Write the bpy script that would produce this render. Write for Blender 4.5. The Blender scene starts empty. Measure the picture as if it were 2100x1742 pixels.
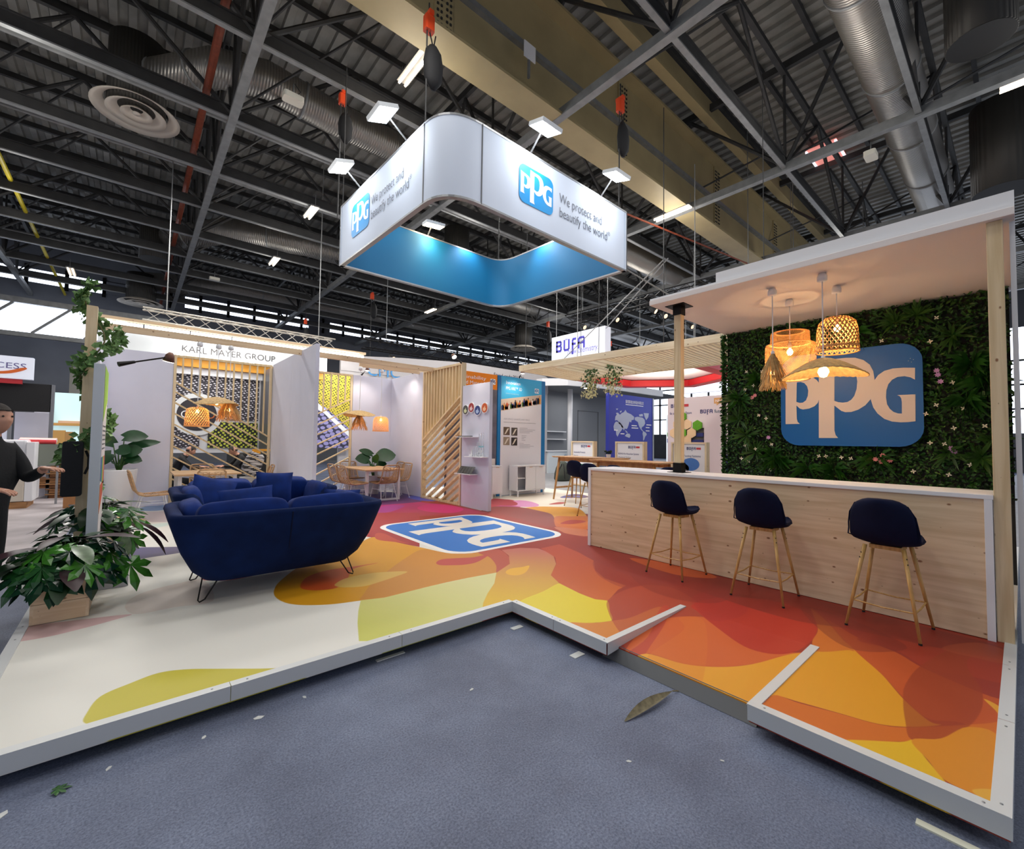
import bpy, math, random
import numpy as np
from mathutils import Vector, Matrix
from mathutils.geometry import tessellate_polygon
R3=math.radians
random.seed(7)
SC=bpy.context.scene
COL=SC.collection
# ---------------------------------------------------------------- camera, light, exposure
cam=bpy.data.cameras.new('camera'); camo=bpy.data.objects.new('camera',cam); COL.objects.link(camo)
cam.sensor_fit='HORIZONTAL'; cam.sensor_width=36.0; cam.lens=902.0/2100*36.0; cam.clip_start=.05; cam.clip_end=300
camo.matrix_world=Matrix(((.7568,-.0355,-.6527,0),(-.6535,-.0203,-.7566,0),(.0136,.9992,-.0386,1.61),(0,0,0,1)))
SC.camera=camo
SC.view_settings.view_transform='Standard'; SC.view_settings.look='None'
SC.view_settings.gamma=1; SC.view_settings.use_curve_mapping=False
SC.view_settings.exposure=0.0
w=bpy.data.worlds.new('hall_air'); SC.world=w; w.use_nodes=True
w.node_tree.nodes['Background'].inputs[0].default_value=(.80,.86,1.0,1)
w.node_tree.nodes['Background'].inputs[1].default_value=.5
def lamp(name,kind,loc,energy,color=(1,1,1),size=1,aim=None,size_y=None,spot=None,blend=.5):
    l=bpy.data.lights.new(name,kind); o=bpy.data.objects.new(name,l); COL.objects.link(o)
    o.location=loc; l.energy=energy; l.color=color
    if kind=='AREA':
        l.size=size
        if size_y: l.shape='RECTANGLE'; l.size_y=size_y
    else: l.shadow_soft_size=size
    if spot: l.spot_size=R3(spot); l.spot_blend=blend
    if aim is not None:
        d=Vector(aim)-Vector(loc); o.rotation_euler=d.to_track_quat('-Z','Y').to_euler()
    return o
# rows of hall lamps hung under the roof grid
for i,(x,y,e) in enumerate([(2.5,5.0,210),(6.0,2.0,250),(-1.5,9.5,210),(4.2,10.2,230),(9.0,10.5,980),(2,15,500),(12.5,12.5,500),(-3,16,700),(17,6,600),(20,16,800),(4,24,900),(-2,3,160),(2.5,-1.0,150)]):
    lamp('hall_lamp_light','AREA',(x,y,8.6),e*.5,(1,.97,.93),1.4)
# point lights added to brighten the roof, most without a tube lamp there
for x,y in ((4.1,8.0),(4.1,14.8),(4.1,20),(12.7,7.1),(-2,12),(10.2,2.6),(13,-1),(1,4.6),(-3,5),(9,13),(16,11),(10,20),(20,4),(-3,20),(18,18),(26,10)):
    lamp('roof_fill_light','POINT',(x,y,8.2),75,(1,.96,.9),.5)
# ---------------------------------------------------------------- helpers
def lin(c):
    return tuple((v/255/12.92 if v/255<=.04045 else ((v/255+.055)/1.055)**2.4) for v in c)
MATS={}
def mat(name,col=(200,200,200),rough=.6,metal=0,bump=0,bscale=60,var=0,vscale=8,emit=None,estr=0,spec=None,sheen=0,trans=0,alpha=1,build=None):
    if name in MATS: return MATS[name]
    m=bpy.data.materials.new(name); m.use_nodes=True; nt=m.node_tree; b=nt.nodes['Principled BSDF']
    c=lin(col)
    b.inputs['Base Color'].default_value=(*c,1); b.inputs['Roughness'].default_value=rough; b.inputs['Metallic'].default_value=metal
    if spec is not None: b.inputs['Specular IOR Level'].default_value=spec
    if sheen: b.inputs['Sheen Weight'].default_value=sheen; b.inputs['Sheen Roughness'].default_value=.35; b.inputs['Sheen Tint'].default_value=(*[min(1,v*3+.02) for v in c],1)
    if trans: b.inputs['Transmission Weight'].default_value=trans
    if alpha<1: b.inputs['Alpha'].default_value=alpha
    if emit: b.inputs['Emission Color'].default_value=(*lin(emit),1); b.inputs['Emission Strength'].default_value=estr
    N=nt.nodes.new; L=nt.links.new
    tc=N('ShaderNodeTexCoord')
    if var:
        n=N('ShaderNodeTexNoise'); n.inputs['Scale'].default_value=vscale; n.inputs['Detail'].default_value=5; L(tc.outputs['Object'],n.inputs['Vector'])
        r=N('ShaderNodeValToRGB'); r.color_ramp.elements[0].position=.3; r.color_ramp.elements[1].position=.7
        r.color_ramp.elements[0].color=(*[v*(1-var) for v in c],1); r.color_ramp.elements[1].color=(*[min(1,v*(1+var)) for v in c],1)
        L(n.outputs['Fac'],r.inputs[0]); L(r.outputs[0],b.inputs['Base Color'])
    if bump:
        n=N('ShaderNodeTexNoise'); n.inputs['Scale'].default_value=bscale; n.inputs['Detail'].default_value=4; L(tc.outputs['Object'],n.inputs['Vector'])
        p=N('ShaderNodeBump'); p.inputs['Strength'].default_value=bump; p.inputs['Distance'].default_value=.01; L(n.outputs['Fac'],p.inputs['Height']); L(p.outputs[0],b.inputs['Normal'])
    if build: build(nt,b,tc)
    MATS[name]=m; return m
def woodmat(name,c1,c2,axis=1,scale=1.0,rough=.55,knots=True):
    def bld(nt,b,tc):
        N=nt.nodes.new; L=nt.links.new
        mp=N('ShaderNodeMapping'); s=[14*scale]*3; s[axis]=.8*scale; mp.inputs['Scale'].default_value=s; L(tc.outputs['Object'],mp.inputs[0])
        n=N('ShaderNodeTexNoise'); n.inputs['Scale'].default_value=1.6; n.inputs['Detail'].default_value=6; n.inputs['Distortion'].default_value=.6; L(mp.outputs[0],n.inputs[0])
        r=N('ShaderNodeValToRGB'); r.color_ramp.elements[0].position=.32; r.color_ramp.elements[1].position=.62
        r.color_ramp.elements[0].color=(*lin(c2),1); r.color_ramp.elements[1].color=(*lin(c1),1); L(n.outputs[0],r.inputs[0])
        out=r.outputs[0]
        if knots:
            sp=N('ShaderNodeSeparateXYZ'); L(tc.outputs['Object'],sp.inputs[0]); o1,o2=[q for q in (0,1,2) if q!=axis]
            ad=N('ShaderNodeMath'); L(sp.outputs[o1],ad.inputs[0]); L(sp.outputs[o2],ad.inputs[1]); cm=N('ShaderNodeCombineXYZ'); L(sp.outputs[axis],cm.inputs[0]); L(ad.outputs[0],cm.inputs[1])
            m2=N('ShaderNodeMapping'); m2.inputs['Scale'].default_value=(5.2*scale,8.5*scale,1); L(cm.outputs[0],m2.inputs[0])
            v=N('ShaderNodeTexVoronoi'); v.voronoi_dimensions='2D'; v.inputs['Scale'].default_value=1.0; v.inputs['Randomness'].default_value=1; L(m2.outputs[0],v.inputs[0])
            k=N('ShaderNodeValToRGB'); k.color_ramp.elements[0].position=.03; k.color_ramp.elements[0].color=(1,1,1,1); k.color_ramp.elements[1].position=.085; k.color_ramp.elements[1].color=(0,0,0,1)
            sr=N('ShaderNodeSeparateColor'); L(v.outputs['Color'],sr.inputs[0]); m1=N('ShaderNodeMath'); m1.operation='MULTIPLY_ADD'; m1.inputs[1].default_value=-.2; m1.inputs[2].default_value=.13; L(sr.outputs[0],m1.inputs[0])
            m3=N('ShaderNodeMath'); m3.operation='MAXIMUM'; m3.inputs[1].default_value=0; L(m1.outputs[0],m3.inputs[0]); m4=N('ShaderNodeMath'); m4.operation='SUBTRACT'; L(v.outputs['Distance'],m4.inputs[0]); L(m3.outputs[0],m4.inputs[1]); m5=N('ShaderNodeMath'); m5.operation='ADD'; m5.inputs[1].default_value=.1; L(m4.outputs[0],m5.inputs[0]); L(m5.outputs[0],k.inputs[0])
            mx=N('ShaderNodeMix'); mx.data_type='RGBA'; L(k.outputs[0],mx.inputs[0]); L(out,mx.inputs[6]); mx.inputs[7].default_value=(*lin((140,98,66)),1); out=mx.outputs[2]
        L(out,b.inputs['Base Color'])
    return mat(name,c1,rough,build=bld)
class MB:
    def __init__(s): s.v=[]; s.f=[]; s.m=[]
    def add(s,V,F,m=0):
        o=len(s.v); s.v+= [tuple(p) for p in V]
        for f in F: s.f.append(tuple(i+o for i in f)); s.m.append(m)
        return s
    def box(s,x0,x1,y0,y1,z0,z1,m=0):
        V=[(x0,y0,z0),(x1,y0,z0),(x1,y1,z0),(x0,y1,z0),(x0,y0,z1),(x1,y0,z1),(x1,y1,z1),(x0,y1,z1)]
        return s.add(V,[(3,2,1,0),(4,5,6,7),(0,1,5,4),(1,2,6,5),(2,3,7,6),(3,0,4,7)],m)
    def bar(s,p0,p1,w,h=None,up=(0,0,1),m=0):
        h=h or w; p0=Vector(p0); p1=Vector(p1); d=(p1-p0).normalized(); up=Vector(up)
        if abs(d.dot(up))>.98: up=Vector((1,0,0))
        a=d.cross(up).normalized()*w/2; b=a.cross(d).normalized()*h/2
        V=[p+q for p in (p0,p1) for q in (-a-b,a-b,a+b,-a+b)]
        return s.add(V,[(3,2,1,0),(4,5,6,7),(0,1,5,4),(1,2,6,5),(2,3,7,6),(3,0,4,7)],m)
    def tube(s,pts,r,seg=8,closed=False,m=0,taper=None,cap=True):
        P=[Vector(p) for p in pts]; n=len(P); base=len(s.v); pa=None
        for i,p in enumerate(P):
            if closed: t=P[(i+1)%n]-P[i-1]
            else: t=P[min(i+1,n-1)]-P[max(i-1,0)]
            if t.length<1e-9: t=Vector((0,0,1))
            t.normalize()
            if pa is None: pa=t.orthogonal().normalized()
            else:
                pa=pa-t*pa.dot(t)
                pa=pa.normalized() if pa.length>1e-6 else t.orthogonal().normalized()
            q=t.cross(pa); rr=(taper[i] if taper else r)
            for k in range(seg):
                an=2*math.pi*k/seg; s.v.append(tuple(p+(pa*math.cos(an)+q*math.sin(an))*rr))
        for i in range(n if closed else n-1):
            j=(i+1)%n
            for k in range(seg):
                k2=(k+1)%seg; s.f.append((base+i*seg+k,base+i*seg+k2,base+j*seg+k2,base+j*seg+k)); s.m.append(m)
        if cap and not closed:
            s.f.append(tuple(base+k for k in range(seg))[::-1]); s.m.append(m)
            s.f.append(tuple(base+(n-1)*seg+k for k in range(seg))); s.m.append(m)
        return s
    def lathe(s,prof,c=(0,0,0),seg=24,m=0,cap=True):
        base=len(s.v)
        for r,z in prof:
            for k in range(seg):
                a=2*math.pi*k/seg; s.v.append((c[0]+r*math.cos(a),c[1]+r*math.sin(a),c[2]+z))
        for i in range(len(prof)-1):
            for k in range(seg):
                k2=(k+1)%seg; s.f.append((base+i*seg+k,base+i*seg+k2,base+(i+1)*seg+k2,base+(i+1)*seg+k)); s.m.append(m)
        if cap:
            s.f.append(tuple(base+k for k in range(seg))[::-1]); s.m.append(m)
            e=base+(len(prof)-1)*seg; s.f.append(tuple(e+k for k in range(seg))); s.m.append(m)
        return s
    def loft(s,rings,cap=True,m=0,closed=True):
        base=len(s.v); n=len(rings[0])
        for r in rings: s.v+=[tuple(p) for p in r]
        for i in range(len(rings)-1):
            for k in range(n if closed else n-1):
                k2=(k+1)%n; s.f.append((base+i*n+k,base+i*n+k2,base+(i+1)*n+k2,base+(i+1)*n+k)); s.m.append(m)
        if cap:
            s.f.append(tuple(base+k for k in range(n))[::-1]); s.m.append(m)
            e=base+(len(rings)-1)*n; s.f.append(tuple(e+k for k in range(n))); s.m.append(m)
        return s
    def poly(s,loops,O,U,V,th=0,m=0,m_side=None):
        """flat shape (outer loop and holes) in the frame O + a U + b V, thickness th along U x V"""
        O=Vector(O);U=Vector(U);V=Vector(V);N=U.cross(V).normalized()
        flat=[p for l in loops for p in l]
        tris=tessellate_polygon([[Vector((a,b,0)) for a,b in l] for l in loops])
        top=[O+U*a+V*b+N*th for a,b in flat]
        def ar(t):
            (a,b),(c,d),(e,f)=[flat[i] for i in t]; return (c-a)*(f-b)-(e-a)*(d-b)
        tris=[t if ar(t)>0 else t[::-1] for t in tris]
        s.add(top,tris,m)
        if th:
            bot=[O+U*a+V*b for a,b in flat]; s.add(bot,[t[::-1] for t in tris],m)
            k=0
            for l in loops:
                n=len(l); A=[O+U*a+V*b for a,b in l]; B=[p+N*th for p in A]
                s.add(A+B,[(i,(i+1)%n,n+(i+1)%n,n+i) for i in range(n)],m if m_side is None else m_side)
        return s
    def build(s,name,mats,parent=None,smooth=False,bevel=0,bseg=2,kind=None,label=None,cat=None,group=None,sub=0,auto=None):
        me=bpy.data.meshes.new(name); off=ORG.get(parent.name,(0,0,0)) if parent else (0,0,0)
        V=s.v if off==(0,0,0) else [(a-off[0],b-off[1],c-off[2]) for a,b,c in s.v]
        me.from_pydata(V,[],s.f); 
        mats=mats if isinstance(mats,(list,tuple)) else [mats]
        for q in mats: me.materials.append(q)
        if len(mats)>1: me.polygons.foreach_set('material_index',s.m)
        if smooth: me.polygons.foreach_set('use_smooth',[True]*len(me.polygons))
        me.update()
        o=bpy.data.objects.new(name,me); COL.objects.link(o)
        if parent: o.parent=parent; ORG[o.name]=off
        if bevel:
            b=o.modifiers.new('bevel','BEVEL'); b.width=bevel; b.segments=bseg; b.limit_method='ANGLE'
        if sub:
            b=o.modifiers.new('sub','SUBSURF'); b.levels=sub; b.render_levels=sub
        tag(o,label,cat,group,kind)
        return o
ORG={}
def tag(o,label=None,cat=None,group=None,kind=None):
    if label: o['label']=label
    if cat: o['category']=cat
    if group: o['group']=group
    if kind: o['kind']=kind
    return o
def thing(name,label,cat,loc,group=None,rz=0):
    o=bpy.data.objects.new(name,None); COL.objects.link(o); o.location=loc; o.rotation_euler=(0,0,rz); o.empty_display_size=.1
    ORG[o.name]=tuple(loc); return tag(o,label,cat,group)
def lthing(name,label,cat,group=None):          # built about its own origin, then placed
    o=bpy.data.objects.new(name,None); COL.objects.link(o); ORG[o.name]=(0,0,0); return tag(o,label,cat,group)
def dup(root,loc,rz=0,label=None,group=None,scale=None):
    kids={}
    for o in list(COL.objects):
        if o.parent: kids.setdefault(o.parent,[]).append(o)
    def cp(o,p):
        c=o.copy(); COL.objects.link(c)
        if p is not None: c.parent=p
        for k in kids.get(o,[]): cp(k,c)
        return c
    r=cp(root,None); r.location=loc; r.rotation_euler=(0,0,rz)
    if scale: r.scale=(scale,)*3
    if label: r['label']=label
    if group: r['group']=group
    return r
def dupm(o,M,parent):                            # a piece that shares its mesh
    c=o.copy(); COL.objects.link(c); c.parent=parent; c.matrix_local=M; return c
def text(body,size,O,U,V,material,parent,name='lettering',th=.002,align='LEFT',thin=0,space=1.0,shear=0,width=None):
    cu=bpy.data.curves.new('t','FONT'); cu.body=body; cu.size=size; cu.align_x=align; cu.extrude=0; cu.space_character=space; cu.shear=shear; cu.resolution_u=3; cu.offset=thin*size
    to=bpy.data.objects.new('t',cu); COL.objects.link(to)
    dg=bpy.context.evaluated_depsgraph_get(); me=bpy.data.meshes.new_from_object(to.evaluated_get(dg))
    bpy.data.objects.remove(to); bpy.data.curves.remove(cu)
    O=Vector(O);U=Vector(U).normalized();V=Vector(V).normalized();N=U.cross(V)
    k=1.0
    if width and len(me.vertices):
        xs=[p.co.x for p in me.vertices]; k=width/(max(xs)-min(xs))
    off=Vector(ORG.get(parent.name,(0,0,0))) if parent else Vector()
    for p in me.vertices: p.co=O+U*(p.co.x*k)+V*p.co.y+N*th-off
    me.materials.clear(); me.materials.append(material); me.name=name
    o=bpy.data.objects.new(name,me); COL.objects.link(o)
    if parent: o.parent=parent; ORG[o.name]=tuple(off)
    return o
def smooth_loop(P,n=6):
    out=[]; k=len(P)
    for i in range(k):
        a,b,c,d=P[i-1],P[i],P[(i+1)%k],P[(i+2)%k]
        for j in range(n):
            t=j/n
            out.append(tuple(.5*((2*b[q])+(-a[q]+c[q])*t+(2*a[q]-5*b[q]+4*c[q]-d[q])*t*t+(-a[q]+3*b[q]-3*c[q]+d[q])*t**3) for q in (0,1)))
    return out
def rrect(x0,x1,y0,y1,r,n=6):
    P=[]
    for cx,cy,a in ((x1-r,y0+r,-90),(x1-r,y1-r,0),(x0+r,y1-r,90),(x0+r,y0+r,180)):
        for k in range(n+1):
            t=R3(a+90*k/n); P.append((cx+r*math.cos(t),cy+r*math.sin(t)))
    return P
# ---------------------------------------------------------------- shared materials
WHITE=mat('white_paint',(232,232,234),.45)
WALLW=mat('white_board',(212,212,226),.7,var=.02,vscale=3)
LAMW=mat('white_laminate',(236,236,238),.35)
PINE=woodmat('pine_x',(231,204,168),(216,184,144),0)
PINEY=woodmat('pine_y',(232,206,172),(214,184,146),1)
PINEZ=woodmat('pine_z',(228,206,168),(210,184,142),2)
SLAT=woodmat('slat_pine',(226,202,160),(206,178,132),2,knots=False)
OAK=woodmat('oak',(196,150,98),(168,120,72),2,1.5,.5,False)
TOPW=woodmat('table_oak',(212,178,136),(188,150,106),0,1.2,.5,False)
NAVY=mat('navy_velvet',(12,31,74),.85,bump=.15,bscale=300,var=.25,vscale=5,spec=.12)
NAVY_LIT=mat('navy_velvet_highlight',(13,42,108),.8,bump=.15,bscale=300,var=.3,vscale=7,spec=.2)  # brighter copy of the sofa velvet, highlights on the cushions painted in
NAVYD=mat('dark_navy_velvet',(9,18,48),.85,bump=.15,bscale=300,var=.15,vscale=8,spec=.2)
BLACKM=mat('black_metal',(24,22,22),.45,.6)
ALU=mat('grey_aluminium',(150,152,155),.42,.75,bump=.05,bscale=200)
ALUW=mat('white_aluminium',(214,216,216),.4,.1)
RATTAN=mat('rattan',(178,142,104),.6,var=.2,vscale=20)
BAMB=mat('bamboo',(214,158,92),.55,var=.2,vscale=25)
STRAW=mat('straw',(196,160,104),.7,var=.25,vscale=30)
BLUE=mat('logo_blue',(0,96,176),.45)
SIGNB=mat('sign_blue',(0,150,222),.5)
LOGOW=mat('logo_cream',(228,216,208),.6)
GALV=mat('galvanised_steel',(136,138,138),.5,.35,var=.15,vscale=5)
DARKST=mat('dark_steel',(62,62,62),.6,.4,var=.2,vscale=3)
BLACK=mat('black_matt',(20,20,22),.7)
INK=mat('print_ink',(96,98,106),.6)
INKB=mat('print_navy',(40,46,110),.6)
REDP=mat('red_print',(196,48,54),.55)
ORANGE=mat('orange_print',(250,140,10),.6)
GREY=mat('grey_board',(120,122,128),.75)
LEAF1=mat('leaf_dark',(22,58,26),.38,var=.3,vscale=9)
LEAF2=mat('leaf_mid',(44,92,34),.4,var=.3,vscale=9)
LEAF3=mat('leaf_pale',(120,160,70),.45,var=.3,vscale=9)
LEAF4=mat('leaf_purple',(52,26,34),.45,var=.3,vscale=9)
STEM=mat('green_stem',(70,110,50),.5)
SOIL=mat('soil',(44,34,26),.95,bump=.6,bscale=80)
BULB=mat('warm_bulb',(255,220,160),.3,emit=(255,196,110),estr=14)
LED=mat('cold_floodlight',(255,255,255),.3,emit=(240,248,255),estr=30)
TUBE=mat('warm_tube',(255,255,255),.3,emit=(255,225,190),estr=9)
D=.15
# ---------------------------------------------------------------- the hall
def cfl(nt,b,tc):
    N=nt.nodes.new; L=nt.links.new
    n=N('ShaderNodeTexNoise'); n.inputs['Scale'].default_value=95; n.inputs['Detail'].default_value=8; n.inputs['Roughness'].default_value=.75; L(tc.outputs['Object'],n.inputs[0])
    n2=N('ShaderNodeTexNoise'); n2.inputs['Scale'].default_value=1.3; n2.inputs['Detail'].default_value=8; n2.inputs['Roughness'].default_value=.65; L(tc.outputs['Object'],n2.inputs[0])
    r=N('ShaderNodeValToRGB'); r.color_ramp.elements[0].position=.3; r.color_ramp.elements[1].position=.75
    r.color_ramp.elements[0].color=(*lin((66,74,98)),1); r.color_ramp.elements[1].color=(*lin((164,176,204)),1); L(n.outputs[0],r.inputs[0])
    r2=N('ShaderNodeValToRGB'); r2.color_ramp.elements[0].position=.35; r2.color_ramp.elements[1].position=.65
    r2.color_ramp.elements[0].color=(.60,.60,.63,1); r2.color_ramp.elements[1].color=(1,1,1,1); L(n2.outputs[0],r2.inputs[0])
    mx=N('ShaderNodeMix'); mx.data_type='RGBA'; mx.blend_type='MULTIPLY'; mx.inputs[0].default_value=1; L(r.outputs[0],mx.inputs[6]); L(r2.outputs[0],mx.inputs[7]); L(mx.outputs[2],b.inputs['Base Color'])
    p=N('ShaderNodeBump'); p.inputs['Strength'].default_value=.8; p.inputs['Distance'].default_value=.006; L(n.outputs[0],p.inputs['Height']); L(p.outputs[0],b.inputs['Normal'])
FLOORM=mat('speckled_blue_grey_floor',(90,98,122),.42,build=cfl)
AISLE=mat('grey_aisle_floor',(150,150,152),.6,var=.15,vscale=2)
fl=MB(); fl.add([(-30,-12,0),(10,-12,0),(10,9.6,0),(10,46,0),(46,46,0),(46,-12,0),(-30,46,0)],[(0,1,2,3,6),(1,5,4,3)])
floor=fl.build('floor',FLOORM,kind='structure')
# pale dust-covered aisle strips: separate floor finishes lying on the slab
mb=MB(); mb.add([(-14,7,.004),(-.75,7,.004),(-.75,44,.004),(-14,44,.004)],[(0,1,2,3)]); mb.build('aisle_matting',mat('pale_aisle_floor',(172,164,166),.5,var=.25,vscale=1.5),floor)
mb=MB(); mb.add([(10.4,-5,.004),(40,-5,.004),(40,40,.004),(10.4,40,.004)],[(0,1,2,3)]); mb.build('aisle_matting',AISLE,floor)
ROOFM=mat('roof_sheet',(132,130,124),.5,.15,var=.18,vscale=2)
ZR=12.3
mb=MB(); x=-24.0; prof=[]
while x<44: prof+=[(x,ZR),(x+.16,ZR),(x+.19,ZR+.09),(x+.35,ZR+.09),(x+.38,ZR)]; x+=.38
n=len(prof); mb.add([(a,-10,z) for a,z in prof]+[(a,44,z) for a,z in prof],[(i,n+i,n+i+1,i+1) for i in range(n-1)])
ceiling=mb.build('ceiling',ROOFM,kind='structure')
# steel grid hung under the roof: galvanised rails and lattice trusses (parts of the ceiling)
XR=[-10.2,-4.3,1.5,7.1,13.0,18.9,24.8,30.7]; YR=[-1.3,1.35,4.0,9.2,11.85,14.6,17.1,19.8,22.3,24.8,27.4,30.2]
for x in XR: MB().box(x-.06,x+.06,-9,34,8.97,9.15).box(x-.085,x+.085,-9,34,8.93,8.97).build('hall_rail',GALV,ceiling)
for y in YR: MB().box(-23,42,y-.055,y+.055,8.99,9.02,0).box(-23,42,y-.02,y+.02,9.02,9.27,1).box(-23,42,y-.055,y+.055,9.27,9.30,1).build('hall_rail',[GALV,DARKST],ceiling)
for y in YR[1:]:
    MB().box(-23,42,y-.06,y+.06,11.6,11.74).build('truss_chord',DARKST,ceiling)
    mb=MB()
    for a,b in zip(XR[:-1],XR[1:]):
        m=(a+b)/2; mb.tube([(a,y,9.1),(m,y,11.65)],.05,6).tube([(b,y,9.1),(m,y,11.65)],.05,6)
        mb.tube([(a,y,9.1),(a,y,11.65)],.035,6)
    mb.build('truss_brace',DARKST,ceiling,kind='stuff')
for x in XR:
    MB().box(x-.06,x+.06,-9,34,11.75,11.95).build('truss_chord',DARKST,ceiling)
    mb=MB()
    for a,b in zip(YR[:-1],YR[1:]):
        m=(a+b)/2; mb.tube([(x,a,9.1),(x,m,11.7)],.05,6).tube([(x,b,9.1),(x,m,11.7)],.05,6)
        mb.tube([(x+2.9,a,11.6),(x,b,9.2)],.03,5)
    mb.build('truss_brace',DARKST,ceiling,kind='stuff')
for y in np.arange(-6,34,1.33): MB().box(-23,42,y-.05,y+.05,12.14,12.3).build('purlin',DARKST,ceiling)
# sprinkler pipe runs
for y,z in ((13.1,9.7),(16.2,9.75),(21.2,9.7),(26.0,9.7)): MB().tube([(-22,y,z),(40,y,z)],.06,8).build('service_pipe',GALV,ceiling)
COPPER=mat('rusty_red_pipe',(128,58,34),.5,.3,var=.2,vscale=8)
YEL=mat('yellow_pipe',(196,178,40),.5)
MB().tube([(1.0,-6,9.45),(1.0,34,9.45)],.075,8).build('copper_pipe',COPPER,ceiling)
MB().tube([(-3.05,-6,9.3),(-3.05,34,9.3)],.06,8).build('yellow_pipe',YEL,ceiling)
MB().tube([(8,8.2,8.6),(34,5.2,9.2)],.03,6).build('copper_pipe',COPPER,ceiling)
# the big plate girder
GIRD=mat('olive_girder_paint',(166,150,110),.55,.1,var=.1,vscale=1.2)
gx0,gx1,gy=-22,42,6.9
g=MB().box(gx0,gx1,gy-.03,gy+.03,9.0,11.35).build('girder_web',GIRD,ceiling)
MB().box(gx0,gx1,gy-.33,gy+.33,8.94,9.0).box(gx0,gx1,gy-.36,gy+.36,11.35,11.42).build('girder_flange',GIRD,ceiling)
MB().box(gx0,gx1,gy-.14,gy-.03,10.05,10.17).build('cable_tray',GALV,ceiling)
MB().box(gx0,gx1,gy-.9,gy-.84,11.5,12.1).box(gx0,gx1,gy-1.0,gy-.74,11.42,11.5).build('girder_web',GIRD,ceiling)
for k in range(8):
    x=-1.5+5.6*k; MB().box(x-.2,x+.2,gy-.06,gy-.03,9.0,11.35).build('splice_plate',GIRD,ceiling)
    mb=MB()
    for z in np.arange(9.15,11.3,.12):
        for dx in (-.14,-.06,.06,.14): mb.box(x+dx-.018,x+dx+.018,gy-.085,gy-.06,z-.018,z+.018)
    mb.build('bolt_heads',DARKST,ceiling,kind='stuff')
# far end walls with a clerestory of daylight
WIN=mat('daylight_pane',(255,255,255),.3,emit=(225,236,255),estr=3.2)
WALLD=mat('grey_cladding',(98,100,106),.8,var=.1,vscale=1)
MB().box(-24,44,34,34.2,0,9.7).box(-24,44,34,34.2,10.4,12.4).box(-1.5,2.2,33.9,34.2,9.7,10.4).box(9.5,11,33.9,34.2,9.7,10.4).build('wall_back',WALLD,kind='structure')
wn=MB().box(-24,44,34.05,34.1,9.6,10.5).build('window_1',WIN,kind='structure')
mb=MB()
x=-24
while x<44: mb.box(x-.08,x+.08,33.9,34.05,9.5,10.6); x+=1.5
mb.box(-24,44,33.9,34.05,10.0,10.06); mb.build('mullions',BLACKM,wn,kind='stuff')
MB().box(44,44.2,-10,34.2,0,2.6).box(44,44.2,-10,34.2,9.6,12.4).build('wall_right',WALLD,kind='structure')
wn=MB().box(44.05,44.1,-10,34,2.6,9.6).build('window_2',WIN,kind='structure')
mb=MB()
for y in np.arange(-10,34,1.8): mb.box(43.9,44.05,y-.08,y+.08,2.6,9.6)
for z in (4.2,5.8,7.4): mb.box(43.9,44.05,-10,34,z-.06,z+.06)
mb.build('mullions',DARKST,wn,kind='stuff')
wn=MB().box(-5.6,-.4,29.2,29.3,6.2,7.5).build('window_3',WIN,kind='structure')
mb=MB()
for x in (-5.4,-3.6,-1.9): mb.bar((x,29.1,6.2),(x+1.2,29.1,7.5),.1)
mb.box(-7,1.2,29.0,29.2,7.5,7.75).box(-7,1.2,29.0,29.2,6.0,6.2).build('window_frame',GALV,wn)
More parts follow.
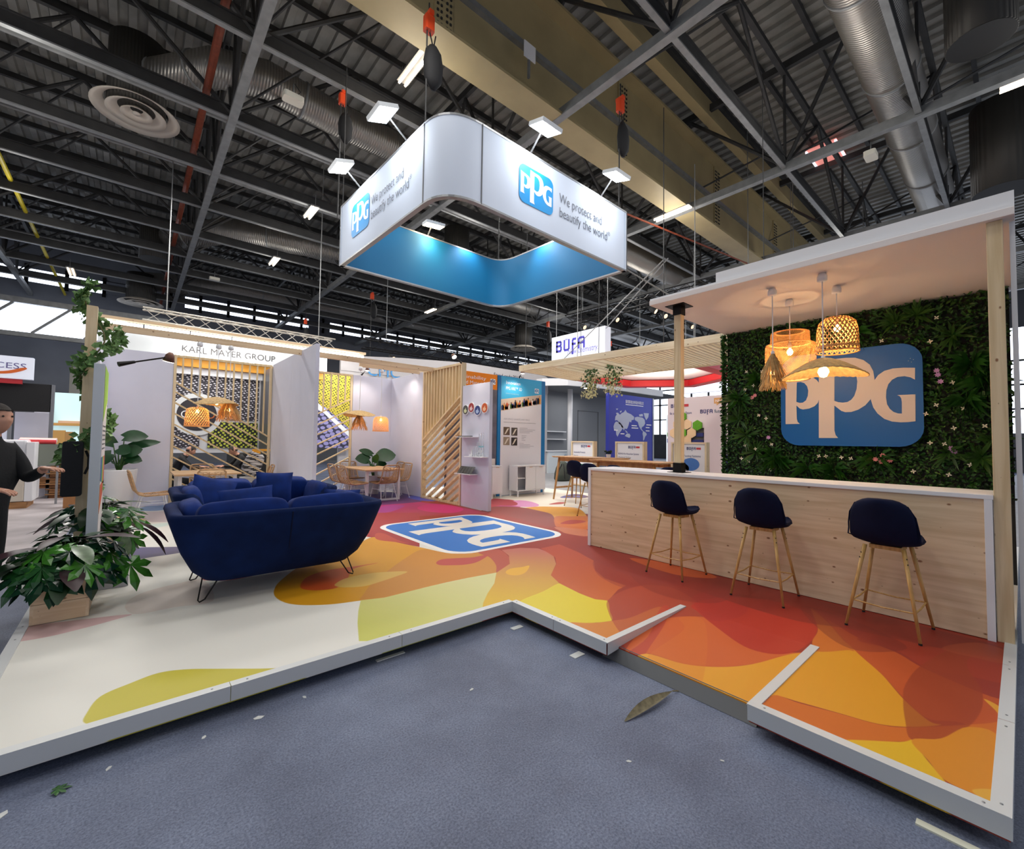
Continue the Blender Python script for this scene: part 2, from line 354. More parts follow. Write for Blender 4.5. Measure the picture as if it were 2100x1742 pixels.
PRINTS=[
([(3.294,12.722),(4.434,10.943),(5.79,10.25),(5.623,8.246),(5.583,7.114),(6.159,7.421),(6.692,6.464),(7.6,5.061),(5.261,0.112),(2.575,0.029),(2.608,1.004),(2.454,1.899),(2.58,2.909),(2.201,2.944),(2.824,3.746),(3.291,4.631),(3.481,5.93),(3.258,6.797),(2.862,7.907)],(158,48,32),1,0,None,None),
([(3.224,14.539),(6.106,10.813),(5.564,9.701),(4.871,8.965),(4.128,8.633),(3.469,9.606),(2.847,10.971)],(72,62,120),1,0,(130,50,110),[(5.25,11.0),(4.13,8.63)]),
([(3.801,9.368),(5.191,9.322),(5.395,8.783),(5.519,7.797),(5.583,7.114),(5.086,7.182),(4.413,7.532),(3.648,7.824),(3.563,8.292)],(190,40,110),1,0,(170,52,60),[(4.96,8.9),(4.28,7.49)]),
([(4.705,8.549),(5.214,8.911),(5.492,8.524),(5.434,7.857),(4.984,7.549),(4.651,7.942)],(214,32,120),0.8,1,None,None),
([(4.137,9.128),(4.485,9.239),(4.627,8.956),(4.018,8.4),(3.733,8.457)],(170,64,150),0.8,1,None,None),
([(5.379,10.291),(5.892,10.431),(5.744,9.355),(5.368,9.405)],(70,84,190),0.8,1,None,None),
([(7.154,9.065),(7.902,9.319),(15.06,10.033),(6.019,4.007),(8.255,6.758),(6.982,6.745),(6.119,7.712)],(232,224,208),1,0,None,None),
([(6.712,8.576),(7.073,8.649),(7.228,8.387),(7.153,8.058),(6.708,7.781),(6.348,7.759),(5.973,7.593)],(190,50,62),1,1,None,None),
([(6.466,7.766),(7.214,8.225),(7.426,7.97),(7.236,7.406),(6.92,7.174),(6.639,7.374)],(224,150,196),1,1,None,None),
([(6.032,7.635),(6.466,7.766),(6.639,7.374),(6.442,7.342),(6.073,7.421)],(190,70,140),1,1,None,None),
([(6.441,7.091),(6.92,7.174),(7.273,6.921),(7.534,6.474),(6.826,5.619),(6.016,4.993),(5.863,5.576),(6.483,6.437)],(232,160,30),1,1,None,None),
([(7.438,7.263),(7.898,7.391),(7.998,7.219),(7.682,7.128)],(190,70,60),1,1,None,None),
([(8.571,7.954),(9.209,8.261),(9.593,8.212),(9.363,7.647),(8.918,7.666)],(82,70,140),1,1,None,None),
([(6.974,8.796),(7.179,8.464),(6.993,7.883),(6.633,7.588),(6.352,8.008)],(178,54,66),1,1,None,None),
([(5.483,7.339),(6.179,7.729),(6.589,7.317),(6.573,6.682),(6.468,6.247),(5.999,5.688),(5.587,5.316),(5.503,5.47),(5.606,6.409),(5.546,7.04)],(150,58,46),1,1,None,None),
([(6.323,5.996),(6.599,5.841),(6.858,5.604),(5.954,4.863),(5.637,4.844),(5.625,5.198),(5.653,5.358)],(216,112,44),0.9,1,None,None),
([(5.534,5.265),(5.684,5.065),(5.8,4.772),(5.421,4.459),(5.313,4.768),(5.371,4.962)],(205,120,84),0.9,1,None,None),
([(5.869,5.444),(6.298,5.573),(6.443,5.361),(6.288,5.251),(5.976,5.287)],(190,66,52),1,1,None,None),
([(3.464,8.652),(4.432,7.949),(3.031,5.417),(2.845,5.926),(2.775,6.297),(2.666,6.635)],(172,54,56),1,0,None,None),
([(2.769,6.373),(2.841,6.115),(3.045,5.316),(3.183,4.845),(3.491,4.685),(3.473,4.431),(3.302,4.083),(3.113,3.837),(2.772,3.886),(2.34,3.902),(1.818,3.882),(1.615,3.945),(1.384,4.017),(1.189,4.147),(1.083,4.306),(1.051,4.534),(1.094,4.753),(1.204,4.996),(1.504,5.425),(1.915,5.788),(2.398,6.075)],(226,160,40),1,1,(214,152,8),[(2.87,5.98),(1.31,4.31)]),
([(2.917,6.584),(3.02,6.506),(2.986,5.907),(3.024,5.687),(2.91,5.868),(2.765,6.193)],(196,80,62),1,1,None,None),
([(3.006,5.263),(2.623,5.018),(2.136,4.577),(1.876,4.318),(1.709,4.092),(1.623,3.95),(1.818,3.882),(2.34,3.902),(2.772,3.886),(3.122,3.847),(3.302,4.083),(3.473,4.431),(3.491,4.685),(3.183,4.845)],(208,140,52),1,1,None,None),
([(1.318,4.713),(1.449,4.956),(1.684,5.074),(1.996,5.04),(2.26,5.013),(1.969,4.97),(1.825,4.767),(1.73,4.58),(1.566,4.424),(1.398,4.468),(1.31,4.582)],(206,84,28),1,1,None,None),
([(1.594,4.541),(1.749,4.667),(1.964,4.685),(2.159,4.627),(2.365,4.488),(2.161,4.394),(1.974,4.337),(1.807,4.302),(1.664,4.369),(1.597,4.445)],(222,186,92),0.85,1,None,None),
([(3.491,4.685),(3.793,4.656),(3.667,4.281),(3.498,4.06),(3.28,3.912),(3.116,3.84),(3.302,4.083),(3.456,4.408)],(186,82,60),1,1,None,None),
([(2.803,4.602),(2.94,4.687),(3.135,4.607),(3.3,4.529),(3.533,4.52),(3.232,4.335),(3.042,4.317),(2.889,4.393),(2.783,4.488)],(190,72,66),1,1,None,None),
([(1.623,3.95),(1.818,3.882),(2.34,3.902),(2.772,3.886),(3.122,3.847),(3.023,3.714),(2.849,3.547),(2.598,3.341),(2.462,3.21),(2.34,3.071),(2.171,2.866),(1.572,2.941),(1.295,3.165),(1.409,3.481),(1.51,3.72)],(216,212,150),1,0,(204,204,96),[(2.72,3.83),(1.47,3.18)]),
([(3.813,4.598),(4.091,4.532),(4.267,4.362),(4.205,4.025),(3.904,3.681),(3.53,3.405),(3.399,3.156),(3.331,2.836),(3.321,2.63),(3.38,2.535),(3.032,2.232),(2.868,2.302),(2.731,2.425),(2.653,2.803),(2.707,3.057),(2.331,3.062),(2.453,3.208),(2.642,3.385),(2.872,3.573),(3.116,3.843),(3.465,4.024),(3.7,4.314)],(196,112,96),1,0,(222,180,30),[(3.95,4.44),(2.75,3.08)]),
([(3.412,3.145),(3.331,2.836),(3.321,2.63),(3.38,2.535),(3.194,2.369),(3.034,2.231),(2.873,2.307),(2.731,2.425),(2.694,2.59),(2.73,2.886),(2.742,3.029),(3.092,3.085)],(232,216,40),0.75,1,None,None),
([(3.217,3.803),(3.342,3.865),(3.489,3.833),(3.593,3.819),(3.396,3.662),(3.252,3.623),(3.176,3.698)],(234,178,50),1,1,None,None),
([(4.294,4.341),(4.113,3.893),(3.907,3.679),(3.53,3.405),(3.399,3.156),(3.331,2.836),(3.321,2.63),(3.386,2.53),(3.709,2.654),(3.879,2.677),(3.905,2.962),(4.062,3.219),(4.377,3.495),(4.541,3.871),(4.676,4.349)],(188,72,40),1,0,(206,100,38),[(4.36,4.12),(3.4,2.64)]),
([(2.731,2.425),(2.868,2.302),(3.043,2.224),(3.216,2.17),(3.615,2.152),(3.506,2.026),(2.927,2.003),(2.733,2.07),(2.729,2.238)],(216,132,46),1,1,None,None),
([(4.347,3.471),(4.493,3.312),(4.363,2.903),(4.101,2.534),(3.696,2.266),(3.494,2.224),(3.77,2.545),(3.825,2.818),(3.977,3.128)],(160,48,36),0.55,1,None,None),
([(3.412,2.547),(3.8,2.608),(4.099,2.535),(4.183,2.305),(3.972,1.963),(3.538,1.672),(3.18,1.503),(2.811,1.363),(2.876,1.631),(2.759,1.805),(2.915,2.076),(3.163,2.361)],(184,72,44),0.7,1,None,None),
([(2.686,1.885),(3.064,2.005),(3.463,2.003),(3.714,1.8),(3.652,1.632),(3.542,1.337),(3.553,1.159),(3.716,0.986),(3.564,1.071),(3.253,1.229),(3.06,1.368),(2.927,1.551),(2.874,1.794),(2.7,1.775)],(214,98,40),1,1,None,None),
([(2.705,1.89),(3.094,1.932),(3.607,2.127),(3.689,2.093),(3.382,1.956),(2.977,1.84),(2.687,1.766)],(190,60,40),0.8,1,None,None),
([(2.681,1.771),(2.862,1.804),(2.927,1.551),(3.06,1.368),(3.253,1.229),(3.569,1.098),(3.735,0.978),(3.924,0.849),(4.008,0.83),(3.87,0.744),(3.686,0.614),(3.435,0.479),(3.27,0.356),(3.273,0.309),(3.129,0.406),(3.025,0.524),(2.974,0.694),(2.925,0.86),(2.882,0.975),(2.699,1.021),(2.713,1.316)],(236,164,42),1,1,(228,156,20),[(3.03,1.61),(3.17,0.66)]),
([(3.56,1.924),(3.671,1.779),(3.314,1.567),(2.926,1.405),(2.72,1.326),(2.701,1.208),(2.644,0.896),(2.662,1.24),(2.688,1.6),(2.845,1.776),(3.386,1.795)],(226,120,40),0.35,1,None,None),
([(3.901,1.987),(4.29,1.916),(4.579,1.614),(4.572,1.353),(4.411,1.182),(4.189,1.095),(3.887,1.057),(3.647,1.082),(3.49,1.178),(3.457,1.363),(3.625,1.653),(3.777,1.867)],(190,48,28),1,1,None,None),
([(4.084,2.08),(4.535,2.025),(4.437,1.728),(4.109,1.6),(3.842,1.613),(3.704,1.724),(3.857,1.926)],(178,40,34),0.5,1,None,None),
([(4.677,1.268),(4.405,1.077),(3.988,0.826),(3.924,0.849),(3.735,0.978),(3.893,1.052),(4.192,1.093)],(212,112,34),1,1,None,None),
([(4.737,1.285),(4.856,1.061),(4.908,0.782),(4.032,0.81),(4.405,1.077)],(170,50,30),0.6,1,None,None),
([(4.457,1.09),(4.25,0.853),(4.164,0.621),(4.007,0.451),(3.88,0.182),(3.859,0.091),(3.641,0.072),(3.337,0.069),(3.385,0.238),(3.294,0.359),(3.449,0.481),(3.686,0.614),(3.988,0.826)],(198,82,30),1,1,None,None),
([(4.737,0.756),(4.843,0.516),(4.614,0.337),(4.617,0.212),(4.532,0.092),(4.184,0.079),(4.106,0.237),(4.029,0.434),(4.206,0.627),(4.204,0.844)],(172,54,30),0.8,1,None,None),
([(2.887,0.977),(2.913,0.857),(2.969,0.693),(3.021,0.524),(3.124,0.405),(3.46,0.166),(3.543,0.108),(3.342,0.104),(3.101,0.294),(2.928,0.427),(2.735,0.597),(2.7,0.739),(2.681,0.96)],(214,108,26),1,1,None,None),
([(2.732,0.605),(2.924,0.427),(2.995,0.382),(2.884,0.332),(2.743,0.249),(2.674,0.219),(2.651,0.389),(2.709,0.551)],(230,182,24),1,1,None,None),
([(3.394,0.474),(3.638,0.497),(4.023,0.474),(4.519,0.373),(4.761,0.281),(4.999,0.109),(4.513,0.258),(4.238,0.263),(3.97,0.195),(3.724,0.176),(3.499,0.19),(3.287,0.232),(3.123,0.295),(2.997,0.39),(3.173,0.436)],(160,56,24),0.75,1,None,None),
([(2.993,0.389),(3.123,0.295),(3.361,0.214),(3.354,0.104),(2.722,0.095),(2.74,0.149),(2.752,0.25),(2.862,0.315)],(222,140,26),1,1,None,None),
([(3.805,0.175),(3.748,0.105),(3.587,0.094),(3.691,0.127)],(230,160,40),1,1,None,None),
([(2.768,0.168),(2.837,0.104),(2.715,0.101),(2.722,0.136)],(228,170,60),1,1,None,None),
([(4.948,1.05),(4.934,0.705),(4.891,0.333),(4.999,0.109),(4.772,0.086),(4.617,0.212),(4.535,0.531),(4.474,0.766),(4.583,0.988)],(150,44,26),0.5,1,None,None),
([(4.976,4.069),(5.009,3.119),(5.0,2.201),(4.967,1.439),(4.931,0.745),(4.875,0.111),(4.602,0.129),(4.471,0.539),(4.389,0.934),(4.246,1.232),(4.237,1.609),(4.308,2.087),(4.386,2.73),(4.538,3.37)],(132,38,28),0.6,1,None,None),
([(4.457,3.032),(5.24,3.12),(5.048,2.445),(4.692,1.968),(4.189,1.845),(3.938,2.094),(3.98,2.533)],(138,36,30),0.5,1,None,None),
([(4.678,4.046),(5.23,3.801),(4.872,2.836),(4.368,2.322),(4.231,2.634),(4.276,3.174)],(150,44,40),0.6,1,None,None),
([(4.831,3.286),(5.06,2.689),(4.903,2.211),(4.636,2.579)],(214,96,38),0.7,1,None,None),
([(4.626,1.341),(4.698,1.138),(4.544,0.808),(4.307,0.573),(3.979,0.792),(4.125,1.033)],(126,34,26),0.5,1,None,None),
([(4.505,0.412),(4.843,0.257),(4.817,0.11),(4.541,0.11),(4.494,0.217)],(176,72,40),0.7,1,None,None),
([(-0.13,3.139),(-0.129,3.247),(-0.082,3.405),(0.044,3.474),(0.174,3.515),(0.309,3.462),(0.487,3.325),(0.712,3.147),(0.857,3.073),(0.959,3.035),(0.73,2.991),(0.275,3.02),(-0.026,3.054)],(204,192,60),1,1,None,None),
([(-0.593,4.681),(-0.561,4.836),(-0.522,4.978),(-0.28,4.914),(0.047,4.807),(-0.083,4.729),(-0.263,4.668),(-0.429,4.637)],(222,186,184),1,1,None,None),
([(-0.196,7.017),(-0.167,7.642),(0.044,7.662),(0.372,7.447),(0.614,7.261),(0.548,6.985),(0.245,6.92),(0.045,6.889)],(84,78,122),1,1,None,None),
([(0.089,11.523),(0.262,11.935),(0.568,12.005),(0.918,11.658),(0.534,11.203),(0.282,11.215)],(136,164,204),1,1,None,None),
([(-0.023,9.29),(0.11,9.529),(0.388,9.501),(0.608,9.525),(0.446,9.163),(0.172,9.036)],(208,224,216),1,1,None,None),
([(-0.038,11.125),(0.361,11.075),(0.854,10.802),(0.906,9.433),(0.466,9.63),(0.041,10.072)],(206,194,196),1,1,None,None),
([(0.01,5.131),(0.123,5.394),(0.373,5.516),(0.604,5.509),(0.601,4.76),(0.33,4.778),(0.115,4.767),(0.033,4.862)],(218,206,196),1,1,None,None),
([(0.589,5.56),(0.649,5.642),(0.861,5.61),(1.208,5.599),(1.301,5.466),(1.102,5.366),(0.82,5.327),(0.648,5.438)],(190,40,46),1,1,None,None),
]
LOGO={'p_out':[(0.039,0.238),(0.043,0.799),(0.098,0.779),(0.167,0.766),(0.228,0.75),(0.27,0.734),(0.294,0.709),(0.311,0.673),(0.309,0.503),(0.3,0.462),(0.273,0.426),(0.231,0.404),(0.182,0.396),(0.158,0.408),(0.13,0.444),(0.132,0.294),(0.139,0.259),(0.157,0.238)],'p_in':[(0.135,0.701),(0.166,0.702),(0.197,0.686),(0.218,0.65),(0.227,0.602),(0.223,0.543),(0.207,0.494),(0.183,0.472),(0.158,0.47),(0.13,0.484)],'P_out':[(0.304,0.083),(0.312,0.936),(0.428,0.917),(0.517,0.915),(0.576,0.906),(0.633,0.873),(0.674,0.82),(0.696,0.751),(0.703,0.673),(0.702,0.612),(0.691,0.52),(0.673,0.468),(0.638,0.412),(0.591,0.372),(0.543,0.351),(0.5,0.351),(0.473,0.366),(0.423,0.425),(0.421,0.162),(0.429,0.114),(0.447,0.083)],'P_in':[(0.428,0.836),(0.489,0.839),(0.532,0.821),(0.564,0.785),(0.582,0.727),(0.588,0.663),(0.583,0.585),(0.566,0.515),(0.545,0.477),(0.517,0.455),(0.485,0.451),(0.452,0.458),(0.424,0.474)],'G':[(0.956,0.749),(0.954,0.636),(0.928,0.661),(0.892,0.677),(0.849,0.675),(0.816,0.652),(0.791,0.61),(0.778,0.551),(0.775,0.483),(0.781,0.414),(0.798,0.368),(0.821,0.337),(0.849,0.321),(0.872,0.319),(0.873,0.43),(0.87,0.464),(0.861,0.487),(0.845,0.499),(0.955,0.497),(0.952,0.243),(0.909,0.236),(0.862,0.235),(0.81,0.244),(0.762,0.272),(0.719,0.327),(0.692,0.389),(0.677,0.467),(0.676,0.521),(0.684,0.598),(0.702,0.658),(0.728,0.708),(0.768,0.745),(0.822,0.761),(0.888,0.759)],}
# ---------------------------------------------------------------- printed deck carpet: an image drawn here, shape by shape
def draw_print():
    px=.004; X0,Y0,X1,Y1=-.62,.0,10.2,12.2
    W=int((X1-X0)/px); H=int((Y1-Y0)/px)
    img=np.empty((H,W,3),np.float32); img[:]=np.array(lin((226,224,216)),np.float32)
    SS=3
    for P,c,al,sm,c2,g in PRINTS:
        Q=np.array(smooth_loop(P,5) if sm else P); X=(Q[:,0]-X0)/px; Y=(Q[:,1]-Y0)/px
        ya=max(0,int(Y.min())); yb=min(H-1,int(Y.max())+1); xa=max(0,int(X.min())-1); xb=min(W,int(X.max())+2)
        if yb<=ya or xb<=xa: continue
        cov=np.zeros((yb-ya+1,xb-xa+1),np.float32); Xn=np.roll(X,-1); Yn=np.roll(Y,-1)
        for r in range(ya,yb+1):
            for q in range(SS):
                yy=r+(q+.5)/SS
                k=((Y<=yy)&(Yn>yy))|((Yn<=yy)&(Y>yy))
                if not k.any(): continue
                xs=np.sort(X[k]+(yy-Y[k])/(Yn[k]-Y[k])*(Xn[k]-X[k]))-xa
                row=cov[r-ya]
                for a,b in zip(xs[0::2],xs[1::2]):
                    a=min(max(a,0),len(row)-1.001); b=min(max(b,0),len(row)-1.001)
                    ia,ib=int(a),int(b)
                    if ia==ib: row[ia]+=(b-a)/SS
                    else:
                        row[ia]+=(ia+1-a)/SS; row[ia+1:ib]+=1/SS; row[ib]+=(b-ib)/SS
        cov=np.clip(cov,0,1)*al; sub=img[ya:yb+1,xa:xa+cov.shape[1]]; cov=cov[:sub.shape[0],:sub.shape[1]]
        A=np.array(lin(c),np.float32)
        if c2:
            B=np.array(lin(c2),np.float32); (ax,ay),(bx,by)=g; d=((bx-ax)**2+(by-ay)**2)
            gy,gx=np.mgrid[ya:ya+cov.shape[0],xa:xa+cov.shape[1]]
            t=np.clip((((gx*px+X0)-ax)*(bx-ax)+((gy*px+Y0)-ay)*(by-ay))/d,0,1)[...,None].astype(np.float32)
            C=A*(1-t)+B*t
        else: C=A
        sub[:]=sub*(1-cov[...,None])+C*cov[...,None]
    img*=np.where(img.min(axis=2,keepdims=True)>.5,1.0,.92).astype(np.float32)
    srgb=np.where(img<=.0031308,img*12.92,1.055*np.power(np.maximum(img,1e-6),1/2.4)-.055)
    buf=np.ones((H,W,4),np.float32); buf[...,:3]=srgb
    im=bpy.data.images.new('deck_print',W,H); im.pixels.foreach_set(buf.ravel()); im.update(); im.pack()
    return im,X0,Y0,X1,Y1
PIM,PX0,PY0,PX1,PY1=draw_print()
def cpb(nt,b,tc):
    N=nt.nodes.new; L=nt.links.new
    g=N('ShaderNodeNewGeometry'); mp=N('ShaderNodeMapping'); mp.vector_type='TEXTURE'
    mp.inputs['Location'].default_value=(PX0,PY0,0); mp.inputs['Scale'].default_value=(PX1-PX0,PY1-PY0,1)
    L(g.outputs['Position'],mp.inputs[0])
    t=N('ShaderNodeTexImage'); t.image=PIM; t.extension='EXTEND'; L(mp.outputs[0],t.inputs[0]); L(t.outputs[0],b.inputs['Base Color'])
    n=N('ShaderNodeTexNoise'); n.inputs['Scale'].default_value=420; L(tc.outputs['Object'],n.inputs[0])
    p=N('ShaderNodeBump'); p.inputs['Strength'].default_value=.12; p.inputs['Distance'].default_value=.003; L(n.outputs[0],p.inputs['Height']); L(p.outputs[0],b.inputs['Normal'])
CARP=mat('printed_carpet',(220,220,220),.5,build=cpb)
# ---------------------------------------------------------------- raised deck with ramp
deck=thing('stand_deck','raised exhibition deck with a printed flame pattern carpet and wheelchair ramp','platform',(0,0,0))
DX0,DX1,DY1=-.6,10.0,12.0
top=MB()
def slab(m,x0,x1,y0,y1): m.box(x0,x1,y0,y1,.06,D)
slab(top,DX0,2.67,3.06,DY1); slab(top,2.67,3.81,2.01,DY1); slab(top,3.81,DX1,.06,DY1); slab(top,2.67,3.81,.06,1.03)
top.build('carpet',CARP,deck)
rp=MB(); V=[(3.81,1.03,D),(3.81,2.01,D),(2.80,2.01,.088),(2.80,1.03,.088),(3.81,1.03,.01),(3.81,2.01,.01),(2.80,2.01,.01),(2.80,1.03,.01)]
rp.add(V,[(0,1,2,3),(3,2,6,7),(1,5,6,2),(0,3,7,4)]); rp.build('ramp_carpet',CARP,deck)
mb=MB(); mb.add([(2.81,2.08,.093),(2.81,1.02,.093),(2.745,2.10,.002),(2.745,1.02,.002),(2.81,1.02,.0),(2.81,2.08,0)],[(1,0,2,3),(0,5,2),(1,3,4),(0,1,4,5)]); mb.build('ramp_plate',mat('ramp_plate_grey',(112,114,116),.5,.4),deck)
base=MB().box(DX0+.1,2.6,3.2,DY1-.1,0,.06).box(2.8,DX1-.1,2.1,DY1-.1,0,.06).box(3.9,DX1-.1,.2,2.1,0,.06).box(2.8,3.8,.15,.95,0,.06); base.build('undercarriage',BLACK,deck)
EDZ=[0]
def edge(p0,p1,inner,m=ALUW,n=None,face=.088):
    """L-profile trim: lip on the carpet and a face below, cut in lengths"""
    EDZ[0]+=.0006
    p0=Vector(p0);p1=Vector(p1);Ln=(p1-p0).length; d=(p1-p0).normalized(); nn=Vector(inner).normalized(); k=n or max(1,round(Ln/1.25))
    for i in range(k):
        a=p0+d*(Ln*i/k+.0015); b=p0+d*(Ln*(i+1)/k-.0015); a=a-d*.0075 if i==0 else a; b=b+d*.0075 if i==k-1 else b
        mb=MB(); zt=D+.006+EDZ[0]
        O=[a-nn*.006,b-nn*.006,b+nn*.055,a+nn*.055]
        mb.add([(q.x,q.y,zt) for q in O]+[(q.x,q.y,D+.0005) for q in O],[(0,1,2,3)] if d.cross(nn).z>0 else [(3,2,1,0)])
        F=[a-nn*.006,b-nn*.006]
        mb.add([(F[0].x,F[0].y,zt),(F[1].x,F[1].y,zt),(F[1].x,F[1].y,zt-face),(F[0].x,F[0].y,zt-face)],[(0,3,2,1)])
        mb.add([(O[3].x,O[3].y,zt),(O[2].x,O[2].y,zt),(O[2].x,O[2].y,D),(O[3].x,O[3].y,D)],[(0,1,2,3)])
        ep=mb.build('edge_profile',m,deck)
        for e in (.08,.92):
            s=a+(b-a)*e+nn*.024; MB().lathe([(.006,zt),(.006,zt+.002),(.003,zt+.003)],(s.x,s.y,0),6).build('screw',ALU,ep)
edge((DX0,3.06,0),(2.67,3.06,0),(0,1,0),n=3)
edge((2.67,3.06,0),(2.67,2.01,0),(1,0,0),n=2)
edge((2.67,1.03,0),(2.67,.06,0),(1,0,0),n=1)
edge((2.67,.06,0),(5.4,.06,0),(0,1,0),n=3)
edge((DX0,3.06,0),(DX0,11.9,0),(1,0,0),n=5)
MB().box(2.665,3.81,1.995,2.05,D,D+.007).build('edge_profile',ALUW,deck)
mb=MB(); mb.add([(2.665,1.994,D+.006),(3.81,1.994,D+.006),(3.81,1.994,D-.004),(2.665,1.994,.068)],[(0,3,2,1)]); mb.build('ramp_cheek',ALUW,deck)
MB().box(2.665,3.81,.985,1.04,D,D+.007).build('edge_profile',ALUW,deck)
def ppg(parent,O,U,V,W,H,mblue,mwhite,border=None,th=.004,plate=None,r=.15,small=False):
    """rounded badge with the three letters; O lower-left, U/V unit axes"""
    O=Vector(O);U=Vector(U);V=Vector(V);N=U.cross(V)
    R=r*W
    if border: MB().poly([rrect(-.035*W,1.035*W,-.035*W,H+.035*W,R*1.15)],O+N*th*.2,U,V,th*.3).build('badge_border',border,parent)
    MB().poly([rrect(0,W,0,H,R)],O+N*th*.6,U,V,(plate or th*.4)).build('badge_plate',mblue,parent)
    zo=th*.6+(plate or th*.4)
    k=lambda L:[(a*W,b*H) for a,b in L]
    sm=lambda L,n=2:L
    mb=MB(); mb.poly([k(LOGO['p_out']),k(LOGO['p_in'])[::-1]],O+N*zo,U,V,th*.5)
    mb.poly([k(LOGO['P_out']),k(LOGO['P_in'])[::-1]],O+N*(zo+th*.03),U,V,th*.5); mb.poly([k(LOGO['G'])],O+N*(zo+th*.06),U,V,th*.5)
    mb.build('badge_letters',mwhite,parent)
ppg(deck,(3.22,7.12,D),(0,-1,0),(1,0,0),2.34,2.0,mat('floor_logo_blue',(20,112,196),.5),mat('floor_logo_cream',(226,220,210),.55),mat('floor_logo_border',(236,234,230),.55),th=.002,r=.13)
# ---------------------------------------------------------------- bar counter
bar=thing('bar_counter','long bar counter with a knotty pine front and white laminate top and ends','counter',(5.2,2.1,D))
MB().box(4.985,5.02,.2,4.03,D+.005,1.215).build('front_panel',PINEY,bar)
MB().box(4.97,5.56,.15,4.075,1.215,1.25).build('counter_top',LAMW,bar,bevel=.003)
MB().box(4.97,5.5,4.03,4.075,D,1.215).build('end_panel',LAMW,bar,bevel=.002)
MB().box(4.97,5.5,.155,.2,D,1.215).build('end_panel',LAMW,bar,bevel=.002)
MB().box(5.45,5.48,.2,4.03,D,1.1).build('back_panel',LAMW,bar)
# ---------------------------------------------------------------- canopy with its two posts
can=thing('bar_canopy','white slab canopy over the bar on pine posts','canopy',(5.2,1.5,D))
PINKW=mat('canopy_soffit',(232,224,220),.75,bump=.05,bscale=120)
MB().box(4.95,7.35,0.0,3.08,3.37,3.43).build('canopy_slab',PINKW,can,bevel=.003)
MB().box(4.965,4.985,0.0,3.08,3.43,3.455).build('fascia',WHITE,can)
MB().box(4.99,5.01,.0,2.25,3.43,3.57).build('fascia',WHITE,can)
MB().box(5.0,5.1,.062,.15,D,3.37).build('post',PINEZ,can,bevel=.003)
MB().box(5.2,5.29,2.79,2.88,1.36,3.26).build('post',PINEZ,can,bevel=.003)
for z0,z1 in ((1.25,1.37),(3.25,3.365)): MB().box(5.19,5.3,2.78,2.89,z0,z1).build('post_shoe',BLACKM,can)
MB().box(5.12,5.37,2.71,2.96,3.362,3.37).build('shoe_plate',BLACKM,can); MB().box(5.14,5.35,2.73,2.94,1.25,1.256).build('shoe_plate',BLACKM,can)
MB().box(5.1,7.2,.0,.03,D,3.37).build('side_panel',WHITE,can)
# ---------------------------------------------------------------- planted wall
gw=thing('living_wall','dense green planted wall with ferns and small flowers behind the bar','plant wall',(7.2,1.6,D))
MB().box(7.19,7.26,.06,3.06,D,3.36).build('backing_board',BLACK,gw)
def leafset(n,fn,name,mat_,parent,L=(.03,.06),seed=1,wid=.45):
    """many little folded leaves joined; fn() -> (point, outward normal)"""
    rng=random.Random(seed); mb=MB()
    for _ in range(n):
        p,nm=fn(rng); p=Vector(p); nm=Vector(nm)
        t=Vector((rng.uniform(-1,1),rng.uniform(-1,1),rng.uniform(-1,1))); t=(t-nm*t.dot(nm)*.5+nm*.35).normalized()
        sd=t.cross(nm+Vector((rng.uniform(-.6,.6),rng.uniform(-.6,.6),rng.uniform(-.6,.6)))).normalized(); up=sd.cross(t)
        l=rng.uniform(*L); wd=l*wid
        V=[p,p+t*l*.45+sd*wd/2+up*wd*.15,p+t*l,p+t*l*.45-sd*wd/2+up*wd*.15]
        mb.add(V,[(0,1,2),(0,2,3)])
    return mb.build(name,mat_,parent,kind='stuff')
def wallpt(bias):
    def f(r):
        y=r.uniform(.07,3.06); z=r.uniform(1.0,3.36)
        if r.random()<.14: y=3.06+r.uniform(0,.05)
        return (7.19-r.uniform(0,.10)*bias,y,z),(-1,.0,.15) if y<3.06 else (-.5,1,.1)
    return f
GL=[mat('box_leaf_dark',(16,46,14),.5,var=.35,vscale=7),mat('box_leaf_green',(34,84,20),.48,var=.35,vscale=7),mat('box_leaf_light',(58,104,26),.48,var=.3,vscale=7)]
leafset(9000,wallpt(.7),'small_leaves',GL[0],gw,(.03,.065),1,.6)
leafset(9000,wallpt(1),'small_leaves',GL[1],gw,(.03,.065),2,.6)
leafset(2600,wallpt(1.15),'small_leaves',GL[2],gw,(.025,.05),3,.55)
rg=random.Random(5)
FERN=mat('fern_green',(44,84,24),.5,var=.3,vscale=7)
def tuft(kind,y,z,s):
    mb=MB(); n=26 if kind else 34; O=Vector((7.12,y,z))
    for k in range(n):
        a=rg.uniform(0,6.283); tl=rg.uniform(.25,1); d=Vector((-.35-.5*(1-tl),math.cos(a)*tl,math.sin(a)*tl+.1)).normalized()
        l=s*rg.uniform(.7,1.1); sd=d.cross(Vector((-1,.2,.1))).normalized(); wd=(.034 if kind else .010)*s/.25
        dr=Vector((0,0,-.3*l)) if not kind else Vector((0,0,-.08*l))
        A=O; B=O+d*l*.5+sd*wd/2; C=O+d*l*.5-sd*wd/2; E=O+d*l+dr
        mb.add([A,B,E,C],[(0,1,2),(0,2,3)])
    mb.build('broad_fern' if kind else 'grass_tuft',FERN if kind else GL[1],gw)
for y,z,s in [(2.86,2.0,.26),(2.75,1.75,.28),(2.62,1.5,.26),(2.2,3.1,.24),(2.1,3.2,.2),(1.0,3.16,.24),(.8,3.2,.26),(.5,2.9,.26),(.3,1.5,.28),(.55,1.55,.24),(.2,1.7,.25),(2.9,2.35,.22)]: tuft(1,y,z,s)
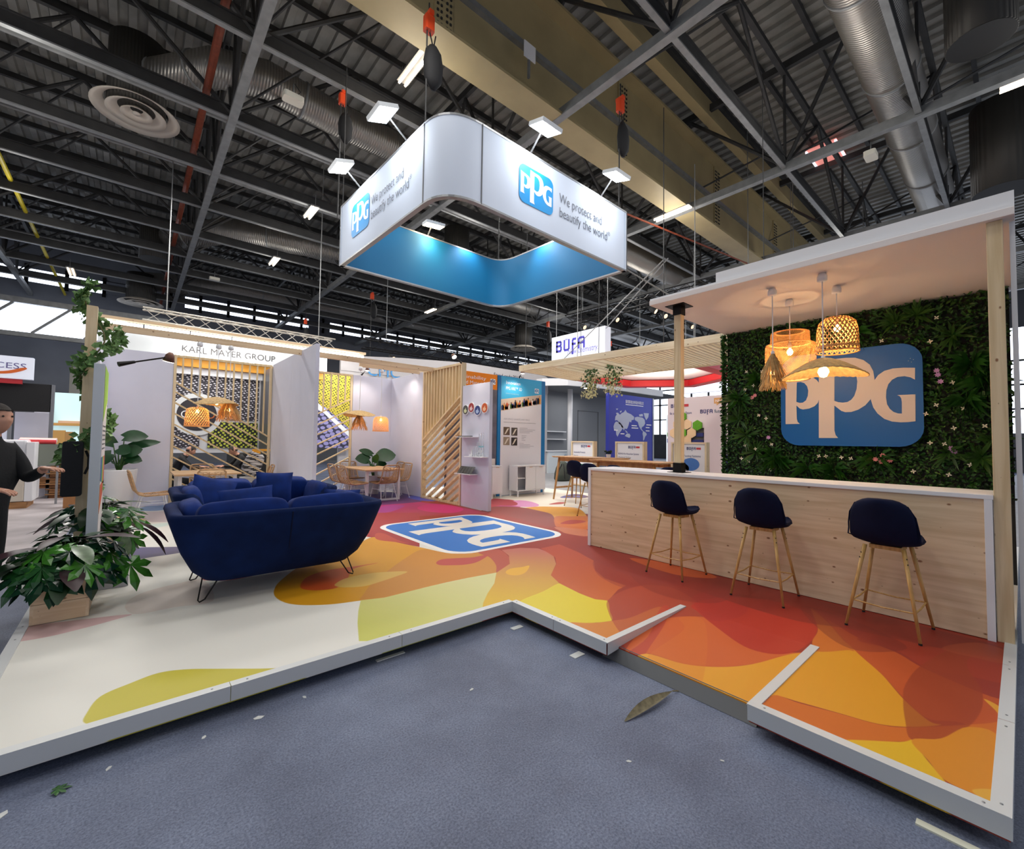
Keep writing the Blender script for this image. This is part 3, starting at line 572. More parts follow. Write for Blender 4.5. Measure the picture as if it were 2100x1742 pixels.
for y,z,s in [(2.3,1.36,.3),(1.95,1.3,.3),(1.65,1.3,.28),(2.85,2.3,.3),(.35,2.55,.34),(.25,2.35,.34),(.4,2.15,.3),(1.4,3.1,.3),(1.5,3.2,.25),(2.4,1.45,.3),(2.6,2.6,.25),(1.2,1.45,.28)]: tuft(0,y,z,s)
FW=[mat('white_petal',(238,234,214),.6),mat('lilac_petal',(186,140,196),.6),mat('pink_petal',(232,150,160),.6)]
fl_=[(.62,3.12,0),(.17,2.72,0),(1.12,2.93,0),(.68,2.85,0),(.85,2.65,0),(.5,2.35,0),(.64,2.1,0),(.73,2.0,0),(.42,2.05,0),(.26,1.85,0),(.5,1.83,0),(.7,1.66,0),(.58,1.65,0),(.38,1.42,0),(.55,1.3,0),(.85,1.32,0),(1.28,1.42,0),(1.45,1.45,0),(1.55,1.46,0),(1.72,1.47,0),(1.8,1.47,0),(2.72,2.72,0),(2.62,2.5,0),(2.74,2.45,0),(2.5,2.7,0),(2.55,2.05,0),(2.45,2.0,0),(2.6,1.55,0),(2.75,1.6,0),(2.8,1.4,0),(2.7,1.36,0),(2.38,1.62,0),(2.4,1.25,0),
 (.62,2.45,1),(.6,2.37,1),(.63,2.5,1),(.5,1.56,1),(.53,1.6,1),(2.42,1.72,1),(1.15,1.42,2),(1.1,1.47,2),(1.06,1.44,2),(1.13,1.5,2),(1.2,1.45,2),(2.64,2.32,2),(2.6,2.35,2)]
for y,z,c in fl_:
    mb=MB(); O=Vector((7.05,y,z)); k=4 if c==0 else 7; s=.026 if c==0 else .03
    for i in range(k):
        a=6.283*i/k+y*9; d=Vector((-.35,math.cos(a),math.sin(a))).normalized(); sd=d.cross(Vector((-1,0,0))).normalized()
        mb.add([O,O+d*s*.6+sd*s*.3,O+d*s*1.15,O+d*s*.6-sd*s*.3],[(0,1,2),(0,2,3)])
    mb.tube([O+Vector((.06,0,0)),O],.004,4)
    mb.build('flower',FW[c],gw)
lg=thing('wall_logo_board','blue rounded logo board with cream letters mounted on the planted wall','sign',(7.05,1.5,1.6))
ppg(lg,(7.07,2.252,1.609),(0,-1,0),(0,0,1),1.504,1.262,BLUE,LOGOW,th=.012,plate=.02)
# ---------------------------------------------------------------- pendants above the bar
def pend(label,x,y,ztop,zsock,group):
    t=thing('pendant_lamp',label,'lamp',(x,y,ztop),group)
    MB().lathe([(.0001,0),(.03,0),(.045,-.03),(.045,-.075),(.03,-.085),(.0001,-.085)],(x,y,ztop),16,cap=False).build('ceiling_cup',WHITE,t,smooth=True)
    MB().tube([(x,y,ztop-.08),(x+.003,y,(ztop+zsock)/2),(x,y,zsock)],.006,6).build('cord',WHITE,t)
    MB().lathe([(.0001,0),(.018,0),(.02,-.06),(.0001,-.06)],(x,y,zsock),10,cap=False).build('lamp_socket',WHITE,t,smooth=True)
    return t
def bulb(t,x,y,z,r=.035,e=14):
    MB().lathe([(.0001,-r*1.2),(r*.6,-r*1.0),(r,-r*.1),(r*.85,r*.5),(r*.4,r*1.1),(r*.3,r*1.5)],(x,y,z),14,cap=False).build('bulb',BULB,t,smooth=True)
    lamp('bulb_light','POINT',(x,y,z-r*1.6),e,(1,.66,.34),.04)
def weave(t,x,y,prof,n,m,name='woven_shade',wd=.008,turns=.35,both=True,rims=True):
    """strips wound both ways round a surface of revolution given by prof [(r,z)...] top to bottom"""
    mb=MB(); 
    P=[Vector((a,b,0)) for a,b in prof]; ln=[0]
    for a,b in zip(P[:-1],P[1:]): ln.append(ln[-1]+(b-a).length)
    def at(u):
        s=u*ln[-1]
        for i in range(len(ln)-1):
            if s<=ln[i+1]+1e-9:
                f=(s-ln[i])/(ln[i+1]-ln[i]+1e-9); return P[i].lerp(P[i+1],f)
        return P[-1]
    K=12
    for sgn in ((1,-1) if both else (1,)):
        for i in range(n):
            a0=6.283*i/n; pr=None; base=len(mb.v)
            for k in range(K+1):
                u=k/K; q=at(u); a=a0+sgn*turns*6.283*u*.5; da=wd/max(q.x,.02)/2; rr=q.x+(.002 if sgn>0 else -.001)
                mb.v.append((x+rr*math.cos(a-da),y+rr*math.sin(a-da),q.y)); mb.v.append((x+rr*math.cos(a+da),y+rr*math.sin(a+da),q.y))
            for k in range(K): mb.f.append((base+2*k,base+2*k+1,base+2*k+3,base+2*k+2)); mb.m.append(0)
    o=mb.build(name,m,t)
    if rims:
        for a,b in (prof[0],prof[-1]):
            if a>.04: MB().tube([(x+a*math.cos(6.283*k/28),y+a*math.sin(6.283*k/28),b) for k in range(28)],.008,6,closed=True).build('shade_rim',m,o)
    return o
def fringe(t,x,y,zt,L,r0,r1,m,n=150,seed=3):
    rng=random.Random(seed); mb=MB()
    for k in range(n):
        a=rng.uniform(0,6.283); l=L*rng.uniform(.65,1.05); rr=rng.uniform(.75,1.05)
        p0=Vector((x+r0*math.cos(a),y+r0*math.sin(a),zt)); p1=Vector((x+(r0+(r1-r0)*.55)*rr*math.cos(a),y+(r0+(r1-r0)*.55)*rr*math.sin(a),zt-l*.5)); p2=Vector((x+r1*rr*1.1*math.cos(a+.1),y+r1*rr*1.1*math.sin(a+.1),zt-l))
        mb.tube([p0,p1,p2],.0028,3,cap=False)
    mb.build('raffia_fringe',m,t,kind='stuff')
def widehat(t,x,y,z,R,m,drop=.12,wave=.03,seed=1):
    mb=MB(); n=72; rings=[]
    for u in (.06,.3,.55,.8,1.0):
        rings.append([(x+u*R*math.cos(6.283*k/n),y+u*R*math.sin(6.283*k/n),z-drop*u**1.6+wave*math.sin(2*6.283*k/n+seed)*u+.006*(k%2)*u) for k in range(n)])
    mb.loft(rings,cap=False); mb.loft([[ (a,b,c-.006) for a,b,c in r] for r in rings][::-1],cap=False)
    mb.build('straw_shade',m,t)
    MB().tube([(a,b,c-.003) for a,b,c in rings[-1]],.006,5,closed=True).build('shade_rim',m,t)
G1='pendant lamps above the bar'

t=pend('small pendant lamp with a frayed straw skirt beside the two-tier lamp over the bar',5.39,1.8,3.37,2.66,G1); fringe(t,5.39,1.8,2.63,.32,.015,.11,STRAW,320); fringe(t,5.39,1.8,2.38,.16,.08,.125,STRAW,160,5); bulb(t,5.39,1.8,2.42,.025,1.5)
t=pend('two-tier woven bamboo cylinder pendant glowing over the bar',5.95,1.8,3.37,2.84,G1)
weave(t,5.95,1.8,[(.15,2.97),(.2,2.965),(.205,2.83)],64,BAMB,turns=.5,wd=.005); weave(t,5.95,1.8,[(.215,2.83),(.26,2.815),(.262,2.45),(.2,2.4)],72,BAMB,turns=.7,wd=.005); bulb(t,5.95,1.8,2.73,.035,24)
t=pend('wide wavy straw hat pendant with a bare round bulb over the bar',5.28,1.3,3.37,2.52,G1); widehat(t,5.28,1.3,2.5,.36,STRAW,.17,.03); bulb(t,5.28,1.3,2.36,.05,9)
t=pend('bell shaped open bamboo lattice pendant nearest the canopy over the bar',5.81,1.3,3.37,3.0,G1)
weave(t,5.81,1.3,[(.03,3.03),(.1,3.02),(.165,2.97),(.185,2.88),(.192,2.7),(.195,2.64)],26,BAMB,turns=.55,wd=.014); MB().lathe([(.191,2.70),(.196,2.70),(.198,2.675),(.193,2.675)],(5.81,1.3,0),30,cap=False).build('shade_band',BAMB,t); bulb(t,5.81,1.3,2.9,.032,10)
# ---------------------------------------------------------------- bar stools
def make_stool(label,group,dark=NAVYD):
    t=lthing('bar_stool',label,'stool',group)           # faces +x, origin on the floor
    H=.72                                                # seat height
    # shell: one closed surface, seat running up into a rounded back
    rings=[]; prof=[(.205,.02),(.19,-.005),(.1,-.02),(-.06,-.02),(-.15,.0),(-.195,.05),(-.215,.13),(-.232,.22),(-.25,.30),(-.258,.335)]
    hw=[.15,.185,.215,.225,.225,.222,.218,.205,.165,.07]
    n=17
    def row(off):
        out=[]
        for (x,z),h in zip(prof,hw):
            r=[]
            for k in range(n):
                s=-1+2*k/(n-1); c=s*s
                lift=.035*c if z<.06 else 0; fw=.07*c if z>=.05 else .02*c*(1 if x<0 else 0)
                r.append((x+fw+off[0],s*h,H+z+lift+off[1]))
            out.append(r)
        return out
    A=row((0,0)); B=row((-.028,-.032))
    for i,(x,z) in enumerate(prof):
        q=min(1,max(0,(z+.02)/.2)); dz=-.045*(1-q); dx=-.04*q
        B[i]=[(a[0]+dx,a[1]*.97,a[2]+dz) for a in A[i]]
    mb=MB(); loop=[]
    for a,b in zip(A,B): loop.append(a+b[::-1])
    mb.loft(loop,cap=True)
    mb.build('shell_seat',dark,t,smooth=True,sub=1)
    MB().tube([(p[0][0]-.018,p[0][1],p[0][2]-.02) for p in A]+[(p[-1][0]-.018,p[-1][1],p[-1][2]-.02) for p in A[::-1]],.005,5).build('piping',dark,t)
    MB().box(-.1,.1,-.1,.1,H-.085,H-.055).build('seat_plate',OAKM,t)
    legs=[(.12,.12),(-.12,.12),(-.12,-.12),(.12,-.12)]; foot=[(.235,.225),(-.235,.225),(-.235,-.225),(.235,-.225)]
    for (a,b),(c,d) in zip(legs,foot):
        lg_=MB().tube([(a,b,H-.06),(c,d,.012)],.013,8,taper=[.0155,.0105]).build('leg',OAKM,t,smooth=True)
        MB().tube([(c,d,.014),(c,d,0)],.0115,8).build('foot_cap',BLACK,lg_)
        for f in (.1,.16):
            p=Vector((a,b,H-.06)).lerp(Vector((c,d,0)),f); MB().lathe([(.004,-.004),(.004,.004)],(p.x*1.09,p.y*1.09,p.z),6).build('screw',BLACK,lg_)
    q=.68; pts=[Vector((a,b,H-.06)).lerp(Vector((c,d,0)),q) for (a,b),(c,d) in zip(legs,foot)]
    mb=MB()
    for i in range(4):
        a,b=pts[i],pts[(i+1)%4]; mid=(a+b)/2+Vector((0,0,-.01)); mb.tube([a,mid,b],.0065,6)
    mb.build('footrest',OAKM,t)
    return t
OAKM=woodmat('golden_oak_tube',(206,164,98),(180,136,74),2,2.5,.45,False)
GS='navy stools along the bar front'
st=make_stool('navy shell bar stool nearest the white counter end and the rattan lamps left',GS)
st['label']='navy bar stool at the front of the bar, nearest the deck logo'
st.location=(4.7,2.58,D); st.rotation_euler=(0,0,R3(-4))
dup(st,(4.7,1.66,D),R3(2),'navy bar stool at the front of the bar, middle of the three',GS)
dup(st,(4.69,.73,D),R3(-3),'navy bar stool at the front of the bar, closest to the right-hand timber post',GS)
# ---------------------------------------------------------------- lounge: sofas and cushions
def rr_pts(x0,x1,y0,y1,r,e=8,c=6):
    P=[]; C=[(x1-r,y0+r,-90),(x1-r,y1-r,0),(x0+r,y1-r,90),(x0+r,y0+r,180)]
    for i,(cx,cy,a) in enumerate(C):
        arc=[(cx+r*math.cos(R3(a+90*k/c)),cy+r*math.sin(R3(a+90*k/c))) for k in range(c+1)]
        P+=arc; nx=C[(i+1)%4]; q=(nx[0]+r*math.cos(R3(nx[2])),nx[1]+r*math.sin(R3(nx[2]))); p=arc[-1]
        for k in range(1,e): P.append((p[0]+(q[0]-p[0])*k/e,p[1]+(q[1]-p[1])*k/e))
    return P
def puff(w,d,h,nu=20,nv=10,e=.5,lump=0):
    """rounded cushion block, centred"""
    rings=[]
    sg=lambda v,p: math.copysign(abs(v)**p,v)
    for j in range(1,nv):
        ph=-math.pi/2+math.pi*j/nv; r=[]
        for k in range(nu*2):
            th=math.pi*k/nu; x=sg(math.cos(ph),e)*sg(math.cos(th),e)*w/2; y=sg(math.cos(ph),e)*sg(math.sin(th),e)*d/2; z=sg(math.sin(ph),.7)*h/2
            if lump: 
                z*=1+lump*math.sin(x*9.0+1)*math.cos(y*5); y*=1+lump*.5*math.sin(x*14)
            r.append((x,y,z))
        rings.append(r)
    return rings
def place(rings,M): return [[tuple(M@Vector(p)) for p in r] for r in rings]
def sofa(label):
    t=lthing('sofa',label,'sofa','velvet lounge sofas'); t['group']='velvet lounge sofas'
    # origin: middle of the back on the floor, seat opens to +y; z from the floor
    def ring(ins,yb,yf,z,zf,r):
        P=rr_pts(-.93+ins,.93-ins,yb,yf,r); out=[]
        for x,y in P:
            fr=min(1,max(0,(y-(yf-.14))/.12)); ar=min(1,max(0,(abs(x)-(.93-ins-.24))/.1))
            k=fr*(1-ar); out.append((x,y,z*(1-k)+zf*k))
        return out
    rings=[ring(.36,.32,1.06,.165,.165,.16),ring(.28,.25,1.12,.18,.18,.2),ring(.19,.17,1.16,.27,.26,.22),ring(.10,.10,1.19,.45,.34,.22),ring(.035,.045,1.2,.65,.38,.22),ring(.0,.01,1.2,.77,.40,.22),ring(.01,.015,1.19,.802,.41,.21),ring(.04,.04,1.17,.812,.415,.19),ring(.10,.10,1.13,.795,.41,.15),ring(.15,.15,1.08,.6,.39,.12),ring(.18,.18,1.05,.36,.36,.1)]
    MB().loft(rings).build('body',NAVY,t,smooth=True)
    MB().tube([(-.02,.34,.2),(-.02,.17,.3),(-.02,.095,.47),(-.02,.04,.66),(-.02,.005,.78)],.006,5).build('seam',NAVYD,t)
    for x in (-.37,.37):
        M=Matrix.Translation((x,.70,.44)); mb=MB(); mb.loft(place(puff(.66,.72,.2,e=.35),M)); mb.build('seat_cushion',NAVY_LIT,t,smooth=True)
    for x,wd in ((-.37,.74),(.37,.74)):
        M=Matrix.Translation((x,.27,.70))@Matrix.Rotation(R3(-10),4,'X'); mb=MB(); mb.loft(place(puff(wd,.26,.38,nu=28,nv=14,e=.22,lump=.05),M)); mb.build('back_cushion',NAVY_LIT,t,smooth=True)
    for s in (-1,1):
        M=Matrix.Translation((s*.71,.76,.67))@Matrix.Rotation(R3(s*12),4,'Y'); mb=MB(); mb.loft(place(puff(.19,.62,.38,e=.5,lump=.05),M)); mb.build('arm_cushion',NAVY_LIT,t,smooth=True)
    for x,y in ((-.66,.34),(.66,.34),(-.66,1.08),(.66,1.08)):
        s=1 if x>0 else -1; q=1 if y>.7 else -1; F=(x+.02*s,y+q*.02,.008)
        MB().tube([(x-.13*s,y-q*.02,.2),(x-.02*s,y-.0,.02),F,(x+.03*s,y+.0,.02),(x-.01*s,y-q*.11,.2)],.0065,6).build('hairpin_leg',BLACKM,t)
    return t
s1=sofa('royal blue velvet sofa with its back and centre seam turned to the ramp'); s1.location=(1.18,4.44,D)
s2=dup(s1,(1.30,7.38,D),R3(180),'royal blue velvet sofa facing the first one with scatter cushions piled on it')
def pillow(label,w,h,loc,rx,rz,ry=0,t=.17):
    mb=MB(); n=12; V=[]
    for sd in (1,-1):
        for j in range(n+1):
            for i in range(n+1):
                u=-1+2*i/n; v=-1+2*j/n; th=(1-abs(u)**2.6)*(1-abs(v)**2.6); th=max(th,0)**.55
                pin=1-.07*(1-abs(u)**2)*(abs(v)**6); pin2=1-.07*(1-abs(v)**2)*(abs(u)**6)
                V.append((u*w/2*pin2,sd*th*t/2,v*h/2*pin))
    F=[]; m=(n+1)**2
    for j in range(n):
        for i in range(n):
            a=j*(n+1)+i; F.append((a,a+1,a+n+2,a+n+1)); F.append((m+a,m+a+n+1,m+a+n+2,m+a+1))
    M=Matrix.Rotation(R3(rz),4,'Z')@Matrix.Rotation(R3(rx),4,'X')@Matrix.Rotation(R3(ry),4,'Y')
    mb.add([tuple(M@Vector(p)) for p in V],F); o=mb.build('scatter_cushion',NAVY_LIT,smooth=True); o.location=loc; tag(o,label,'cushion','blue scatter cushions'); return o
pillow('large square blue cushion tilted in the left corner of the facing sofa',.5,.5,(.80,6.78,.86),-22,8,16)
pillow('flat rectangular blue lumbar cushion lying before the tilted square cushion',.62,.3,(1.13,6.45,.84),-28,-6,-5,.14)
pillow('upright square blue cushion against the back of the facing sofa',.46,.46,(1.50,6.72,.92),-12,-4,3)
pillow('blue cushion peeking over the right end of the front sofa',.42,.3,(1.93,5.35,.86),-6,-10,4,.15)
# ---------------------------------------------------------------- partition walls
def panel(name,label,cat,x0,x1,y0,y1,z1,m=None,z0=D,seams=(),edge_m=None):
    t=thing(name,label,cat,((x0+x1)/2,(y0+y1)/2,z0)); m=m or WALLW
    long_x=(x1-x0)>(y1-y0); cuts=[(x0 if long_x else y0)]+list(seams)+[(x1 if long_x else y1)]
    for a,b in zip(cuts[:-1],cuts[1:]):
        g=.002
        (MB().box(a+g,b-g,y0,y1,z0+.004,z1) if long_x else MB().box(x0,x1,a+g,b-g,z0+.004,z1)).build('board',m,t,bevel=.002)
    return t
panel('partition_wall','white partition wall behind the tall potted plant at the far left','wall panel',-.5,.63,11.94,12.0,3.39)
panel('partition_wall','white partition end board turned beside the far left wall','wall panel',-.56,-.5,11.2,12.0,3.39)
panel('divider_wall','free-standing white divider wall between the two slatted screens','wall panel',2.55,2.62,8.60,11.93,3.40,seams=(10.25,))
panel('partition_wall','white partition wall behind the second table with the big leaf plant','wall panel',4.53,5.71,11.94,12.0,3.38)
panel('partition_wall','white side wall running from the corner to the slatted screen','wall panel',5.65,5.71,10.02,11.93,3.38)
dp=panel('display_panel','tall white display panel carrying small shelves and four round samples','wall panel',5.62,5.70,7.235,8.24,2.85)
# slatted pine screens
def clip(P0,dz,u0,u1,z0,z1):
    """diagonal line z=P0+dz*(u-u0) clipped to the frame"""
    pts=[]
    a,b=u0,u1
    za,zb=P0,P0+dz*(u1-u0)
    t0,t1=0,1
    for lo,hi in ((z0,z1),):
        for q,lim in ((-1,lo),(1,hi)):
            fa=q*(za-lim); fb=q*(zb-lim)
            if fa>0 and fb>0: return None
            if fa>0: t0=max(t0,fa/(fa-fb))
            elif fb>0: t1=min(t1,fa/(fa-fb))
    if t1-t0<.02: return None
    return (a+(b-a)*t0,za+(zb-za)*t0,a+(b-a)*t1,za+(zb-za)*t1)
def screen(label,axis,pos,u0,u1,z1,zl,zr,nv,step,dep=.09,wd=.03):
    """axis 'x': the screen runs along x at y=pos; zl/zr heights of the dividing diagonal at u0/u1"""
    P=(lambda u,z,d=0:(u,pos+d,z)) if axis=='x' else (lambda u,z,d=0:(pos+d,u,z))
    t=thing('slatted_screen',label,'screen',P((u0+u1)/2,D)); up=(0,1,0) if axis=='x' else (1,0,0)
    for u in (u0+.025,u1-.025): MB().bar(P(u,D+.004),P(u,z1),.05,dep,up).build('frame_post',PINEZ,t)
    for z in (D+.03,z1-.025): MB().bar(P(u0+.05,z),P(u1-.05,z),.05,dep,up).build('frame_rail',SLAT,t)
    k=(zr-zl)/(u1-u0)
    MB().bar(P(u0+.05,zl+k*.05),P(u1-.05,zr-k*.05),wd,dep,up).build('slat',SLAT,t)
    for i in range(1,nv+1):
        u=u0+(u1-u0)*i/(nv+1); MB().bar(P(u,zl+k*(u-u0)+.02),P(u,z1-.05),wd,dep*.8,up).build('slat',SLAT,t)
    i=1
    while True:
        c=clip(zl-step*i,k,u0+.05,u1-.05,D+.05,z1)
        if c is None and zl-step*i<D and zr-step*i<D: break
        if c: MB().bar(P(c[0],c[1]),P(c[2],c[3]),wd,dep*.8,up).build('slat',SLAT,t)
        i+=1
        if i>40: break
    return t
screen('slatted pine screen beside the white display panel with slats rising to it','y',5.66,8.25,10.01,3.39,2.66,1.60,12,.2,.12,.04)
screen('slatted pine screen behind the first table with slats falling to the divider','x',11.96,.63,2.54,3.39,2.82,1.62,11,.235,.06)
screen('narrow slatted pine screen right of the divider wall','x',11.96,2.63,4.52,3.38,1.75,2.72,9,.26,.06)
# overhead timber beams that carry the lamps
for y,z,x0,l in ((9.55,3.365,-.45,'long front pine roof beam spanning the lounge to the slatted screen'),(10.3,3.40,4.05,'short rear pine roof beam over the second table')):
    b=MB().bar((x0,y,z),(5.75,y,z),.05,.11).build('roof_beam',PINE); tag(b,l,'beam')
# ---------------------------------------------------------------- tables and rattan chairs
def table(label,loc,L,Wd,rz=0):
    t=lthing('dining_table',label,'table','oak tables in the lounge'); H=.75
    for i in range(3): MB().box(-Wd/2+Wd*i/3+.001,-Wd/2+Wd*(i+1)/3-.001,-L/2,L/2,H-.03,H).build('tabletop_board',TOPW,t,bevel=.002)
    for sy in (-1,1):
        y=sy*(L/2-.14)
        for sx in (-1,1): MB().box(sx*(Wd/2-.1)-.03,sx*(Wd/2-.1)+.03,y-.03,y+.03,.04,H-.06).build('leg',WHITE,t)
        MB().box(-Wd/2+.07,Wd/2-.07,y-.03,y+.03,0,.04).build('foot_bar',WHITE,t); MB().box(-Wd/2+.07,Wd/2-.07,y-.03,y+.03,H-.06,H-.03).build('cross_bar',WHITE,t)
    t.location=loc; t.rotation_euler=(0,0,R3(rz)); return t
table('oak topped table with white legs before the first slatted screen',(1.17,11.02,D),1.25,1.1)
table('oak topped table with white frame legs beside the big leaf plant',(4.62,10.75,D),1.6,1.0)
def chair(label,loc,rz):
    global CH
    if CH is not None: return dup(CH,loc,R3(rz),label,'rattan chairs at the two tables')
    t=lthing('rattan_chair',label,'chair','rattan chairs at the two tables')   # faces +x
    S=.45; W2=.23
    prof=[(.24,S),(.1,S-.015),(-.1,S-.02),(-.19,S+.01),(-.235,S+.08),(-.27,S+.2),(-.31,S+.36)]
    for s in (-1,1): pass
    L_=[(x,W2*(1 if i<5 else .96-.02*(i-5)),z) for i,(x,z) in enumerate(prof)]
    R_=[(x,-y,z) for x,y,z in L_]
    top=[(-.325,W2*.8,S+.40),(-.33,W2*.5,S+.41),(-.33,-W2*.5,S+.41),(-.325,-W2*.8,S+.40)]
    MB().tube([(.25,0,S)]+[(.25,W2*.8,S)]+L_+top+R_[::-1]+[(.25,-W2*.8,S),(.25,0,S)],.016,7,closed=False).build('frame',RATTAN,t,smooth=True)
    def surf(u,v):   # u along the profile 0..1, v -1..1
        f=u*(len(prof)-1); i=min(int(f),len(prof)-2); f-=i
        x=prof[i][0]+(prof[i+1][0]-prof[i][0])*f; z=prof[i][1]+(prof[i+1][1]-prof[i][1])*f
        bow=.03*(1-v*v); return (x-(bow if z>S+.05 else 0),v*W2*.96,z-(bow*.6 if z<=S+.05 else 0))
    mb=MB()
    for v in (-.62,-.2,.2,.62): mb.tube([surf(.5+.5*k/6,v) for k in range(7)],.006,4,cap=False)
    for a in range(1,16):
        u=.5+a/30; mb.tube([surf(min(1,u+(.10*abs(v) if abs(v)<1 else 0)-.02),v) for v in (-.98,-.5,0,.5,.98)],.0055,4,cap=False)
    mb.build('woven_back',RATTAN,t)
    mb=MB()
    for a in range(26):
        u=.02+a*.018; mb.tube([surf(u,v) for v in (-1,0,1)],.0062,4,cap=False)
    mb.build('woven_seat',RATTAN,t)
    for x,y,fx,fy in ((.17,.17,.25,.22),(.17,-.17,.25,-.22),(-.14,.17,-.25,.22),(-.14,-.17,-.25,-.22)):
        MB().tube([(x,y,S-.03),(fx,fy,.0)],.008,6).build('leg',WHITE,t); MB().lathe([(.014,0),(.014,.012),(.008,.016)],(fx,fy,0),8).build('foot',WHITE,t)
    mb=MB(); q=[(.17,.17),(-.14,.17),(-.14,-.17),(.17,-.17)]
    for i in range(4):
        a,b=q[i],q[(i+1)%4]; mb.tube([(a[0],a[1],S-.035),(b[0],b[1],S-.035)],.006,5); mb.tube([(a[0]*1.2,a[1]*1.12,S-.16),(b[0]*1.2,b[1]*1.12,S-.16)],.005,5)
    mb.build('leg_stretcher',WHITE,t)
    CH=t; t.location=loc; t.rotation_euler=(0,0,R3(rz)); return t
CH=None
chair('rattan chair seen from the side beside the white pot',(.30,10.15,D),4)
chair('rattan chair with its back turned, in front of the first table',(1.18,10.22,D),86)
chair('rattan chair behind the first table by the slatted screen',(1.22,11.62,D),-88)
chair('rattan chair at the right end of the first table, near the divider',(1.95,10.6,D),172)
chair('rattan chair at the right end of the first table, further back',(2.1,11.05,D),176)
chair('rattan chair at the left of the second table, nearer the sofa',(3.93,10.15,D),6)
chair('rattan chair at the left of the second table, further back',(3.92,10.75,D),4)
chair('rattan chair with its back turned, in front of the second table',(4.60,10.0,D),98)
chair('rattan chair at the right end of the second table, nearest the slatted screen',(5.15,10.45,D),184)
chair('rattan chair at the right end of the second table, half hidden',(5.27,11.1,D),180)
chair('rattan chair behind the second table at the left',(4.45,11.62,D),-90)
# ---------------------------------------------------------------- arrow-leaf plants in pots
def bigleaf(parent,O,tip,w,m,name='leaf',droop=.16,seg=7,fold=.12):
    O=Vector(O);T=Vector(tip); d=T-O; l=d.length; d.normalize(); sd=d.cross(Vector((-.15,-.85,.5)))
    if sd.length<.05: sd=Vector((1,0,0))
    sd.normalize(); up=sd.cross(d); mb=MB(); V=[];F=[]
    for i in range(seg+1):
        u=i/seg; hw=w*.62*(math.sin(math.pi*min(1,u*.8+.2))**.7)*(1 if u<1 else 0.02); c=O+d*l*u-Vector((0,0,1))*droop*l*u*u
        V+=[c+sd*hw+up*hw*fold,c,c-sd*hw+up*hw*fold]
    for i in range(seg):
        a=3*i; F+=[(a,a+1,a+4,a+3),(a+1,a+2,a+5,a+4)]
    V+=[O-d*l*.16+sd*w*.3,O-d*l*.16-sd*w*.3]; n=len(V); F+=[(n-2,1,0),(n-1,2,1)]
    mb.add(V,F); return mb.build(name,m,parent,smooth=True)
def potplant(label,c,pot,leaves,group):
    t=thing('potted_plant',label,'plant',c,group); x,y,z=c; r,h=pot
    MB().lathe([(r*.7,0),(r*.74,.01),(r,h-.02),(r,h),(r*.9,h),(r*.88,h-.06)],c,32,cap=False).build('pot',mat('white_pot',(228,228,230),.35),t,smooth=True)
    MB().lathe([(.0001,h-.05),(r*.89,h-.05)],c,24,cap=False).build('soil',SOIL,t)
    for (a,b,q),(e,f,g),wd,m in leaves:
        mb=MB(); mb.tube([(x+a*.1,y+b*.1,z+h-.06),(x+a*.7,y+b*.7,z+h+(q)*.6),(x+a,y+b,z+h+q)],.011,6,taper=[.014,.011,.007]); mb.build('leaf_stalk',STEM,t)
        bigleaf(t,(x+a,y+b,z+h+q),(x+e,y+f,z+h+g),wd,m)
    return t
AL=mat('arrow_leaf_green',(24,66,34),.35,var=.2,vscale=12)
potplant('tall arrow-leaf plant in a white conical pot by the far left wall',(-.17,11.4,D),(.28,.82),
 [((-.1,.0,.5),(-.38,-.1,.72),.2,AL),((.06,-.05,.62),(.42,-.1,.70),.22,AL),((.12,.02,.42),(.62,.0,.62),.16,AL),((.05,-.1,.32),(.34,-.16,.44),.24,AL),((-.12,-.08,.3),(-.36,-.12,.12),.22,AL),((.1,-.12,.22),(.34,-.2,.2),.18,AL),((-.02,-.14,.4),(.16,-.3,.36),.2,AL),((.02,.08,.1),(.22,.1,.3),.14,AL),((-.04,-.1,.1),(-.1,-.26,.16),.16,AL)],'arrow-leaf potted plants')
potplant('low arrow-leaf plant behind the second table in the corner',(4.98,11.5,D),(.2,.5),
 [((-.15,-.05,.42),(-.56,-.12,.52),.26,AL),((.12,-.08,.5),(.55,-.2,.62),.34,AL),((-.05,.0,.56),(-.42,.0,.74),.16,AL),((-.02,-.08,.36),(.02,-.2,.62),.14,LEAF2),((.1,.02,.3),(.34,-.1,.34),.2,AL),((-.08,-.1,.3),(-.2,-.3,.3),.2,AL)],'arrow-leaf potted plants')
# ---------------------------------------------------------------- lamps over the tables
G2='pendant lamps over the lounge tables'
kx=.936; zz=lambda z:1.61+(z-1.61)*kx
x=.92*kx; t=pend('bell shaped bamboo lamp glowing over the first table',x,9.55,3.31,zz(2.2),G2); weave(t,x,9.55,[(r*kx,zz(z)) for r,z in ((.04,2.18),(.13,2.17),(.17,2.13),(.185,2.05),(.2,1.82))],26,BAMB,turns=.5,wd=.012); bulb(t,x,9.55,zz(2.1),.03,7)
x=1.22*kx; t=pend('wide straw hat lamp over the first table',x,9.55,3.31,zz(2.42),G2); widehat(t,x,9.55,zz(2.40),.34,STRAW,.14,.02,3); bulb(t,x,9.55,zz(2.28),.03,3)
x=1.42*kx; t=pend('shaggy straw skirt lamp beside the wide straw hat over the first table',x,9.53,3.31,zz(2.34),G2); fringe(t,x,9.53,zz(2.33),.28,.03,.16,STRAW,260,8); fringe(t,x,9.53,zz(2.12),.19,.13,.18,BAMB,160,9); bulb(t,x,9.53,zz(2.15),.025,1.5)
t=pend('wide straw hat lamp over the second table',4.08,10.3,3.345,2.32,G2); widehat(t,4.08,10.3,2.30,.36,STRAW,.12,.03,1.4); bulb(t,4.08,10.3,2.2,.03,4)
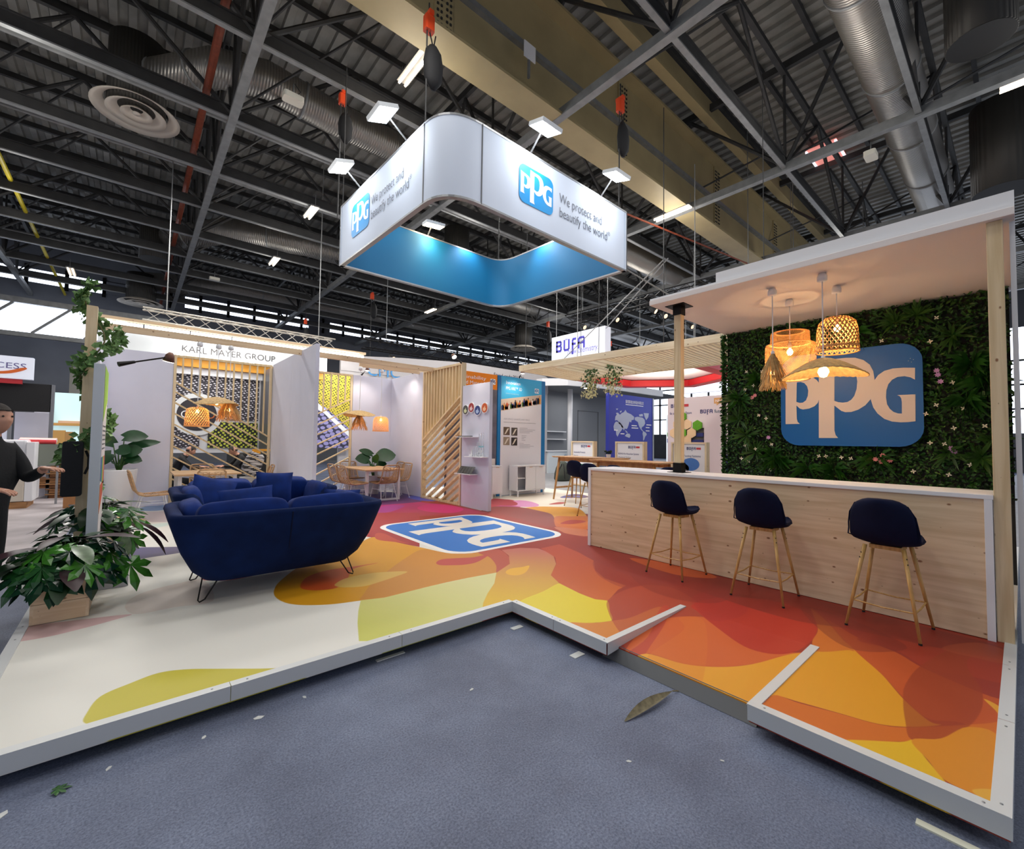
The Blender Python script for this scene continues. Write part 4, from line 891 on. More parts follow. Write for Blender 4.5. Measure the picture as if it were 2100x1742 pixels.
t=pend('shaggy straw skirt lamp under the wide straw hat by the narrow screen',4.07,10.27,3.345,2.2,G2); fringe(t,4.07,10.27,2.2,.28,.03,.15,STRAW,220,11); fringe(t,4.07,10.27,2.0,.18,.12,.18,BAMB,120,12); bulb(t,4.07,10.27,2.08,.022,2)
t=pend('bell shaped bamboo lamp glowing over the second table',4.62,10.3,3.345,2.2,G2); weave(t,4.62,10.3,[(.04,2.18),(.13,2.17),(.165,2.13),(.18,2.05),(.19,1.82)],30,BAMB,turns=.5,wd=.014); bulb(t,4.62,10.3,2.1,.03,9)
# arm spotlights clipped to wall tops
def armlight(label,base,head,aim,e=30):
    t=thing('arm_spotlight',label,'lamp',base,'arm spotlights on the wall tops'); b=Vector(base);h=Vector(head)
    d=(h-b).normalized(); MB().tube([b,b+d*.14],.02,8,taper=[.026,.014]).build('clamp',BLACKM,t); MB().tube([b,h],.008,6).build('arm',BLACKM,t)
    a=((Vector(aim)-h).normalized()+Vector((-.1,-.5,-.5))).normalized(); mb=MB(); mb.tube([h-a*.05,h-a*.02,h+a*.05],.05,12,taper=[.018,.04,.055]); mb.build('lamp_head',mat('copper_head',(120,84,70),.4,.4),t,smooth=True)
    mb=MB(); mb.tube([h+a*.051,h+a*.054],.05,12); mb.build('lamp_glass',mat('lamp_glass',(255,250,240),.3,emit=(255,236,214),estr=10),t)
    lamp('arm_light','SPOT',tuple(h+a*.1),e,(1,.9,.78),.06,aim=aim,spot=110,blend=.8)
armlight('arm spotlight reaching out from the lit info totem',(-.13,5.9,2.33),(.28,6.05,2.48),(.1,7.5,1.4),14)
armlight('arm spotlight above the slatted screen and the orange header',(5.62,8.3,3.38),(5.2,8.0,3.45),(5.4,6.5,2.0),26)
armlight('arm spotlight above the corner wall of the second table',(4.75,11.9,3.4),(4.7,11.4,3.5),(4.7,11.9,2.2),22)
armlight('arm spotlight above the side wall by the second table',(5.62,10.6,3.4),(5.25,10.5,3.5),(5.6,10.8,2.0),22)
armlight('arm spotlight above the blue innovation panel',(8.1,9.1,3.4),(7.85,8.7,3.48),(7.9,9.1,2.6),24)
# ---------------------------------------------------------------- info totem, post and planters at the left
tot=thing('info_totem','tall white info totem with a green and rainbow printed face','totem',(-.27,6.4,D))
MB().box(-.305,-.225,5.87,6.62,.3,2.318).build('totem_body',mat('totem_grey_edge',(196,204,212),.5),tot,bevel=.003)
MB().box(-.21,.02,5.72,6.5,D+.002,.30).build('base_box',mat('base_grey',(178,180,186),.6),tot,bevel=.003)
X=-.2235; Y0,Y1=5.89,6.6
def tp(loops,m,name='print'): MB().poly(loops,(X,0,0),(0,1,0),(0,0,1),.0015).build(name,m,tot)
tp([[(Y0,.32),(Y1,.32),(Y1,2.3),(Y0,2.3)]],mat('totem_face',(232,224,222),.5))
X+=.002
tp([[(Y0,1.75),(6.1,1.82),(6.35,1.92),(Y1,1.98),(Y1,2.3),(Y0,2.3)]],mat('lime_print',(150,206,30),.5))
for k,c in enumerate(((60,110,170),(90,170,90),(220,160,60),(180,70,90))): tp([[(Y0+.18*k,1.17-.02*k),(Y0+.18*k+.165,1.15-.02*k),(Y0+.18*k+.165,1.4),(Y0+.18*k,1.4)]],mat('tile_print%d'%k,c,.5))
for k,c in enumerate(((220,120,50),(200,60,60),(210,90,50),(90,160,80))): tp([[(Y0+.18*k,.85+.05*k),(Y0+.18*k+.165,.9+.05*k),(Y0+.18*k+.165,1.13),(Y0+.18*k,1.13)]],mat('tile_print_b%d'%k,c,.5))
for k in range(6): tp([[(Y0+.05,1.7-.045*k),(Y1-.15,1.7-.045*k),(Y1-.15,1.715-.045*k),(Y0+.05,1.715-.045*k)]],INK,'print_line')
vp=thing('vine_post','leaning pine post wound with an ivy vine behind the totem','post',(-.4,6.67,D))
MB().bar((-.40,6.75,D),(-.38,6.68,3.04),.09,.09,(0,1,0)).build('timber_post',PINEZ,vp)
def vpt(r):
    z=r.uniform(.9,3.3); a=z*7+r.uniform(-.6,.6); q=.09+.07*math.sin(z*5.2)+r.uniform(0,.07)
    return (-.36+q*math.cos(a)*1.1,6.70+q*math.sin(a)*.8,z),(math.cos(a),math.sin(a),.2)
leafset(760,vpt,'vine_leaves',mat('ivy_green',(104,140,78),.45,var=.3,vscale=12),vp,(.05,.10),11,.8)
MB().tube([(-.36+.09*math.cos(z*7),6.70+.09*math.sin(z*7),z) for z in np.arange(.8,3.2,.06)],.008,5).build('vine_stem',mat('vine_bark',(96,90,56),.7),vp)
bag=thing('padded_case','black padded case hanging on the back of the vine post','case',(-.5,6.5,.9))
MB().loft([[(-.545+a,6.50+b*.0+dy,.97+c*.58) for a,c in rrect(0,.16,0,1,.035)] for dy,b in ((0,0),(.1,0))]).build('case_body',mat('black_nylon',(16,16,18),.6,bump=.2,bscale=200),bag,bevel=.006)
MB().tube([(-.37,6.55,1.2),(-.345,6.56,1.28),(-.345,6.56,1.38),(-.37,6.55,1.45)],.012,6).build('case_handle',BLACK,bag)
# fatsia leaf: a hand-shaped leaf with seven fingers, shared by many leaves
def handleaf(sz,fold=.12):
    mb=MB(); V=[(0,0,0)]; F=[]
    ang=[-128,-88,-46,0,46,88,128]; ln=[.55,.8,.95,1.05,.95,.8,.55]
    ring=[]
    for i,(a,l) in enumerate(zip(ang,ln)):
        a_=R3(a); d=Vector((math.cos(a_),math.sin(a_),0)); sd=Vector((-d.y,d.x,0)); l*=sz; w=.17*sz
        dz=lambda r:-fold*r*r/sz*1.6
        p=[d*l*.38-sd*w*.75,d*l*.68-sd*w*1.0,d*l*1.0,d*l*.68+sd*w*1.0,d*l*.38+sd*w*.75]
        c1=d*l*.68
        b=len(V); V+=[(q.x,q.y,dz(q.length)-(.02*sz if k in (0,4) else .0)) for k,q in enumerate(p)]+[(c1.x,c1.y,dz(c1.length)+.035*sz)]
        F+=[(0,b,b+1,b+5),(b+1,b+2,b+5),(b+2,b+3,b+5),(b+3,b+4,0,b+5)]
    mb.add(V,F); return mb
def lanceleaf(l,w,fold=.2,droop=.25):
    mb=MB(); V=[];F=[]
    for i in range(7):
        u=i/6; h=w/2*math.sin(math.pi*(u*.95+.03))**.8; z=-droop*l*u*u
        V+=[(l*u,h,z+h*fold),(l*u,0,z),(l*u,-h,z+h*fold)]
    for i in range(6): a=3*i; F+=[(a,a+1,a+4,a+3),(a+1,a+2,a+5,a+4)]
    mb.add(V,F); return mb
GLOSS=[mat('fatsia_green',(30,76,34),.22,var=.25,vscale=14),mat('fatsia_bright',(62,122,40),.25,var=.25,vscale=14),mat('fatsia_dark',(16,50,32),.2,var=.25,vscale=14)]
def planter(label,x0,x1,y0,y1,zt,hands,lances,seed,zspread,bias=(0,0),extra=()):
    t=thing('planter_box',label,'planter',((x0+x1)/2,(y0+y1)/2,D)); h=zt
    n=2
    for k in range(n):
        a=D+.004+(h-D)*k/n; b=D+.004+(h-D)*(k+1)/n-.003
        MB().box(x0+.02,x1-.02,y0,y0+.02,a,b).build('plank',PINE,t); MB().box(x0+.02,x1-.02,y1-.02,y1,a,b).build('plank',PINE,t)
        MB().box(x0,x0+.02,y0,y1,a,b).build('plank',PINEY,t); MB().box(x1-.02,x1,y0,y1,a,b).build('plank',PINEY,t)
    MB().box(x0+.02,x1-.02,y0+.02,y1-.02,D+.02,zt-.05).build('soil',SOIL,t)
    rng=random.Random(seed); cx,cy=(x0+x1)/2,(y0+y1)/2
    protos=[handleaf(.2).build('hand_leaf',m,t,smooth=False) for m in GLOSS]+[lanceleaf(.34,.12).build('lance_leaf',m,t,smooth=True) for m in (LEAF4,LEAF1,mat('striped_leaf',(96,116,88),.3,var=.45,vscale=16))]
    used=set()
    mb=MB()
    for i in range(hands+lances+len(extra)):
        k=rng.choice((0,0,1,2,2)) if i<hands else 3+rng.choice((0,1,2,0))
        a=rng.uniform(0,6.283); rr=(rng.random()**.6)*(.36 if i<hands else .2); z=zt+rng.uniform(.02,zspread)*(1-rr*.9)
        p=Vector((cx+bias[0]*rr*2+rr*math.cos(a),cy+bias[1]*rr*2+rr*math.sin(a)*1.2,z)); s=rng.uniform(.7,1.2)
        if i<hands: M=Matrix.Translation(p)@Matrix.Rotation(a,4,'Z')@Matrix.Rotation(rng.uniform(.25,.95)*min(1,rr*3+.2),4,'Y')@Matrix.Rotation(rng.uniform(-.3,.3),4,'X')@Matrix.Scale(s,4)
        else: M=Matrix.Translation(p)@Matrix.Rotation(a,4,'Z')@Matrix.Rotation(rng.uniform(-.3,.35),4,'Y')@Matrix.Scale(s*1.1,4)
        if i>=hands+lances:
            ex,ey,ez,yaw,tilt,s,k=extra[i-hands-lances]; p=Vector((ex,ey,ez)); M=Matrix.Translation(p)@Matrix.Rotation(R3(yaw),4,'Z')@Matrix.Rotation(R3(tilt),4,'Y')@Matrix.Scale(s,4)
        off=Vector(ORG[t.name]); M=Matrix.Translation(-off)@M@Matrix.Translation(Vector((0,0,0)))
        o=protos[k]
        # proto meshes are stored relative to the thing; shift their data once to their own origin
        if k not in used:
            o.data.transform(Matrix.Translation(off)); used.add(k); o.matrix_local=M
        else: dupm(o,M,t)
        q0=Vector((cx+rng.uniform(-.08,.08),cy+rng.uniform(-.1,.1),zt-.06)); mb.tube([q0,(q0+p)/2+Vector((0,0,.06)),p],.005,4,cap=False)
    for k,o in enumerate(protos):
        if k not in used: o.data.transform(Matrix.Translation(Vector(ORG[t.name]))); o.location=(0,0,zt-D+.05)
    mb.build('stalks',STEM,t,kind='stuff')
    return t
planter('front pine planter box overflowing with glossy hand-shaped leaves',-.545,-.215,4.97,5.62,.45,46,20,21,.34,(0,-.06),((.03,5.2,.47,-60,55,1.15,1),(-.22,5.0,.52,-75,60,1.2,2),(-.42,4.95,.5,-100,60,1.1,0),(-.10,5.15,.60,-40,40,1.0,1),(-.35,5.1,.66,-95,35,1.0,1)))
planter('rear planter of dark striped and purple leaves behind the totem base',-.50,-.02,6.7,7.2,.42,26,40,33,.52,(0,0),((.02,6.45,.72,-50,30,1.1,1),(.06,6.5,.66,-20,25,1.15,3),(-.02,6.4,.56,-80,70,.9,5),(.04,6.4,.5,-70,75,.95,1),(.0,6.5,.80,-60,20,1.0,0),(.1,6.5,.6,-15,40,1.2,3)))
lf=[((.06,5.05,.66),60,.2),((-.02,5.35,.72),20,.16)]
# ---------------------------------------------------------------- suspended square sign with rounded corners
sg=thing('hanging_sign','suspended square banner sign, white outside and blue inside, with rounded corners','sign',(5,6.8,5.0))
ZB,ZT=5.0,6.17
def corner(P,A,B,r0,r1,n=10):
    """rounded corner at P between the directions to A and B"""
    P=Vector(P);a=(Vector(A)-P).normalized()*r0;b=(Vector(B)-P).normalized()*r1
    return [tuple(P+a*(1-t)**2+b*t**2) for t in [k/n for k in range(n+1)]]
Lc=(2.95,8.65);Nc=(3.04,4.975);Rc=(7.25,5.02);Bc=(7.05,8.65)
nc=corner(Nc,Lc,Rc,.55,.62); bc=corner(Bc,Rc,Lc,.60,.50)
def wallstrip(pts,name,m,z0=ZB,z1=ZT,off=0,flip=False):
    mb=MB(); n=len(pts); V=[(x,y,z0) for x,y in pts]+[(x,y,z1) for x,y in pts]; F=[(i,i+1,n+i+1,n+i) for i in range(n-1)]
    mb.add(V,[f[::-1] for f in F] if flip else F); return mb.build(name,m,sg,smooth=len(pts)>3)
ctr=Vector((5.0,6.8))
def inset(pts,d):
    out=[]
    for i,p in enumerate(pts):
        a=Vector(pts[max(0,i-1)]);b=Vector(pts[min(len(pts)-1,i+1)]); t=(b-a).normalized(); n=Vector((-t.y,t.x))
        if (ctr-Vector(p)).dot(n)<0: n=-n
        out.append(tuple(Vector(p)+n*d))
    return out
OUTW=mat('sign_fabric_white',(212,222,238),.65); INB=mat('sign_fabric_blue',(0,116,168),.6)
segs=[[Lc,nc[0]],nc,[nc[-1],Rc],[Rc,bc[0]],bc,[bc[-1],Lc]]
for i,sgm in enumerate(segs):
    wallstrip(sgm,'outer_panel',OUTW); wallstrip(inset(sgm,.07),'inner_panel',INB,flip=True)
    for z in (ZB,ZT):
        mb=MB(); q=inset(sgm,.075); o_=inset(sgm,-.005); n=len(sgm)
        V=[(x,y,z-.015) for x,y in o_]+[(x,y,z-.015) for x,y in q]+[(x,y,z+.015) for x,y in o_]+[(x,y,z+.015) for x,y in q]
        F=[]
        for k in range(n-1): F+=[(k,n+k,n+k+1,k+1),(2*n+k,2*n+k+1,3*n+k+1,3*n+k),(k,k+1,2*n+k+1,2*n+k),(n+k,3*n+k,3*n+k+1,n+k+1)]
        mb.add(V,F).build('sign_frame',ALU,sg)
    for p in (sgm[0],sgm[-1]):
        a=inset(sgm,.0)[0 if p==sgm[0] else -1]; MB().tube([(a[0],a[1],ZB),(a[0],a[1],ZT)],.012,6).build('frame_post',ALU,sg)
def face(A,B):
    A=Vector((*A,0));B=Vector((*B,0));u=(B-A).normalized(); n=u.cross(Vector((0,0,1))); return A+n*.004,u
A1,u1=face(Lc,nc[0]); A2,u2=face(nc[-1],Rc); up=Vector((0,0,1))
THIN=mat('thin_grey_lettering',(104,108,122),.6)
for A,u,d0,dt in ((A1,u1,.57,1.39),(A2,u2,.715,1.63)):
    ppg(sg,A+u*d0+up*5.33,u,up,.76,.61,SIGNB,mat('sign_letters_white',(236,240,246),.6),th=.004)
    text('We protect and',.235,A+u*dt+up*5.64,u,up,THIN,sg,'lettering',.004,thin=-.004,width=1.15)
    text('beautify the world',.235,A+u*dt+up*5.40,u,up,THIN,sg,'lettering',.004,thin=-.004,width=1.31); text('\u00ae',.10,A+u*(dt+1.34)+up*5.51,u,up,THIN,sg,'lettering',.004)
A0=lamp  # floodlights on brackets over the sign's rim
def flood(label,pos,aim,e,warm=False,base=None):
    p=Vector(pos);a=(Vector(aim)-p); a=Vector((a.x*.45,a.y*.45,-.6)).normalized(); t=thing('floodlight',label,'lamp',pos,'floodlights over the hanging sign')
    sd=a.cross(Vector((0,0,1))).normalized(); u=sd.cross(a)
    def bx(c,w_,h_,d_,name,m):
        mb=MB(); mb.bar(c-a*d_/2,c+a*d_/2,w_,h_,u); return mb.build(name,m,t)
    bx(p,.42,.32,.06,'housing',mat('lamp_housing',(190,194,198),.4,.4)); bx(p+a*.032,.39,.29,.006,'led_glass',mat('warm_floodlight',(255,255,255),.3,emit=(255,226,170),estr=30) if warm else LED)
    for k in range(5): MB().bar(p-a*.03+sd*(-.12+.06*k),p-a*.06+sd*(-.12+.06*k),.006,.22,u).build('cooling_fin',ALU,t)
    b=Vector(base); MB().tube([p-a*.05,Vector((p.x,p.y,p.z))-a*.08,b],.014,6).build('bracket',ALU,t)
    lamp('flood_light','SPOT',tuple(p+a*.06),e,(1,.86,.62) if warm else (.93,.97,1),.12,aim=aim,spot=105,blend=.9)
flood('floodlight at the far left end of the sign',(2.62,7.75,6.42),(3.05,7.75,6.08),52,base=(2.97,7.75,6.18))
flood('floodlight over the left face near the rounded corner',(2.62,6.05,6.42),(3.1,6.05,6.08),52,base=(3.02,6.05,6.18))
flood('floodlight over the front face above the badge',(4.62,4.66,6.42),(4.62,5.05,6.08),52,base=(4.62,5.0,6.18))
flood('floodlight at the right end of the front face',(6.42,4.66,6.42),(6.42,5.05,6.08),52,base=(6.42,5.0,6.18))
flood('warm floodlight shining into the blue inside of the sign',(4.85,8.35,6.35),(4.9,8.6,5.3),60,True,base=(4.85,8.62,6.18))
lamp('flood_light','SPOT',(6.75,7.2,6.4),50,(.9,.96,1),.1,aim=(7.05,7.0,5.6),spot=120,blend=.9)
lamp('flood_light','SPOT',(5.9,8.4,6.4),50,(.9,.96,1),.1,aim=(5.9,8.62,5.6),spot=120,blend=.9)
# chain hoists with black chain bags
HO=mat('hoist_orange',(226,74,30),.5)
def hoist(label,p,zt,zb,sc=1):
    x,y,z=p; t=thing('chain_hoist',label,'hoist',p,'orange chain hoists on the roof grid')
    MB().tube([(x,y,zt),(x,y,z+.3*sc)],.012,6).build('sling',DARKST,t)
    MB().loft([[(x+a*sc,y+b*sc,z+h*sc) for a,b in rrect(-.09,.09,-.07,.07,.03,2)] for h in (0,.06,.2,.26)]).build('hoist_body',HO,t)
    MB().box(x-.045*sc,x+.045*sc,y-.1*sc,y+.1*sc,z+.26*sc,z+.34*sc).build('hoist_hook_block',HO,t)
    mb=MB(); rings=[]
    for u,r in ((0,.06),(.15,.14),(.45,.18),(.8,.16),(1,.05)): rings.append([(x+.1*sc+r*sc*math.cos(6.283*k/10)*(1+.15*math.sin(3*k)),y+r*.6*sc*math.sin(6.283*k/10),z-.2*sc-.8*sc*u) for k in range(10)])
    mb.loft(rings); mb.build('chain_bag',mat('bag_black',(18,18,20),.8,bump=.4,bscale=12),t,smooth=True)
    for dx in (.02,.14): MB().tube([(x+dx*sc,y,z),(x+.1*sc,y,z-.25*sc)],.012,5).build('bag_strap',BLACK,t)
    MB().tube([(x-.03,y,z),(x-.03,y,zb)],.014,6).build('chain',DARKST,t)
    return t
hoist('orange chain hoist with a black bag right above the sign, nearest the girder',(3.52,6.35,8.45),8.95,6.2,.95)
hoist('orange chain hoist with a black bag over the left end of the sign',(3.1,9.2,8.65),9.02,6.2,.8)
hoist('orange chain hoist hanging from the girder over the right end of the sign',(7.35,5.25,8.4),9.0,6.2,.9)
hoist('orange chain hoist over the far rear corner of the sign',(7.0,8.7,8.6),9.0,6.2,.8)
for lab,p,zb in (('small orange hoist far behind, above the divider wall',(8.3,19.8,8.2),5.2),('small orange hoist far behind, left of the dark truss',(7.1,26,8.0),5.2),('small orange hoist above the orange header',(17.3,17.1,8.0),5.6),('small orange hoist left of the hanging name board',(23,17.1,7.8),5.5)): hoist(lab,p,9.02,zb,.9)
# ---------------------------------------------------------------- things on the display panel
X=5.618
for (y,z),c,c2,l in (((8.07,2.30),(70,72,70),(214,220,170),'round sample disc in black and pale green, first on the display panel'),((7.85,2.34),(160,40,44),(230,200,200),'round red sample disc on the display panel'),((7.62,2.27),(26,50,120),(170,190,220),'round blue sample disc on the display panel'),((7.37,2.31),(200,84,24),(240,190,150),'round orange sample disc nearest the edge of the display panel')):
    t=thing('sample_disc',l,'display sample',(X,y,z),'round samples on the display panel')
    P=[(.115*math.cos(6.283*k/28),.115*math.sin(6.283*k/28)) for k in range(28)]; Q=[(a*.87,b*.87) for a,b in P]
    MB().poly([P],(X,y,z),(0,-1,0),(0,0,1),.03).build('disc_rim',WHITE,t); MB().poly([Q],(X-.03,y,z),(0,-1,0),(0,0,1),.002).build('disc_print',mat('disc_%d'%c[0],c,.4),t)
    MB().poly([smooth_loop([(-.045,-.05),(-.05,.0),(-.01,.01),(.015,.045),(.03,.0),(.06,-.02),(.03,-.06),(-.01,-.07)],4)],(X-.0325,y,z),(0,-1,0),(0,0,1),.002).build('disc_motif',mat('motif_%d'%c2[0],c2,.4),t)
def wshelf(l,y0,y1,z):
    o=MB().box(X-.20,X,y0,y1,z-.015,z).build('wall_shelf',LAMW,bevel=.002); tag(o,l,'shelf','small shelves on the display panel')
wshelf('upper small white shelf on the display panel with thin rods',7.6,8.22,1.70); wshelf('middle small white shelf on the display panel with glass tubes',7.26,7.85,1.28); wshelf('lower small white shelf on the display panel with dark sample tiles',7.6,8.22,.90)
CARBON=mat('carbon_black',(22,23,26),.35,bump=.2,bscale=90)
for k in range(5):
    o=MB().tube([(X-.17+.03*k,7.68+.02*k,1.711),(X-.16+.03*k,8.15-.03*k,1.711)],.009,6).build('carbon_rod',CARBON); tag(o,('hindmost','second hindmost','middle','second frontmost','frontmost')[4-k]+' thin dark rod on the upper shelf of the display panel','rod','rods on the upper shelf')
GLASS=mat('clear_glass',(240,248,250),.05,trans=.9,alpha=.45); LIQ=mat('pale_blue_liquid',(150,210,220),.3)
for k,(y,h,r) in enumerate(((7.33,.50,.03),(7.41,.48,.032),(7.49,.30,.028),(7.56,.22,.028),(7.63,.2,.02),(7.7,.14,.022),(7.76,.05,.025))):
    t=thing('glass_tube',('tallest glass tube with a blue band on the middle shelf','second tall glass tube with a blue band on the middle shelf','half-height glass tube on the middle shelf','squat clear tube on the middle shelf','slim clear vial on the middle shelf','short white vial on the middle shelf','small flat dish at the end of the middle shelf')[k],'sample tube',(X-.1,y,1.28),'glass samples on the middle shelf')
    MB().lathe([(r*1.2,0),(r*1.2,.01),(r,.012),(r,h),(r*1.15,h+.004)],(X-.1,y,1.281),14,cap=False).build('tube_glass',GLASS if k<5 else WHITE,t,smooth=True)
    if k<2: MB().lathe([(r*1.02,.20),(r*1.02,.225)],(X-.1,y,1.281),14,cap=False).build('tube_band',LIQ,t); MB().box(X-.1-r*.8,X-.1-r*.8+.001,y-.02,y+.02,1.37,1.42).build('tube_tag',WHITE,t)
for k in range(5):
    o=MB().bar((X-.16,7.68+.11*k,.905),(X-.05,7.68+.11*k,1.05),.10,.008,(1,0,0)).build('sample_tile',mat('tile_dark_%d'%k,(12+6*k,15+5*k,17+3*k),.35)); tag(o,('palest grey','second palest','middle charcoal','second blackest','blackest')[4-k]+' sample tile on the lower shelf of the display panel','sample tile','sample tiles on the lower shelf')
# ---------------------------------------------------------------- innovation panel, orange panel, cabinets
PB=mat('panel_blue',(0,116,178),.5); 
pn=thing('innovation_panel','tall blue framed innovation panel with a photo strip and printed text','display panel',(8.25,9.15,D))
MB().box(7.36,9.14,9.12,9.2,D,3.38).build('panel_frame',PB,pn,bevel=.002)
def onpan(t,y):
    return lambda loops,m,name='print',d=.002: MB().poly(loops,(0,y,0),(1,0,0),(0,0,1),d).build(name,m,t)
pr=onpan(pn,9.118)
R_=lambda a,b,c,d:[(a,c),(b,c),(b,d),(a,d)]
pr([R_(7.46,8.98,D+.01,3.37)],mat('panel_white',(230,228,232),.6),'panel_face',.004)
pr=onpan(pn,9.113)
pr([[(7.46,2.74),(8.98,2.98),(8.98,3.37),(7.46,3.37)]],mat('header_blue',(60,176,224),.5),'header_print')
pr([[(7.46,2.42),(8.98,2.70),(8.98,2.98),(7.46,2.74)]],mat('photo_cream',(214,196,176),.6),'photo_strip')
rg=random.Random(3)
pr=onpan(pn,9.1125)
for k in range(26):
    x=7.5+1.42*(k+.5)/26+rg.uniform(-.02,.02); b=2.44+.28*(x-7.46)/1.52; h=rg.uniform(.1,.24)
    h*=.8; pr([[(x+.022*math.cos(6.283*i/10),b+h+.022+.026*math.sin(6.283*i/10)) for i in range(10)]],mat('photo_skin_%d'%(k%3),[(214,170,140),(190,140,110),(90,70,60)][k%3],.6),'photo_figure',.0025)
    pr([[(x-.045,b),(x+.045,b),(x+.05,b+h*.7),(x+.025,b+h),(x-.025,b+h),(x-.05,b+h*.7)]],mat('photo_tone_%d'%(k%8),[(30,50,90),(220,150,60),(24,28,34),(200,90,50),(230,220,210),(90,120,60),(60,80,150),(150,110,80)][k%8],.6),'photo_figure')
WP=mat('white_print',(245,245,245),.5)
text('Innovation',.13,(7.62,9.11,3.17),(1,0,0),(0,0,1),WP,pn,width=.52); text('PPG ARE\u2122 3D',.12,(7.62,9.11,3.02),(1,0,0),(0,0,1),WP,pn,width=.58)
text('Additive manufacturing',.05,(7.62,9.11,2.90),(1,0,0),(0,0,1),mat('pale_print',(190,225,235),.5),pn,thin=-.005)
ppg(pn,(8.70,9.112,3.0),(1,0,0),(0,0,1),.17,.14,WP,PB,th=.003)
text('AEROSPACE GASKETS AND SEALS',.06,(7.56,9.11,2.2),(1,0,0),(0,0,1),mat('pale_grey_print',(170,172,180),.6),pn,width=.95,thin=-.005)
pr([R_(7.56,8.76,2.13,2.136)],INK,'print_line')
for i,(a,b) in enumerate(((7.56,2.0),(7.84,1.99),(7.56,1.73),(7.84,1.72))):
    pr([R_(a,a+.22,b-.22,b)],mat('photo_dark_%d'%i,[(96,76,60),(80,72,66),(150,132,112),(52,42,38)][i],.6),'photo')
    q=onpan(pn,9.112); q([[(a+.03,b-.2),(a+.09,b-.18),(a+.2,b-.03),(a+.13,b-.04)]],mat('photo_light',(220,208,190),.6),'photo_motif')
for k,wd in enumerate((.3,.6,.5,.38,.0,.18,.16,.1,.14,0,.16,.4,.55,.4)):
    if wd: pr([R_(8.14+(.08 if 5<=k<=8 else 0),8.14+(.08 if 5<=k<=8 else 0)+wd,1.98-.042*k,1.988-.042*k)],mat('fine_print',(150,150,158),.6),'print_line')
op=thing('orange_panel','display panel with a bright orange header seen behind the slatted screen','display panel',(6.5,9.15,D))
MB().box(5.78,7.345,9.14,9.2,D,3.38).build('panel_board',mat('panel_dark_photo',(96,92,104),.5,var=.5,vscale=3),op)
po=onpan(op,9.138); po([R_(5.78,7.34,2.98,3.38)],ORANGE,'header_print',.003)
for s_,z,wd in (('Sustainability',3.2,1.05),('Engineered Materials',3.06,1.25)): text(s_,.13,(5.9 if wd<1.2 else 5.72,9.13,z),(1,0,0),(0,0,1),WP,op,width=wd)
po=onpan(op,9.134)
ppg(op,(7.1,9.134,3.11),(1,0,0),(0,0,1),.18,.15,WP,INKB,th=.003)
po([R_(5.8,7.3,D,1.15)],mat('panel_pale',(222,212,206),.6),'panel_face')
def cabinet(label,x0,x1,y0,y1,zl,z1,open_left=True):
    t=thing('white_cabinet',label,'cabinet',((x0+x1)/2,(y0+y1)/2,D)); w_=.018
    MB().box(x0,x1,y0,y1,z1-.025,z1).build('cabinet_top',LAMW,t,bevel=.002); MB().box(x0,x1,y0,y1,zl,zl+.02).build('bottom_board',LAMW,t)
    for x in (x0,x1-w_): MB().box(x,x+w_,y0+.03,y1,zl+.02,z1-.025).build('side_board',LAMW,t)
    MB().box(x0,x1,y1-.01,y1,zl+.02,z1-.025).build('back_board',LAMW,t)
    xm=x0+(.28 if open_left else 0)
    if open_left: MB().box(x0+w_,xm,y0+.02,y1-.02,(zl+z1)/2-.01,(zl+z1)/2+.01).build('shelf',LAMW,t)
    n=2 if open_left else 1
    for k in range(n):
        a=xm+(x1-xm)*k/n+.004; b=xm+(x1-xm)*(k+1)/n-.004; d=MB().box(a,b,y0,y0+.02,zl+.025,z1-.03).build('door',WHITE,t,bevel=.002)
        MB().box((a+b)/2-.05,(a+b)/2+.05,y0-.012,y0,z1-.05,z1-.04).build('handle',mat('wood_pull',(200,150,90),.5),d)
    for x in (x0+.02,x1-.05):
        for y in (y0+.02,y1-.05): MB().box(x,x+.03,y,y+.03,D,zl).build('leg',LAMW,t)
cabinet('white two-door cabinet with an open end before the blue panel',7.72,8.74,8.68,9.05,.30,.97)
cabinet('white cabinet mostly hidden behind the display panel edge',6.95,7.3,8.8,9.1,.26,.98,False)
# ---------------------------------------------------------------- pergola behind the bar
PPALE=woodmat('pale_slat_wood',(246,234,208),(232,214,180),0,1,.6,False); PPALEY=woodmat('pale_beam_wood',(244,228,196),(228,206,166),1)
pg=thing('slat_pergola','pine slatted pergola roof behind the bar with hanging greenery','pergola',(8.3,5.6,3.4))
for x in (7.12,9.32): MB().box(x,x+.06,3.12,8.1,3.33,3.47).build('edge_beam',PPALEY,pg)
for y in (3.12,8.04): MB().box(7.18,9.32,y,y+.06,3.33,3.47).build('edge_beam',PPALE,pg)
y=3.27
while y<7.98:
    gap=5.65<y<7.0
    MB().box(7.18,9.32,y,y+.045,3.35,3.42).build('slat',PPALE,pg); y+=.24 if gap else .098
for x,y in ((7.15,7.9),(9.35,3.3),(9.35,7.9)): MB().tube([(x,y,3.47),(x,y,9)],.008,5).build('hanging_wire',DARKST,pg)
pg.rotation_euler=(0,0,.06); pg.location.x+=.15
